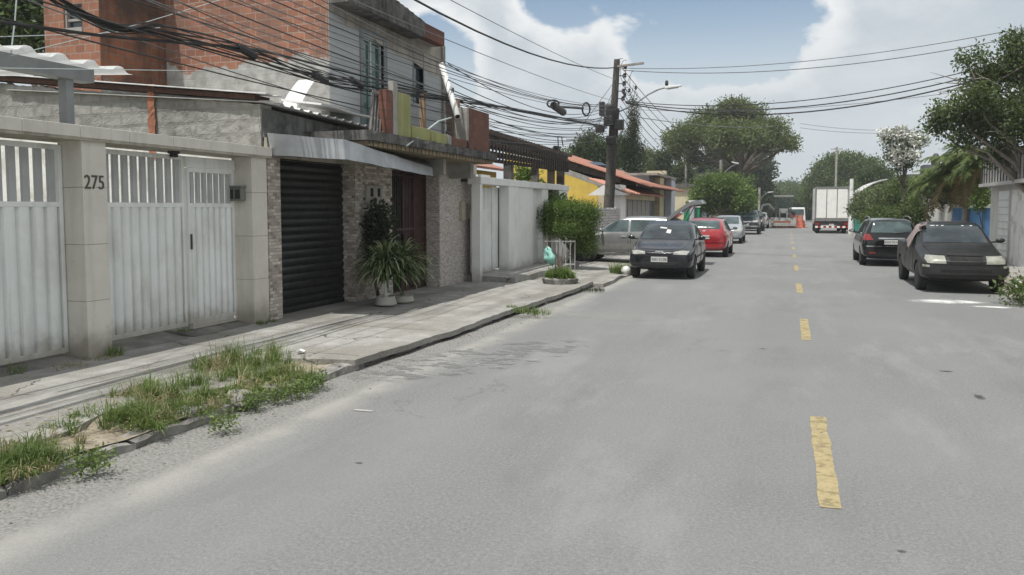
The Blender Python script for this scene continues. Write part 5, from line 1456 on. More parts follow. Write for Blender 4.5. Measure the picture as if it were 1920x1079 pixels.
c4.wrap('bumper', [(-.74, .52), (.74, .52), (.76, .62), (-.76, .62)], 'front', 'chrome', off=.03)
c4.plate((0, .70), 'PCK 4415', 'front')
c4.mirrors(-.8, 1.24, 'black_plastic')
c5 = Car('parked_car', 'dark grey car partly hidden behind the dark off road car', 'car', place(-2.62, 66.7), R(0), 'black_gloss',
         [(s, zb + .1, zs + .12, zt + .14, a, b, c, d) for (s, zb, zs, zt, a, b, c, d) in hatch(L=4.0, W=1.72, H=1.45, boxy=1.)], [(-2 + .75, .31), (-2 + 3.3, .31)], half_w=.86, wheel_r=.31, arch_r=.36)
c5.wrap('windscreen', [(-.64, 1.10), (.64, 1.10), (.55, 1.47), (-.55, 1.47)], 'front', 'glass_teal')
side_windows(c5, -.78, .12, 1.36, 1.2, 1.08, 1.44)
c5.pair('headlight', [(.42, .74), (.72, .74), (.74, .86), (.44, .86)], 'front', 'lamp_clear', off=.01)
c6 = Car('parked_car', 'small white car last in the left row before the roadworks', 'car', place(-2.43, 77.0), R(180), 'white_paint',
         hatch(L=3.8, W=1.66, H=1.45, boxy=1.), [(-1.9 + .72, .285), (-1.9 + 3.15, .285)], half_w=.83)
c6.wrap('rear_window', [(-.57, 1.04), (.57, 1.04), (.50, 1.33), (-.50, 1.33)], 'rear', 'glass_teal')
side_windows(c6, -.78, .12, 1.34, 1.2, .95, 1.31)
c6.pair('taillight', [(.62, .66), (.80, .68), (.80, .96), (.68, .96)], 'rear', 'lamp_red', off=.01)

# ---- silver car across the sidewalk, nose to the wall, tailgate open
c7 = Car('parked_car', 'silver grey hatchback standing across the sidewalk with open tailgate', 'car', (-4.78, 25.2, .07), R(-90), 'silver_grey',
         hatch(L=3.9, W=1.64, H=1.46, wtop=1.80, rtop=3.2, boxy=1.), [(-1.95 + .72, .29), (-1.95 + 3.20, .29)], half_w=.82, wheel_r=.295, rim='rim_alloy')
side_windows(c7, -.82, .12, 1.42, 1.3, .96, 1.34, 'glass_teal')
c7.wrap('windscreen', [(-.62, .98), (.62, .98), (.54, 1.36), (-.54, 1.36)], 'front', 'glass_teal')
for sd in ('left', 'right'):
    c7.line('door_seam', [(-.82, .93), (-.88, .34), (.12, .30), (.09, .94)], sd); c7.line('door_seam', [(.17, .94), (.19, .30), (.85, .36), (1.05, .70)], sd)
    c7.wrap('side_moulding', [(-.86, .42), (.95, .42), (.95, .60), (-.86, .60)], sd, 'grey_box', off=.010)
    c7.wrap('sill_trim', [(-.86, .26), (.86, .26), (.86, .30), (-.86, .30)], sd, 'silver', off=.02)
    c7.wrap('door_handle', [(-.12, .80), (.06, .80), (.06, .845), (-.12, .845)], sd, 'silver', off=.025)
    c7.wrap('door_handle', [(.62, .81), (.78, .81), (.78, .85), (.62, .85)], sd, 'silver', off=.025)
c7.mirrors(-.74, 1.02, 'silver_grey')
c7.pair('headlight', [(.40, .62), (.70, .63), (.72, .76), (.44, .72)], 'front', 'lamp_clear', off=.01)
c7.wrap('boot_opening', [(-.55, .72), (.55, .72), (.56, 1.30), (-.56, 1.30)], 'rear', 'arch', off=.004)
# tailgate raised over the boot: hinged at the roof's rear edge, long panel pointing up and back
h0, h1 = Vector((0, 1.25, 1.42)), Vector((0, 2.12, 2.02))
tg_ = MB()
tg_.sheet(lambda a, b: Vector((-.62 + 1.24 * a, 0, 0)) + h0.lerp(h1, b) + Vector((0, 0, .035 * math.sin(b * math.pi) - .03 * (2 * a - 1) ** 2)) + Vector((0, .16, -.06)) * max(0, b - .8) / .2, 10, 12, (0, .06, -.09))
tgo = tg_.build('tailgate', 'silver_grey', c7.root, local=True)
MB().sheet(lambda a, b: Vector((-.48 + .96 * a, .065, -.085)) + h0.lerp(h1, .18 + .55 * b) + Vector((0, 0, -.03)), 6, 6).build('tailgate_window', 'glass_teal', tgo, local=True)
for sx in (-.55, .55): MB().tube([(sx, 1.62, 1.05), (sx, 1.98, 1.78)], .014, 6).build('gas_strut', 'black_plastic', c7.root, local=True)
# ---- black wagon, rear to us, right side
c8 = Car('parked_car', 'glossy black wagon parked with its rear to the camera on the right', 'car', place(2.98, 28.2), R(180), 'black_gloss',
         hatch(L=3.95, W=1.66, H=1.47, rtop=3.45, boxy=1.25, tail=1.02), [(-1.975 + .75, .29), (-1.975 + 3.22, .29)], half_w=.83, wheel_r=.295)
c8.wrap('rear_window', [(-.58, 1.03), (.58, 1.03), (.50, 1.36), (-.50, 1.36)], 'rear', 'glass_teal', off=.006)
side_windows(c8, -.78, .12, 1.62, 1.5, .96, 1.33)
c8.wrap('windscreen', [(-.615, .98), (.615, .98), (.53, 1.38), (-.53, 1.38)], 'front', 'glass')
c8.pair('taillight', [(.50, .80), (.82, .80), (.82, .98), (.60, .98)], 'rear', 'lamp_red', off=.012)
c8.wrap('chrome_strip', [(-.36, .83), (.36, .83), (.36, .875), (-.36, .875)], 'rear', 'chrome', off=.016)
c8.plate((0, .74), 'KHF 9316', 'rear')
c8.wrap('bumper_strip', [(-.74, .60), (.74, .60), (.74, .63), (-.74, .63)], 'rear', 'chrome', off=.012)
c8.wrap('bumper', [(-.74, .36), (.74, .36), (.76, .59), (-.76, .59)], 'rear', 'black_gloss', off=.03)
c8.pair('reflector', [(.44, .40), (.62, .40), (.62, .44), (.44, .44)], 'rear', 'lamp_red', off=.036)
for sx in (-.57, .57): MB().tube([(sx, -.3, 1.47), (sx, .2, 1.515), (sx, 1.0, 1.505), (sx, 1.45, 1.44)], .018, 6).build('roof_rail', 'rim_steel', c8.root, local=True)
MB().tube([(-.05, 1.93, 1.02), (-.3, 1.95, 1.05), (-.50, 1.92, 1.08)], .012, 6).build('wiper', 'black_plastic', c8.root, local=True)
c8.mirrors(-.74, 1.02, 'black_gloss')
# ---- matt black pickup facing us
Wp = 1.64; w_ = Wp / 2; Lp = 4.2
pk = [
    (0.00, .36, .58, .66, w_ * .74, w_ * .78, w_ * .74, w_ * .58), (0.06, .28, .62, .72, w_ * .90, w_ * .93, w_ * .89, w_ * .74),
    (0.25, .24, .68, .80, w_ * .97, w_ * .99, w_ * .96, w_ * .80), (0.70, .22, .78, .89, w_ * .98, w_, w_ * .97, w_ * .85),
    (1.05, .22, .85, .94, w_ * .98, w_, w_ * .97, w_ * .87), (1.22, .22, .88, 1.0, w_ * .98, w_, w_ * .97, w_ * .86),
    (1.52, .22, .90, 1.24, w_ * .98, w_, w_ * .965, w_ * .80), (1.88, .22, .905, 1.44, w_ * .98, w_, w_ * .96, w_ * .75),
    (2.12, .22, .91, 1.475, w_ * .98, w_, w_ * .955, w_ * .74), (2.46, .22, .915, 1.46, w_ * .98, w_, w_ * .955, w_ * .74),
    (2.58, .22, .92, 1.40, w_ * .98, w_, w_ * .96, w_ * .75), (2.70, .24, .93, 1.02, w_ * .98, w_, w_ * .97, w_ * .90),
    (3.20, .26, .95, .985, w_ * .98, w_, w_ * .98, w_ * .92), (4.00, .28, .95, .985, w_ * .98, w_, w_ * .98, w_ * .92), (4.16, .30, .94, .98, w_ * .95, w_ * .97, w_ * .95, w_ * .9), (4.2, .36, .9, .95, w_ * .9, w_ * .92, w_ * .9, w_ * .85)]
pkx = place(3.48, 20.4)
c9 = Car('pickup_truck', 'matt black pickup with missing grille and cloth over its side window', 'pickup', pkx, R(0), 'matt_black', pk, [(-2.1 + .78, .30), (-2.1 + 3.42, .30)], half_w=.82, wheel_r=.305, arch_r=.355)
c9.wrap('windscreen', [(-.63, 1.01), (.63, 1.01), (.545, 1.395), (-.545, 1.395)], 'front', 'glass', off=.005)
for k, (x0, x1) in enumerate(((-.42, -.33), (-.30, -.26), (-.20, -.15), (.20, .25), (.37, .42))):
    c9.wrap('tape_remnant', [(x0, 1.355), (x1, 1.36), (x1, 1.375), (x0, 1.37)], 'front', 'plate', off=.009, thick=0)
c9.both('side_window', [(-.72, .97), (-.22, 1.37), (.34, 1.37), (.36, .97)], 'glass')
c9.wrap('rear_window', [(-.5, 1.05), (.5, 1.05), (.45, 1.36), (-.45, 1.36)], 'rear', 'glass')
c9.pair('headlight', [(.36, .615), (.70, .62), (.735, .70), (.70, .775), (.38, .765)], 'front', 'lamp_dull', off=.010)
c9.wrap('grille_opening', [(-.29, .60), (.29, .60), (.32, .76), (-.30, .76)], 'front', 'arch', off=.005)
c9.wrap('torn_trim', [(-.33, .765), (.33, .765), (.28, .80), (-.25, .81)], 'front', 'arch', off=.018)
c9.wrap('bumper', [(-.76, .40), (.76, .40), (.77, .57), (-.77, .57)], 'front', 'black_plastic', off=.03)
c9.wrap('bumper_slot', [(-.46, .44), (.46, .44), (.46, .50), (-.46, .50)], 'front', 'arch', off=.034)
c9.pair('indicator', [(.66, .54), (.76, .54), (.76, .58), (.66, .58)], 'front', 'lamp_dull', off=.034)
c9.line('bonnet_seam', [(-.66, .94), (-.60, .80), (0, .785), (.60, .80), (.66, .94)], 'front')
for sd in ('left', 'right'):
    c9.line('door_seam', [(-.78, .93), (-.84, .34), (.40, .32), (.40, .93)], sd)
    c9.wrap('bed_rim', [(.62, .90), (1.98, .91), (1.98, .96), (.62, .95)], sd, 'black_plastic', off=.012)
    c9.wrap('door_handle', [(.18, .80), (.32, .80), (.32, .84), (.18, .84)], sd, 'black_plastic', off=.02)
c9.wrap('cargo_bed', [(-.64, .70), (.64, .70), (.64, 1.98), (-.64, 1.98)], 'top', 'arch', off=.004)
c9.mirrors(-.62, 1.06, 'black_plastic', sides=(1,))
# the cloth: hangs from the roof edge down over the camera-side window
def cloth(a, b):
    y = -.52 + .62 * a + .05 * math.sin(b * 5 + a * 3)
    z = 1.43 - .62 * b * (1 - .35 * a) + .02 * math.sin(a * 11)
    # follow the cabin side
    h = c9.bvh.ray_cast(Vector((-4, y, min(z, 1.40))), Vector((1, 0, 0)))[0]
    x = (h.x if h is not None else -.6) - .025 - .02 * abs(math.sin(a * 9 + b * 2)) - .05 * b
    if b < .08: x = -.52 + .1 * 0
    return (x, y, z)
mb = MB(); mb.sheet(cloth, 18, 16)
MT['cloth'] = M('cloth', (.20, .155, .15), (.30, .24, .235), 6, .95, .3, 40, stain=(.10, .085, .09), samt=.5, sscale=3)
rot_ = Matrix.Rotation(R(0), 4, 'Z'); mb.v = [tuple(Vector(pkx) + rot_ @ Vector(p)) for p in mb.v]
o = solo('cloth', mb, 'cloth', 'dusty mauve cloth hung over the side window of the pickup', 'cloth', smooth=True)
sdm = o.modifiers.new('thick', 'SOLIDIFY'); sdm.thickness = .008

# ---- white box truck, rear to us
tr = thing('box_truck', 'white box truck with red underrun bar, seen from behind', 'truck', (2.95, 60.3, 0))
tx, ty = 2.95, 60.3; hw = 1.12; bz0, bz1 = .98, 3.28
MT['truck_white'] = paint_mat('truck_white', (.80, .79, .76), .45, .1, damt=.22, dust=(.30, .27, .22))
MB().box(tx - hw, tx + hw, ty + .05, ty + 6.2, bz0, bz1).build('cargo_box', 'truck_white', tr, bevel=.02)
for k in range(3):
    x0 = tx - hw + .10 + k * .69; MB().box(x0, x0 + .64, ty - .01, ty + .049, bz0 + .12, bz1 - .16).build('rear_door', 'truck_white', tr, bevel=.01)
    if k: MB().tube([(x0 - .025, ty - .025, bz0 + .1), (x0 - .025, ty - .025, bz1 - .14)], .016, 6).build('lock_rod', 'rim_steel', tr)
mb = MB().box(tx - hw - .012, tx + hw + .012, ty - .03, ty + .06, bz1 - .10, bz1 + .03).box(tx - hw - .012, tx - hw + .07, ty - .03, ty + .06, bz0, bz1 - .1).box(tx + hw - .07, tx + hw + .012, ty - .03, ty + .06, bz0, bz1 - .1).box(tx - hw - .012, tx + hw + .012, ty - .03, ty + .06, bz0 - .10, bz0 + .08)
mb.build('door_frame', 'grey_box', tr)
MB().box(tx - .45, tx - .32, ty + .2, ty + 7.5, .72, .88).box(tx + .32, tx + .45, ty + .2, ty + 7.5, .72, .88).box(tx - .9, tx + .9, ty + .1, ty + .2, .60, .86).build('chassis', 'dark_metal', tr)
for k in range(12):
    x0 = tx - 1.08 + k * .18; MB().box(x0, x0 + .18, ty - .02, ty + .05, .40, .54).build('underrun_stripe', 'lamp_red' if k % 2 else 'truck_white', tr)
for sx in (-1, 1):
    MB().box(tx + sx * .95 - .13, tx + sx * .95 + .13, ty + .02, ty + .09, .62, .80).build('taillight', 'lamp_red', tr)
    for dy in (1.5, 7.4):
        w = MB().lathe([(.28, -.13), (.46, -.14), (.50, -.10), (.50, .10), (.46, .14), (.28, .13)], (tx + sx * .90, ty + dy, .50), 'x', 26).build('wheel', 'rubber', tr, smooth=True)
        MB().lathe([(.27, -.12), (.27, .12)], (tx + sx * .90, ty + dy, .50), 'x', 20).build('rim', 'rim_steel', w)
    MB().box(tx + sx * .90 - .24, tx + sx * .90 + .24, ty + .85, ty + .88, .25, .85).build('mud_flap', 'rubber', tr)
MB().box(tx - .16, tx + .16, ty + .06, ty + .09, .58, .70).build('licence_plate', 'plate', tr)
MB().box(tx - 1.05, tx + 1.05, ty + 6.4, ty + 8.2, .55, 2.45).build('cab', 'truck_white', tr, bevel=.12)
# ---- backhoe at the roadworks
bx, by = gz(1469, 424).x, 78.0
bk = thing('backhoe', 'backhoe loader with glazed cab working behind the orange barrier', 'backhoe', (bx, by, 0))
MT['machine'] = M('machine', (.10, .11, .10), (.16, .16, .15), 5, .6)
MT['barrier_brown'] = M('barrier_brown', (.30, .085, .045), (.36, .12, .065), 3, .8, stain=(.12, .055, .04))
m_, nt_, p_, o_ = new_mat('cab_glass'); p_.inputs['Base Color'].default_value = (.05, .09, .08, 1); p_.inputs['Roughness'].default_value = .06; p_.inputs['Alpha'].default_value = .35; MT['cab_glass'] = m_
MT['machine_white'] = M('machine_white', (.55, .54, .50), rough=.5)
MB().box(bx - .62, bx + .62, by, by + 3.4, .75, 1.25).build('chassis', 'machine', bk, bevel=.04)
MB().hexa([(bx - .36, by - .9, .85), (bx + .36, by - .9, .85), (bx + .42, by + .4, .8), (bx - .42, by + .4, .8)], [(bx - .32, by - .8, 1.65), (bx + .32, by - .8, 1.65), (bx + .38, by + .4, 1.8), (bx - .38, by + .4, 1.8)]).build('bonnet', 'machine_white', bk, bevel=.05)
MB().box(bx - .26, bx + .26, by - .93, by - .88, .95, 1.35).build('radiator_grille', 'arch', bk)
for sx in (-.72, .62): 
    for dy in (.4, 2.0): MB().box(bx + sx, bx + sx + .10, by + dy, by + dy + .1, 1.25, 2.85).build('cab_post', 'machine', bk)
MB().box(bx - .70, bx + .70, by + .42, by + 2.08, 1.3, 1.75).build('cab_body', 'machine', bk)
MB().box(bx - .68, bx + .68, by + .44, by + 2.06, 1.76, 2.8).build('cab_window', 'cab_glass', bk)
MB().box(bx - .86, bx + .86, by + .2, by + 2.25, 2.86, 3.02).build('cab_roof', 'machine_white', bk, bevel=.04)
for sx in (-1, 1):
    MB().lathe([(.34, -.2), (.68, -.22), (.74, -.14), (.74, .14), (.68, .22), (.34, .2)], (bx + sx * .85, by + 2.3, .74), 'x', 26).build('wheel', 'rubber', bk, smooth=True)
    MB().lathe([(.25, -.15), (.44, -.16), (.48, -.1), (.48, .1), (.44, .16), (.25, .15)], (bx + sx * .8, by - .2, .48), 'x', 22).build('wheel', 'rubber', bk, smooth=True)
    MB().bar((bx + sx * .62, by + .3, 1.3), (bx + sx * .62, by - 1.5, .75), .14, .2).build('loader_arm', 'machine', bk)
    MB().box(bx + sx * .3 - .1, bx + sx * .3 + .1, by - .9, by - .84, 1.42, 1.58).build('headlight', 'lamp_clear', bk)
MB().prism([(bx - 1.1, by - 1.5, .25), (bx - 1.1, by - 2.2, .2), (bx - 1.1, by - 2.1, .4), (bx - 1.1, by - 1.6, .95)], (2.2, 0, 0)).build('bucket', 'machine', bk)
e0 = gy(1452, 394, by + 3); e1_ = gy(1442, 383, by + 3); e2 = gy(1430, 385, by + 3); e3 = gy(1426, 398, by + 3)
MB().bar(e0, e1_, .22).bar(e1_, e2, .20).build('boom', 'machine_white', bk); MB().bar(e2, e3, .16).build('dipper', 'machine_white', bk)
# barrier boards and orange mesh
def barrier():
    a, b = gz(1449, 428), gz(1483, 428)
    o = thing('barrier', 'brown board barrier across the left lane before the backhoe', 'barrier', a)
    for k in range(5):
        x0 = a.x + (b.x - a.x) * k / 5; x1 = a.x + (b.x - a.x) * (k + 1) / 5
        MB().box(x0 + .01, x1 - .01, a.y, a.y + .05, .02, .64 + .03 * (k % 2)).build('board', MT['barrier_brown'], o)
    MB().box(a.x, b.x, a.y + .051, a.y + .1, .5, .6).build('rail', 'wood_tan', o)
MT['mesh_orange'] = M('mesh_orange', (.62, .12, .055), (.70, .18, .09), 4, .7)
barrier()
a, b = gz(1484, 428), gz(1504, 427)
om = thing('safety_fence', 'orange mesh safety fence beside the brown barrier', 'fence', a)
mb = MB()
for k in range(11):
    z = .06 + k * .10; mb.box(a.x, b.x, a.y, a.y + .015, z, z + .055)
for k in range(12):
    x = a.x + (b.x - a.x) * k / 11; mb.box(x - .03, x + .03, a.y - .003, a.y + .018, .05, 1.15)
mb.build('mesh', 'mesh_orange', om)
for f in (0, .5, 1):
    x = a.x + (b.x - a.x) * f; MB().lathe([(.14, 0), (.12, .05), (.05, .06), (.035, 1.25), (.02, 1.3)], (x, a.y + .1, 0), 'z', 10).build('post', 'mesh_orange', om)
# road cone and white van by the works
a = gz(1496, 427)
solo('traffic_cone', MB().lathe([(.22, 0), (.22, .04), (.15, .05), (.03, .75), (.02, .76)], (a.x + .5, a.y - 1, 0), 'z', 14), 'mesh_orange', 'orange traffic cone standing in front of the mesh fence', 'cone')
a = gz(1488, 421)
vn = thing('van', 'small white van standing behind the orange mesh fence', 'van', (a.x + .3, 93, 0))
MB().hexa([(a.x - .6, 92, .35), (a.x + 1.2, 92, .35), (a.x + 1.2, 96, .35), (a.x - .6, 96, .35)], [(a.x - .5, 92.1, 1.9), (a.x + 1.1, 92.1, 1.9), (a.x + 1.1, 95.2, 1.9), (a.x - .5, 95.2, 1.9)]).build('body', 'white_paint', vn, bevel=.1)
MB().box(a.x - .4, a.x + 1.0, 91.98, 92.06, 1.1, 1.7).build('rear_window', 'glass_teal', vn)
for sx in (-.45, .95):
    for yy in (92.8, 95.2): MB().lathe([(.3, -.1), (.32, 0), (.3, .1)], (a.x + sx + .1, yy, .32), 'x', 16).build('wheel', 'rubber', vn)
# ------------------------------------------------------------------ vegetation
def leaf_cloud(clumps, n, size, seed, asp=.5, twig=9, spread=2.2, droop=0., up=.5, shell=2.4, rough=.45):
    """many small pointed leaves gathered on twigs through the volume of several rounded clumps"""
    g = np.random.default_rng(seed)
    C = np.array([c[:3] for c in clumps], float); Rr = np.array([c[3:6] for c in clumps], float)
    wt = np.array([c[6] if len(c) > 6 else c[3] * c[5] for c in clumps], float); wt = wt / wt.sum()
    nt = max(1, n // twig); idx = g.choice(len(clumps), nt, p=wt)
    d = g.normal(size=(nt, 3)); d /= np.linalg.norm(d, axis=1)[:, None]
    ph = g.uniform(0, 6.3, (len(clumps), 6))[idx]
    lump = 1 + rough * .5 * (np.sin(d[:, 0] * 5 + ph[:, 0]) * np.sin(d[:, 1] * 5 + ph[:, 1]) + np.sin(d[:, 2] * 6 + ph[:, 2]) * np.cos(d[:, 0] * 7 + ph[:, 3]))
    r = g.random(nt) ** (1 / shell) * lump
    tc = C[idx] + d * Rr[idx] * r[:, None]
    li = np.repeat(np.arange(nt), twig); N = len(li)
    p = tc[li] + np.clip(g.normal(size=(N, 3)), -1.6, 1.6) * size * spread * .6
    out = d[li] * .7 + g.normal(size=(N, 3)) * .75; out[:, 2] += up * .3 - droop
    out /= np.linalg.norm(out, axis=1)[:, None]
    nrm = g.normal(size=(N, 3)) * .8 + d[li] * .5; nrm[:, 2] += up
    side = np.cross(out, nrm); side /= np.linalg.norm(side, axis=1)[:, None] + 1e-9
    s = size * g.uniform(.6, 1.35, N)[:, None]
    fold = np.cross(side, out) * s * .12
    v = np.empty((N, 4, 3)); v[:, 0] = p; v[:, 1] = p + out * s * .5 + side * s * asp * .5 + fold; v[:, 2] = p + out * s; v[:, 3] = p + out * s * .5 - side * s * asp * .5 + fold
    return v.reshape(-1, 3)
def quads(name, v, m, parent=None):
    me = bpy.data.meshes.new(name); n = len(v) // 4
    if parent is not None: v = v - np.array(world_of(parent))
    me.vertices.add(len(v)); me.vertices.foreach_set('co', v.astype(np.float32).ravel())
    me.loops.add(4 * n); me.loops.foreach_set('vertex_index', np.arange(4 * n, dtype=np.int32))
    me.polygons.add(n); me.polygons.foreach_set('loop_start', np.arange(0, 4 * n, 4, dtype=np.int32))
    me.update(calc_edges=True); me.materials.append(MT[m] if isinstance(m, str) else m)
    o = bpy.data.objects.new(name, me); col.objects.link(o)
    if parent is not None: o.parent = parent
    return o
MT['bark'] = M('bark', (.085, .07, .055), (.15, .13, .105), 7, .95, .8, 30, stain=(.05, .045, .035))
MT['bark_pale'] = M('bark_pale', (.20, .18, .15), (.30, .27, .23), 6, .95, .6, 30, stain=(.12, .11, .09))
for nm, a, b, t in (('leaf_bush', (.082, .150, .034), (.18, .26, .062), .34), ('leaf_dark', (.030, .054, .020), (.065, .10, .034), .25), ('leaf_rain', (.078, .106, .038), (.165, .195, .078), .35),
                    ('leaf_light', (.090, .150, .036), (.19, .27, .075), .4), ('leaf_mid', (.055, .092, .028), (.12, .165, .052), .32), ('leaf_cypress', (.022, .038, .016), (.050, .074, .026), .15),
                    ('leaf_olive', (.115, .150, .075), (.21, .25, .12), .35), ('leaf_shade', (.018, .028, .016), (.040, .056, .028), .15), ('palm', (.055, .090, .024), (.145, .185, .052), .25), ('palm_dry', (.20, .14, .06), (.28, .21, .11), .2),
                    ('leaf_street', (.050, .082, .032), (.13, .17, .062), .35),
                    ('blossom', (.62, .62, .58), (.75, .75, .70), .2), ('strap', (.060, .105, .036), (.14, .19, .075), .25), ('strap_pale', (.34, .38, .22), (.50, .53, .35), .3),
                    ('grass', (.098, .158, .040), (.20, .265, .085), .35), ('grass_dry', (.27, .23, .125), (.40, .35, .21), .25)):
    MT[nm] = leaf_mat(nm, a, b, t)

def limb_set(base, targets, r0, trunk_h, lean=(0, 0), wob=.12, seed=0, fork=3):
    rg = random.Random(seed); mb = MB(); base = Vector(base)
    top = base + Vector((lean[0], lean[1], trunk_h))
    tp = [base + Vector((0, 0, -.1)), base.lerp(top, .33) + Vector((rg.uniform(-wob, wob), rg.uniform(-wob, wob), 0)) * .6, base.lerp(top, .7) + Vector((rg.uniform(-wob, wob), rg.uniform(-wob, wob), 0)), top]
    mb.tube(tp, [r0 * 1.25, r0, r0 * .9, r0 * .8], 10)
    for t in targets:
        t = Vector(t); m1 = top.lerp(t, .4) + Vector((rg.uniform(-1, 1), rg.uniform(-1, 1), rg.uniform(.0, .6))) * (t - top).length * .10
        m2 = top.lerp(t, .75) + Vector((rg.uniform(-1, 1), rg.uniform(-1, 1), rg.uniform(-.2, .4))) * (t - top).length * .08
        mb.tube([top - Vector((0, 0, r0 * .6)), m1, m2, t], [r0 * .55, r0 * .38, r0 * .22, r0 * .06], 6)
        for _ in range(fork):
            s = m1.lerp(t, rg.random() * .8); e = s + Vector((rg.uniform(-1, 1), rg.uniform(-1, 1), rg.uniform(-.1, .9))) * (t - top).length * .38
            mb.tube([s, s.lerp(e, .5) + Vector((0, 0, .04)), e], [r0 * .18, r0 * .11, r0 * .03], 5)
    return mb
def tree(name, label, base, clumps, n, size, m, r0, trunk_h, bark='bark', cat='tree', group=None, seed=1, lean=(0, 0), limbs=None, **kw):
    o = thing(name, label, cat, base, 0, group)
    tg = limbs if limbs is not None else [(c[0], c[1], c[2] - .1 * c[5]) for c in clumps]
    limb_set(base, tg, r0, trunk_h, lean, seed=seed).build('trunk', bark, o, smooth=True)
    quads('crown', leaf_cloud(clumps, n, size, seed, **kw), m, o)
    return o
def px_clumps(lst, Y, depth=1.):
    """(u, v, ru, rv, dy): outline of a clump as seen in the photo, at distance Y"""
    out = []
    for (u, v, ru, rv, dy) in lst:
        c = gy(u, v, Y + dy); k = (gy(u + 10, v, Y + dy) - c).length / 10
        out.append((c.x, c.y, c.z, ru * k, ru * k * depth, rv * k))
    return out

# big spreading tree in the middle distance
Yb = 76
cl = px_clumps([(1296, 255, 40, 22, -2), (1335, 228, 42, 24, 1), (1395, 214, 42, 22, 2), (1440, 242, 38, 20, 0), (1462, 266, 32, 12, -1), (1270, 280, 20, 18, -3), (1375, 256, 58, 28, -4), (1345, 284, 26, 12, 4), (1420, 278, 32, 12, 3), (1488, 272, 12, 7, 0), (1256, 262, 12, 10, 0), (1372, 200, 26, 12, 0), (1300, 298, 10, 10, 0), (1390, 296, 24, 16, 2)], Yb)
tree('rain_tree', 'tall spreading tree with wide umbrella crown above the parked cars', (gy(1385, 392, Yb).x, Yb, 0), cl, 44000, .24, 'leaf_rain', .55, 5.0, seed=3, twig=16, spread=2.2, droop=.25, rough=.42, shell=2.0)
# dark hanging mass behind it and right of it
cl = px_clumps([(1425, 330, 20, 42, 0), (1395, 330, 34, 40, 4), (1360, 325, 34, 34, 6), (1430, 375, 16, 20, 0)], 110)
tree('dense_tree', 'dense dark tree standing close behind the spreading tree', (gy(1415, 392, 110).x, 110, 0), cl, 22000, .42, 'leaf_cypress', .5, 3.5, seed=5, up=.2, twig=12)
# bright green rounded street tree
cl = px_clumps([(1330, 358, 30, 26, 0), (1368, 356, 34, 26, .5), (1395, 372, 20, 20, -.5), (1350, 345, 34, 16, 0), (1318, 372, 22, 16, 0), (1380, 395, 28, 18, 1), (1340, 385, 34, 16, 1)], 58)
tree('street_tree', 'bright green rounded street tree behind the red hatchback', (gy(1352, 400, 58).x, 58, 0), cl, 22000, .19, 'leaf_light', .20, 1.5, bark='bark', seed=8, limbs=[gy(1325, 385, 58), gy(1345, 378, 58), gy(1368, 380, 58), gy(1390, 388, 58), gy(1355, 360, 58)])
# cypress
cl = px_clumps([(1188, 200, 2.2, 22, 0), (1187, 228, 4.5, 24, 0), (1186, 258, 7, 26, 0), (1185, 290, 11, 24, 0), (1187, 318, 15, 22, 0), (1168, 262, 3, 18, 0), (1172, 295, 6, 20, 0), (1202, 285, 4, 20, 0)], 52)
tree('cypress_tree', 'tall dark pointed cypress beside the leaning pole', (gy(1187, 392, 52).x, 52, 0), cl, 12000, .15, 'leaf_cypress', .12, 7.5, seed=9, limbs=[], up=1.2, asp=.3, rough=.3)
# trees behind the red roof
for k, (L_, Yk, n, m, lab) in enumerate((
    ([(1105, 282, 26, 26, 0), (1090, 300, 24, 20, 0), (1118, 300, 22, 20, 0)], 56, 6000, 'leaf_dark', 'dark rounded tree behind the red roof left of the pole'),
    ([(1150, 285, 20, 22, 0), (1140, 305, 24, 18, 0), (1165, 292, 14, 18, 0)], 58, 5000, 'leaf_mid', 'mid green tree behind the leaning pole'),
    ([(1218, 300, 12, 14, 0), (1225, 318, 16, 14, 0)], 74, 2200, 'leaf_olive', 'pale feathery tree right of the cypress'),
    ([(1243, 318, 9, 16, 0), (1244, 300, 5, 12, 0)], 72, 2000, 'leaf_dark', 'slim dark conifer above the dark building'),
    ([(1280, 322, 14, 16, 0), (1268, 345, 14, 22, 0), (1290, 350, 16, 20, 0)], 80, 3500, 'leaf_mid', 'leafy tree between the dark building and the bright street tree'),
    ([(1305, 338, 12, 10, 0), (1320, 315, 9, 9, 0)], 95, 1500, 'leaf_dark', 'small dark tree glimpsed under the spreading crown'),
    ([(1045, 300, 16, 12, 0), (1020, 300, 14, 10, 0)], 50, 1500, 'leaf_mid', 'low green tree top just above the pergola roof'))):
    cl = px_clumps(L_, Yk); b = gy(L_[0][0], 392, Yk)
    tree('garden_tree', lab, (b.x, Yk, 0), cl, n * 2, .20 * Yk / 58, m, .16, max(.6, cl[0][2] - cl[0][5] * 1.2), seed=20 + k, rough=.55)
# palm / banana tufts and shrubs below the pergola
cl = px_clumps([(1010, 378, 14, 14, 0), (985, 335, 16, 12, 3), (1040, 392, 20, 12, 0)], 22.5)
tree('garden_shrub', 'yellow green garden shrub growing behind the white gate wall', (cl[0][0], 22.5, 0), cl, 2400, .14, 'leaf_bush', .04, .9, cat='shrub', seed=31)
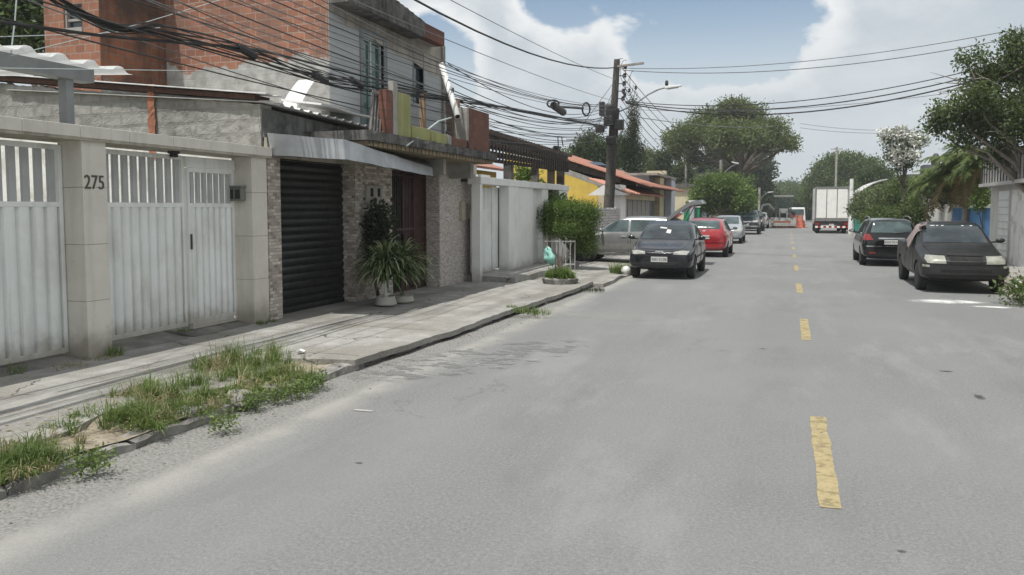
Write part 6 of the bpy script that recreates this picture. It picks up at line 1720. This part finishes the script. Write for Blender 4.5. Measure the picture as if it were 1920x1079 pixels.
# far trees closing the street
cl = px_clumps([(1585, 335, 66, 42, 0), (1540, 350, 34, 30, 2), (1625, 335, 32, 36, 0), (1580, 310, 44, 20, 0), (1600, 365, 60, 26, -3), (1530, 368, 28, 18, 0)], 118)
tree('round_tree', 'huge round crowned tree rising behind the white truck', (gy(1600, 392, 118).x, 118, 0), cl, 48000, .36, 'leaf_mid', .7, 3.5, seed=40, rough=.3, shell=3, twig=12)
for k, (u, v, ru, rv, Yk, m, lab) in enumerate(((1462, 362, 24, 14, 190, 'leaf_mid', 'distant pale green tree above the backhoe'), (1492, 368, 30, 18, 170, 'leaf_mid', 'distant tree just left of the truck'), (1445, 372, 18, 14, 150, 'leaf_dark', 'distant dark tree behind the last parked cars'), (1515, 378, 18, 18, 135, 'leaf_dark', 'dark tree in shade beside the truck box'), (1478, 354, 34, 8, 260, 'leaf_dark', 'farthest dark tree line hump at the street end'), (1455, 392, 30, 14, 140, 'leaf_shade', 'low dark shrubbery behind the backhoe'), (1500, 395, 22, 12, 130, 'leaf_shade', 'low dark shrubbery behind the orange fence'))):
    cl = px_clumps([(u, v, ru, rv, 0), (u - ru * .5, v + 6, ru * .6, rv * .8, 1), (u + ru * .5, v + 5, ru * .6, rv * .8, -1)], Yk)
    tree('distant_tree', lab, (cl[0][0], Yk, 0), cl, 7000, .30 * Yk / 118, m, .4, max(.5, cl[0][2] - cl[0][5]), seed=50 + k)
# palm top poking over the far trees
def palm(name, label, base, h, n, L, m, seed, r=.12, droop=1., trunk=True, wid=.5, dry=None, leaf_n=26):
    rg = random.Random(seed); o = thing(name, label, 'palm', base)
    base = Vector(base); top = base + Vector((0, 0, h))
    if trunk: MB().tube([base, base.lerp(top, .5) + Vector((.05, .03, 0)), top], [r * 1.3, r, r * .9], 8).build('trunk', 'bark_pale', o)
    for pas, mm in enumerate((m, dry)):
        if mm is None: continue
        vs = []
        for k in range(n if pas == 0 else n // 9):
            az = rg.uniform(0, 2 * math.pi); el = rg.uniform(.05, 1.4) if pas == 0 else rg.uniform(-.9, -.1); l = L * rg.uniform(.7, 1.1)
            d = Vector((math.cos(az), math.sin(az), 0)); p = top.copy(); e = el
            side = Vector((-math.sin(az), math.cos(az), 0)); prev = p.copy()
            for i in range(1, leaf_n + 1):
                t = i / leaf_n; e = el - droop * 1.7 * t * t
                p = prev + (d * math.cos(e) + Vector((0, 0, math.sin(e)))) * l / leaf_n
                ll = l * .26 * wid * 2 * math.sin(math.pi * min(1, t * .85 + .15)) * rg.uniform(.8, 1.1)
                for sg in (-1, 1):
                    tip = p + side * sg * ll * .8 + d * ll * .45 + Vector((0, 0, -ll * rg.uniform(.25, .7)))
                    w = (p - prev) * .55
                    vs += [p - w, p + w, tip + w * .1, tip - w * .1]
                prev = p
        quads('fronds' if pas == 0 else 'dry_fronds', np.array([tuple(v) for v in vs]), mm, o)
    return o
p = gy(1512, 352, 175); palm('palm_tree', 'distant palm silhouetted at the end of the street', (p.x, 175, 0), p.z, 16, 3.0, 'leaf_shade', 3, .2)
p = gy(1568, 283, 121); 

# right side: palms over the blue wall
for k, (u, v, Y, L, n, lab) in enumerate(((1812, 322, 34, 2.0, 64, 'bushy palm with drooping fronds above the blue wall'), (1772, 355, 36, 1.7, 56, 'lower palm with drooping fronds over the stained wall'), (1842, 312, 32, 1.5, 44, 'palm close to the white balcony house'))):
    p = gy(u, v, Y); palm('palm_tree', lab, (p.x, Y, .1), p.z - .1, n, L, 'palm', 60 + k, .12, 1.25, dry='palm_dry', trunk=k == 0, leaf_n=34)
p = gy(1845, 372, 31)
cl = px_clumps([(1845, 368, 10, 16, 0), (1838, 380, 12, 10, 0)], 31.5)
tree('garden_shrub', 'bright leafy shrub squeezed beside the white balcony house', (cl[0][0], 31.5, .1), cl, 900, .12, 'leaf_light', .03, 1.0, cat='shrub', seed=64)
cl = px_clumps([(1795, 345, 34, 34, 0), (1770, 368, 30, 22, 0), (1825, 355, 26, 34, .5), (1835, 320, 22, 26, 0), (1800, 315, 22, 20, .5)], 39)
tree('garden_tree', 'dark leafy mass behind the palms over the blue wall', (cl[0][0], 39, .1), cl, 9000, .13, 'leaf_shade', .1, 1.2, seed=66, rough=.6)
# flowering tree
Yf = 41
cl = px_clumps([(1668, 262, 12, 14, 0), (1685, 285, 20, 16, 0), (1697, 268, 16, 14, 0), (1716, 272, 10, 10, 0), (1728, 264, 7, 7, 0), (1700, 306, 18, 12, 0), (1682, 310, 12, 8, 0), (1672, 292, 10, 9, 0)], Yf)
ft = tree('flowering_tree', 'slender tree with white blossoms above the parked black wagon', (gy(1692, 392, Yf).x, Yf, .1), cl, 3600, .12, 'leaf_mid', .06, 2.6, bark='bark', seed=70, rough=.7, shell=1.6)
cl = px_clumps([(1687, 254, 17, 9, -.3), (1664, 255, 8, 5, -.3), (1709, 265, 7, 6, -.3), (1729, 262, 6, 6, 0), (1686, 299, 11, 6, -.5), (1708, 292, 10, 6, -.5), (1681, 283, 6, 4, -.5)], Yf)
quads('blossoms', leaf_cloud(cl, 1500, .13, 71, asp=.9, up=1., shell=1.6), 'blossom', ft)
# shrubs along the right sidewalk
for k, (u, v, ru, rv, Y, m, n, lab) in enumerate(((1625, 385, 26, 24, 50, 'leaf_olive', 4500, 'pale green shrub beside the white truck'), (1660, 372, 26, 26, 47, 'leaf_olive', 4500, 'tall pale shrub left of the flowering tree trunk'), (1690, 362, 22, 30, 46, 'leaf_mid', 3500, 'green shrub under the flowering tree'),
        (1712, 395, 20, 26, 39, 'leaf_mid', 3800, 'green shrub right of the flowering tree trunk'), (1652, 405, 30, 16, 44, 'leaf_mid', 3000, 'low dark green shrub above the black wagon'), (1722, 352, 16, 14, 50, 'leaf_bush', 1800, 'yellow green shrub in front of the flat roofed house'), (1645, 330, 30, 12, 80, 'leaf_dark', 2500, 'far dark tree top behind the curved roof'))):
    cl = px_clumps([(u, v, ru, rv, 0), (u - ru * .6, v + rv * .4, ru * .6, rv * .6, -.5), (u + ru * .5, v + rv * .3, ru * .6, rv * .6, .3)], Y)
    tree('shrub', lab, (cl[0][0], Y, .05), cl, n * 2, .12 * Y / 45, m, .05, max(.3, cl[0][2] - cl[0][5] * .9), cat='shrub', seed=80 + k, rough=.6)
# street tree at the right edge of the frame, trunk outside it
Yr = 25.5
cl = px_clumps([(1905, 120, 40, 44, 0), (1850, 145, 42, 34, .3), (1800, 210, 52, 34, 0), (1762, 232, 28, 22, .2), (1850, 230, 56, 46, .5), (1900, 220, 50, 60, -.5), (1830, 185, 34, 26, -.8), (1812, 110, 14, 16, 0), (1840, 96, 10, 16, 0), (1900, 80, 26, 20, 0), (1868, 292, 26, 22, .5), (1975, 160, 70, 80, .5), (2040, 190, 60, 60, 0), (1800, 262, 26, 12, 0)], Yr)
p = gy(1968, 400, Yr)
tree('street_tree', 'leafy street tree overhanging the white balcony house', (p.x, Yr, .1), cl, 27000, .105, 'leaf_street', .16, 1.9, bark='bark_pale', seed=90, rough=.6, twig=10, shell=2.0, lean=(-.25, .1))
# the tree whose shade falls before the pickup (its crown is above the frame)
cl = [(4.9, 12.3, 6.1, .9, 1.2, .9), (5.9, 11.6, 6.5, 1.1, 1.2, 1.0), (5.4, 13.2, 5.8, .9, 1., .7), (6.5, 12.6, 6.0, 1.2, 1.2, 1.0)]
tree('street_tree', 'leafy street tree beside the kerb near the camera', (6.4, 11.8, .1), cl, 5200, .17, 'leaf_mid', .14, 3.0, bark='bark_pale', seed=93, rough=.6)
# trees behind the brick house, top left
cl = px_clumps([(30, 40, 60, 50, 0), (70, 20, 40, 40, 1), (-20, 70, 50, 40, 0), (60, 80, 34, 26, 0), (20, -20, 60, 40, 0)], 15.5)
tree('dense_tree', 'shady green tree behind the bare brick tower', (-17.5, 15.5, 0), cl, 9000, .19, 'leaf_mid', .2, 3.0, seed=95, rough=.5)

# clipped bush in front of the white wall
Yc = 21.3
cl = px_clumps([(1026, 410, 26, 22, 0), (1062, 408, 32, 24, 0), (1097, 410, 26, 24, 0), (1034, 426, 26, 14, 0), (1088, 434, 28, 20, 0), (1100, 456, 18, 20, 0), (1062, 428, 34, 16, -.3), (1018, 397, 16, 12, 0), (1106, 396, 16, 12, 0), (1062, 392, 42, 12, 0)], Yc, .9)
bsh = tree('clipped_bush', 'square clipped green bush in front of the white gate wall', (gy(1070, 480, Yc).x, Yc, .12), cl, 42000, .062, 'leaf_bush', .05, .5, cat='bush', seed=100, asp=.26, twig=10, up=1.1, rough=.12, shell=2.2, spread=2.6)
# small white railing before the bush
a, b = gy(1018, 490, 20.55), gy(1078, 490, 20.75); a.z = b.z = .13
MT['railing_paint'] = M('railing_paint', (.36, .36, .34), (.46, .46, .44), 9, .6, stain=(.18, .14, .10), samt=.5, sscale=4)
rl = thing('railing', 'low white metal railing under the clipped bush', 'railing', a)
for z in (.12, .74):
    MB().bar((a.x, a.y, .13 + z), (b.x, b.y, .13 + z), .03).build('rail', 'railing_paint', rl)
for k in range(8):
    q = a.lerp(b, k / 7); MB().bar(q, q + Vector((0, 0, .78)), .02).build('bar', 'railing_paint', rl)
# planter with ground cover and a stake, green bag
pc = gz(1050, 533, .10)
pl = thing('planter', 'low round planter with mop of grass on the sidewalk corner', 'planter', pc)
mb = MB(); n = 26
mb.lathe([(.36, -.05), (.40, .12), (.34, .15), (.30, .13), (.28, .05)], pc, 'z', n); mb.jitter(.04, 6)
mb.build('rim', 'kerbstone', pl)
def blades(pts, h, w, seed, m, name, parent=None, spread=.5, curl=.6):
    g = np.random.default_rng(seed); N = len(pts); P = np.asarray(pts, float)
    az = g.uniform(0, 2 * np.pi, N); ln = h * g.uniform(.45, 1.2, N); ti = g.normal(0, spread, N)
    d = np.stack([np.cos(az), np.sin(az), np.zeros(N)], 1); s = np.stack([-np.sin(az), np.cos(az), np.zeros(N)], 1) * (w * g.uniform(.6, 1.3, N))[:, None]
    a1 = np.abs(ti); a2 = a1 + curl * g.uniform(.3, 1.4, N)
    up = np.array([0, 0, 1.])
    m1 = P + (d * np.sin(a1)[:, None] + up * np.cos(a1)[:, None]) * (ln * .55)[:, None]
    t1 = m1 + (d * np.sin(a2)[:, None] + up * np.cos(a2)[:, None]) * (ln * .5)[:, None]
    v = np.empty((N, 8, 3)); v[:, 0] = P - s; v[:, 1] = P + s; v[:, 2] = m1 + s * .8; v[:, 3] = m1 - s * .8
    v[:, 4] = m1 - s * .8; v[:, 5] = m1 + s * .8; v[:, 6] = t1 + s * .12; v[:, 7] = t1 - s * .12
    return quads(name, v.reshape(-1, 3), m, parent)
g = np.random.default_rng(5)
r = .33 * np.sqrt(g.random(900)); t = g.random(900) * 6.283
blades(np.stack([pc.x + r * np.cos(t), pc.y + r * np.sin(t), pc.z + .10 + .08 * (1 - r / .33)], 1), .26, .010, 6, 'leaf_bush', 'ground_cover', pl, .6, .9)
MB().tube([pc + Vector((-.04, -.3, -.02)), pc + Vector((-.03, -.25, .6))], .016, 6).build('stake', 'bark', pl)
MB().tube([pc, pc + Vector((.02, 0, .35)), pc + Vector((-.02, .02, .62))], [.06, .05, .03], 8).build('stem', 'bark', pl)
for dx, dz in ((-.22, .75), (.16, .62), (.05, .8), (-.1, .7)): MB().tube([pc + Vector((0, 0, .35)), pc + Vector((dx * .6, 0, .52)), pc + Vector((dx, .03, dz))], [.022, .014, .006], 5).build('branch', 'bark', pl)
bc = gy(1030, 480, pc.y)
mb = MB()
def bag(a, b):
    th = a * 2 * math.pi; ph = b * math.pi; rr = .5 + .5 * math.sin(ph)
    P = Vector((.10 * math.sin(ph) * math.cos(th) + .10 * (b - .5), .09 * math.sin(ph) * math.sin(th), .20 * math.cos(ph) * (1 if b > .5 else 1.0)))
    return bc + P * 1.1 + noise.noise_vector(P * 12) * .06 + noise.noise_vector(P * 34) * .022
mb.sheet(bag, 24, 14)
solo('plastic_bag', mb, M('bag_green', (.18, .46, .40), (.36, .60, .54), 8, .35, .4, 30), 'crumpled pale green plastic bag tied to the planter branches', 'bag', smooth=True)
wb2 = gz(1182, 517, .0)
mb = MB().lathe([(.06, 0), (.13, .03), (.15, .12), (.10, .2), (.03, .24)], (wb2.x - .12, wb2.y, .02), 'z', 14); mb.jitter(.05, 7)
solo('plastic_bag', mb, 'pvc', 'small white plastic bag on the ground beside the navy hatchback', 'bag', smooth=True)

# strap-leaved pot plants on the stone front
def strap_plant(o, c, n, L, seed, h0=.3, m='strap'):
    rg = random.Random(seed); vs = []; vp = []
    for k in range(n):
        az = rg.uniform(0, 2 * math.pi); el = rg.uniform(.15, 1.35); l = L * rg.uniform(.65, 1.1)
        d = Vector((math.cos(az), math.sin(az), 0)); sd = Vector((-math.sin(az), math.cos(az), 0))
        p = Vector(c) + Vector((rg.uniform(-.06, .06), rg.uniform(-.06, .06), h0 * rg.random())); tgt = vp if rg.random() < .28 else vs
        seg = 7; e = el
        for i in range(seg):
            e2 = el - 1.9 * ((i + 1) / seg) ** 1.6 * rg.uniform(.8, 1.1)
            q = p + (d * math.cos(e) + Vector((0, 0, math.sin(e)))) * l / seg
            w0 = .021 * (1 - (i / seg) ** 2.2) + .002; w1 = .021 * (1 - ((i + 1) / seg) ** 2.2) + .001
            tgt += [p - sd * w0, p + sd * w0, q + sd * w1, q - sd * w1]; p = q; e = e2
    quads('leaves', np.array([tuple(v) for v in vs]), m, o)
    if vp: quads('variegated_leaves', np.array([tuple(v) for v in vp]), 'strap_pale', o)
pot = lambda c: MB().lathe([(.17, 0), (.185, .02), (.15, .13), (.155, .15), (.135, .15), (.13, .12)], c, 'z', 24)
for k, (u, v, n, L, hh, lab) in enumerate(((724, 572, 460, .76, .68, 'left white pot with arching variegated strap leaved plant'), (754, 566, 400, .76, .66, 'right squat white pot with arching strap leaved plant'))):
    c = gz(u, v, SW + .015); o = thing('potted_plant', lab, 'potted plant', c, 0, None)
    pb_ = pot(c) if k == 0 else MB().lathe([(.2, 0), (.215, .02), (.19, .09), (.195, .11), (.17, .11)], c, 'z', 24)
    pb_.build('pot', 'white_wall', o, smooth=False, bevel=.004)
    MB().tube([c + Vector((0, 0, .1)), c + Vector((.01, 0, hh * .8))], .03, 8).build('stem', 'pvc' if k == 0 else 'bark', o)
    strap_plant(o, c + Vector((0, 0, hh * .62)), n, L, 200 + k, .28)
cl = px_clumps([(700, 425, 15, 24, 0), (694, 455, 16, 26, 0), (710, 455, 14, 22, 0), (702, 480, 20, 18, 0), (690, 405, 8, 14, 0), (714, 412, 8, 14, 0)], 12.6, .45)
cl = [(-6.9 + .06 * (i % 3), c_[1] - .15, c_[2], .20, c_[3] * .9, c_[5]) for i, c_ in enumerate(cl)]
tree('climbing_shrub', 'dark thorny shrub climbing the stone pillar under the meter box', (-6.92, 12.6, SW), cl, 2200, .085, 'leaf_shade', .03, .8, cat='shrub', seed=213, rough=.7, shell=1.5, limbs=[(-6.9, 12.3, 1.6), (-6.88, 12.7, 1.65), (-6.9, 12.5, 1.75), (-6.85, 12.8, 1.5)])

# ------------------------------------------------------------------ grass and weeds
def patch(n, ufn): return np.array([tuple(ufn()) for _ in range(n)])
rg = random.Random(77)
def clump_blades(centres, seed):
    """tussocks: blades fan outwards from many separate centres"""
    g = np.random.default_rng(seed); P, A, Ln = [], [], []
    for (x, y, z, r, h, n) in centres:
        t = g.random(n) * 6.283; q = r * np.sqrt(g.random(n))
        P.append(np.stack([x + q * np.cos(t), y + q * np.sin(t), np.full(n, z)], 1)); A.append(t + g.normal(0, .7, n)); Ln.append(h * g.uniform(.35, 1.2, n))
    return np.concatenate(P), np.concatenate(A), np.concatenate(Ln)
def fan(centres, w, seed, m, lean=.55, curl=.9):
    P, az, ln = clump_blades(centres, seed); g = np.random.default_rng(seed + 1); N = len(P)
    d = np.stack([np.cos(az), np.sin(az), np.zeros(N)], 1); s = np.stack([-np.sin(az), np.cos(az), np.zeros(N)], 1) * (w * g.uniform(.6, 1.4, N))[:, None]
    a1 = np.abs(g.normal(lean * .6, lean * .5, N)); a2 = a1 + curl * g.uniform(.2, 1.6, N); up = np.array([0, 0, 1.])
    m1 = P + (d * np.sin(a1)[:, None] + up * np.cos(a1)[:, None]) * (ln * .55)[:, None]
    t1 = m1 + (d * np.sin(a2)[:, None] + up * np.cos(a2)[:, None]) * (ln * .5)[:, None]
    v = np.empty((N, 8, 3)); v[:, 0] = P - s; v[:, 1] = P + s; v[:, 2] = m1 + s * .8; v[:, 3] = m1 - s * .8; v[:, 4] = m1 - s * .8; v[:, 5] = m1 + s * .8; v[:, 6] = t1 + s * .1; v[:, 7] = t1 - s * .1
    return quads('grass', v.reshape(-1, 3), m)
# verge outline as in the place: a long tongue along the kerb, wide and tall towards its far end, then a bare sandy gap, then a low tuft
tongue = [(395, 690, .16, .30, 14), (440, 682, .20, .34, 18), (485, 690, .2, .32, 18), (530, 705, .18, .26, 16), (565, 712, .14, .18, 12), (590, 714, .1, .14, 8), (470, 715, .18, .22, 14), (510, 722, .16, .2, 14), (415, 715, .18, .26, 14), (440, 742, .12, .14, 10),
          (270, 738, .14, .26, 12), (300, 750, .2, .28, 16), (345, 745, .2, .26, 14), (255, 775, .18, .24, 14), (300, 785, .22, .24, 18), (350, 770, .2, .22, 16), (395, 755, .18, .2, 14), (330, 800, .18, .18, 14), (375, 783, .12, .14, 8), (405, 770, .1, .14, 8),
          (125, 795, .12, .16, 8), (100, 800, .08, .10, 5), (20, 858, .18, .20, 12), (55, 868, .16, .16, 10), (10, 878, .16, .2, 12), (100, 862, .10, .12, 5), (60, 840, .1, .1, 5), (30, 895, .16, .14, 9), (75, 885, .12, .12, 7), (-30, 880, .3, .2, 16), (-80, 920, .3, .2, 16)]
cen, cd = [], []
for (u, v, r, h, k) in tongue:
    c = gz(u, v, .10)
    for _ in range(k):
        x, y = c.x + rg.gauss(0, r * .62), c.y + rg.gauss(0, r * 1.1)
        if x > kerb_x(y) + .06: continue
        hh = h * rg.uniform(.35, 1.0); e = (x, y, .09 if y < 7.2 else SW, rg.uniform(.02, .07), hh, rg.randint(22, 60))
        (cd if rg.random() < .18 else cen).append(e)
tall_ = [c for c in cen if c[4] > .17]; low_ = [c for c in cen if c[4] <= .17]
tag(fan(tall_, .0032, 300, 'grass'), 'long green verge grass growing along the left kerb', 'grass', kind='stuff')
tag(fan(low_, .0032, 304, 'grass', .7, 1.1), 'short green grass tufts on the sandy soil strip', 'grass', kind='stuff')
tag(fan(cd, .0030, 308, 'grass_dry', .75, 1.1), 'dry straw coloured grass mixed into the verge', 'grass', kind='stuff')
# creeping broad leaves low over the stones
lw_ = [(gz(u, v, .1).x, gz(u, v, .1).y, .10, r, r * 1.3, .05) for (u, v, r) in ((420, 790, .10), (560, 728, .12), (520, 738, .12), (165, 868, .12), (470, 752, .1), (590, 715, .12))]
tag(quads('creeper', leaf_cloud(lw_, 2200, .030, 330, up=1.2, shell=1.6), 'grass'), 'creeping green weeds spilling over the kerb stones', 'weeds', kind='stuff')
# dead leaves, crumbs of soil and gravel in the gutter
g = np.random.default_rng(44); n = 900; yy = g.uniform(2.2, 13, n); xx = np.array([kerb_x(y) for y in yy]) + np.abs(g.normal(0, .22, n)) + .02
mb = MB()
for x, y in zip(xx, yy):
    s_ = g.uniform(.004, .016); a = g.random() * 6.28; mb.add([(x + s_ * math.cos(a + k * 2.09) * g.uniform(.6, 1.3), y + s_ * math.sin(a + k * 2.09) * g.uniform(.6, 1.3), .0) for k in range(3)] + [(x, y, s_ * .9)], [(0, 1, 3), (1, 2, 3), (2, 0, 3)])
solo('gutter_gravel', mb, 'kerbstone', 'gravel crumbs lying in the left gutter', 'gravel', kind='stuff')
n = 420; yy = g.uniform(2.4, 7.4, n); xx = np.array([kerb_x(y) for y in yy]) - g.uniform(.05, 1.1, n); mb = MB()
for x, y in zip(xx, yy):
    s_ = g.uniform(.012, .035); a = g.random() * 6.28; z = .115 + g.random() * .03
    mb.add([(x, y, z), (x + s_ * math.cos(a) , y + s_ * math.sin(a), z + .008), (x + 1.6 * s_ * math.cos(a + .5), y + 1.6 * s_ * math.sin(a + .5), z + .004), (x + s_ * math.cos(a + 1.), y + s_ * math.sin(a + 1.), z + .01)], [(0, 1, 2, 3)])
solo('leaf_litter', mb, 'grass_dry', 'dry leaf litter on the sandy soil strip', 'leaf litter', kind='stuff')
def tuft(u, v, z, n, r, h, label, m='grass', w=.004):
    c = gz(u, v, z); g = np.random.default_rng(int(u)); rr = r * np.sqrt(g.random(n)); t = g.random(n) * 6.283
    o = blades(np.stack([rr * np.cos(t), rr * np.sin(t), np.zeros(n)], 1), h, w, int(u + v), m, 'weed_tuft', None, .5, .7)
    o.location = (c.x, c.y, z); tag(o, label, 'weeds')
tuft(215, 668, SW, 90, .09, .16, 'green weed tuft at the foot of the pillar numbered 275')
tuft(190, 672, SW, 120, .20, .06, 'low yellowish weeds before the pillar numbered 275', 'grass_dry')
tuft(490, 608, SW, 70, .08, .07, 'small weed at the foot of the right tiled pillar')
tuft(512, 604, SW, 60, .07, .06, 'small weed beside the stone clad pillar')
tuft(345, 622, SW + .05, 90, .10, .05, 'weeds in the gap between the gate ramps')
tuft(1165, 512, .05, 420, .30, .30, 'grass clump beside the navy hatchback', w=.007)
tuft(1010, 590, .05, 160, .20, .12, 'weeds under the broken kerb edge')
tuft(985, 586, .08, 160, .22, .12, 'weeds growing along the kerb face')
tuft(1110, 546, .02, 220, .28, .10, 'dark weeds at the kerb corner beside the planter', 'leaf_shade')
tuft(960, 577, SW, 60, .10, .07, 'thin weed on the sidewalk near the kerb')
tuft(30, 700, SW, 60, .12, .10, 'weed in the sidewalk crack before the left gate')
tuft(130, 690, SW, 80, .18, .06, 'low dry weeds before the left gate', 'grass_dry')
n = 2600; g = np.random.default_rng(9)
yy = g.uniform(9, 20.5, n); xx = RKX - .05 + .9 * g.random(n) ** 1.2
keep = np.array([noise.noise(Vector((a * 1.2, b * .9, 4))) > -.1 for a, b in zip(xx, yy)])
tag(blades(np.stack([xx, yy, .06 + .06 * (xx > RKX + .2)], 1)[keep], .22, .006, 310, 'grass', 'grass'), 'green verge grass along the right kerb by the pickup', 'grass', kind='stuff')
yy = g.uniform(30, 60, 1500); xx = RKX + .1 + .7 * g.random(1500)
tag(blades(np.stack([xx, yy, np.full(1500, .09)], 1), .14, .012, 311, 'grass_dry', 'grass'), 'dry grass at the kerb beside the truck', 'grass', kind='stuff')
lw = gz(1912, 562, .1); cl = [(lw.x, lw.y, .22, .35, .5, .16), (lw.x + .4, lw.y + .6, .24, .3, .4, .16)]
tree('weed_plant', 'broad leaved weed plant at the right kerb in front of the pickup', (lw.x, lw.y, .1), cl, 800, .09, 'leaf_mid', .01, .08, cat='weeds', seed=320)
mb = MB().lathe([(.03, 0), (.10, .02), (.12, .1), (.05, .15)], (gz(1906, 552, .12).x, gz(1906, 552, .12).y, .25), 'z', 12); mb.jitter(.05, 8)
solo('plastic_bag', mb, 'pvc', 'crumpled white plastic litter in the weeds by the pickup', 'litter')
# litter and broken stones in the verge
rs = random.Random(4)
for k, (u, v, s, m, lab) in enumerate(((375, 792, .12, 'kerbstone', 'broken kerb lump lying in the verge grass'), (400, 788, .10, 'concrete', 'pale concrete lump beside the broken kerb lump'), (468, 762, .14, 'kerbstone', 'flat kerb fragment under the long grass'), (195, 785, .04, 'white_sheet', 'scrap of white litter at the edge of the grass'), (112, 815, .05, 'white_sheet', 'scrap of white paper on the sandy soil'), (530, 725, .04, 'pvc', 'pale plastic scrap in the tip of the long grass'), (565, 661, .05, 'white_sheet', 'white scrap lying flat on the sidewalk'))):
    c = gz(u, v, .03 if k != 6 else SW + .02); c.x -= .12 * (k < 3); mb = MB().lathe([(s * .7, 0), (s, s * .3), (s * .8, s * (.8 if s > .08 else .4)), (s * .2, s * (.9 if s > .08 else .45))], c, 'z', 9); mb.jitter(s * .5, 1.2 / s)
    solo('stone' if s > .08 else 'litter', mb, m, lab, 'stone' if s > .08 else 'litter')
# tiled roof corner of the house across the street, top right, and green bin by the truck
p = gz(1611, 436, .1)
gb = thing('wheelie_bin', 'green bin standing beside the white truck', 'bin', (p.x, p.y, .1))
z1 = gy(1611, 407, p.y).z
MB().hexa([(p.x - .3, p.y - .3, .1), (p.x + .3, p.y - .3, .1), (p.x + .3, p.y + .3, .1), (p.x - .3, p.y + .3, .1)], [(p.x - .38, p.y - .38, z1), (p.x + .38, p.y - .38, z1), (p.x + .38, p.y + .38, z1), (p.x - .38, p.y + .38, z1)]).build('bin', M('bin_green', (.03, .20, .16), (.05, .25, .2), 2, .5), gb, bevel=.03)
MB().box(p.x - .41, p.x + .41, p.y - .42, p.y + .41, z1 + .002, z1 + .09).build('lid', 'dump_green' if 'dump_green' in MT else 'black_plastic', gb, bevel=.02)

# ------------------------------------------------------------------ the air over the street
def haze():
    m = bpy.data.materials.new('haze'); m.use_nodes = True; nt = m.node_tree; nt.nodes.clear()
    out = nt.nodes.new('ShaderNodeOutputMaterial'); v = nt.nodes.new('ShaderNodeVolumePrincipled')
    v.inputs['Color'].default_value = (.90, .94, .97, 1); v.inputs['Density'].default_value = .0008; v.inputs['Anisotropy'].default_value = .2
    nt.links.new(v.outputs[0], out.inputs['Volume'])
    solo('haze', MB().box(-905, 905, -205, 1605, -1.05, 14.5), m, 'thin pale air over the whole street', 'haze', kind='stuff', origin=None)
haze()
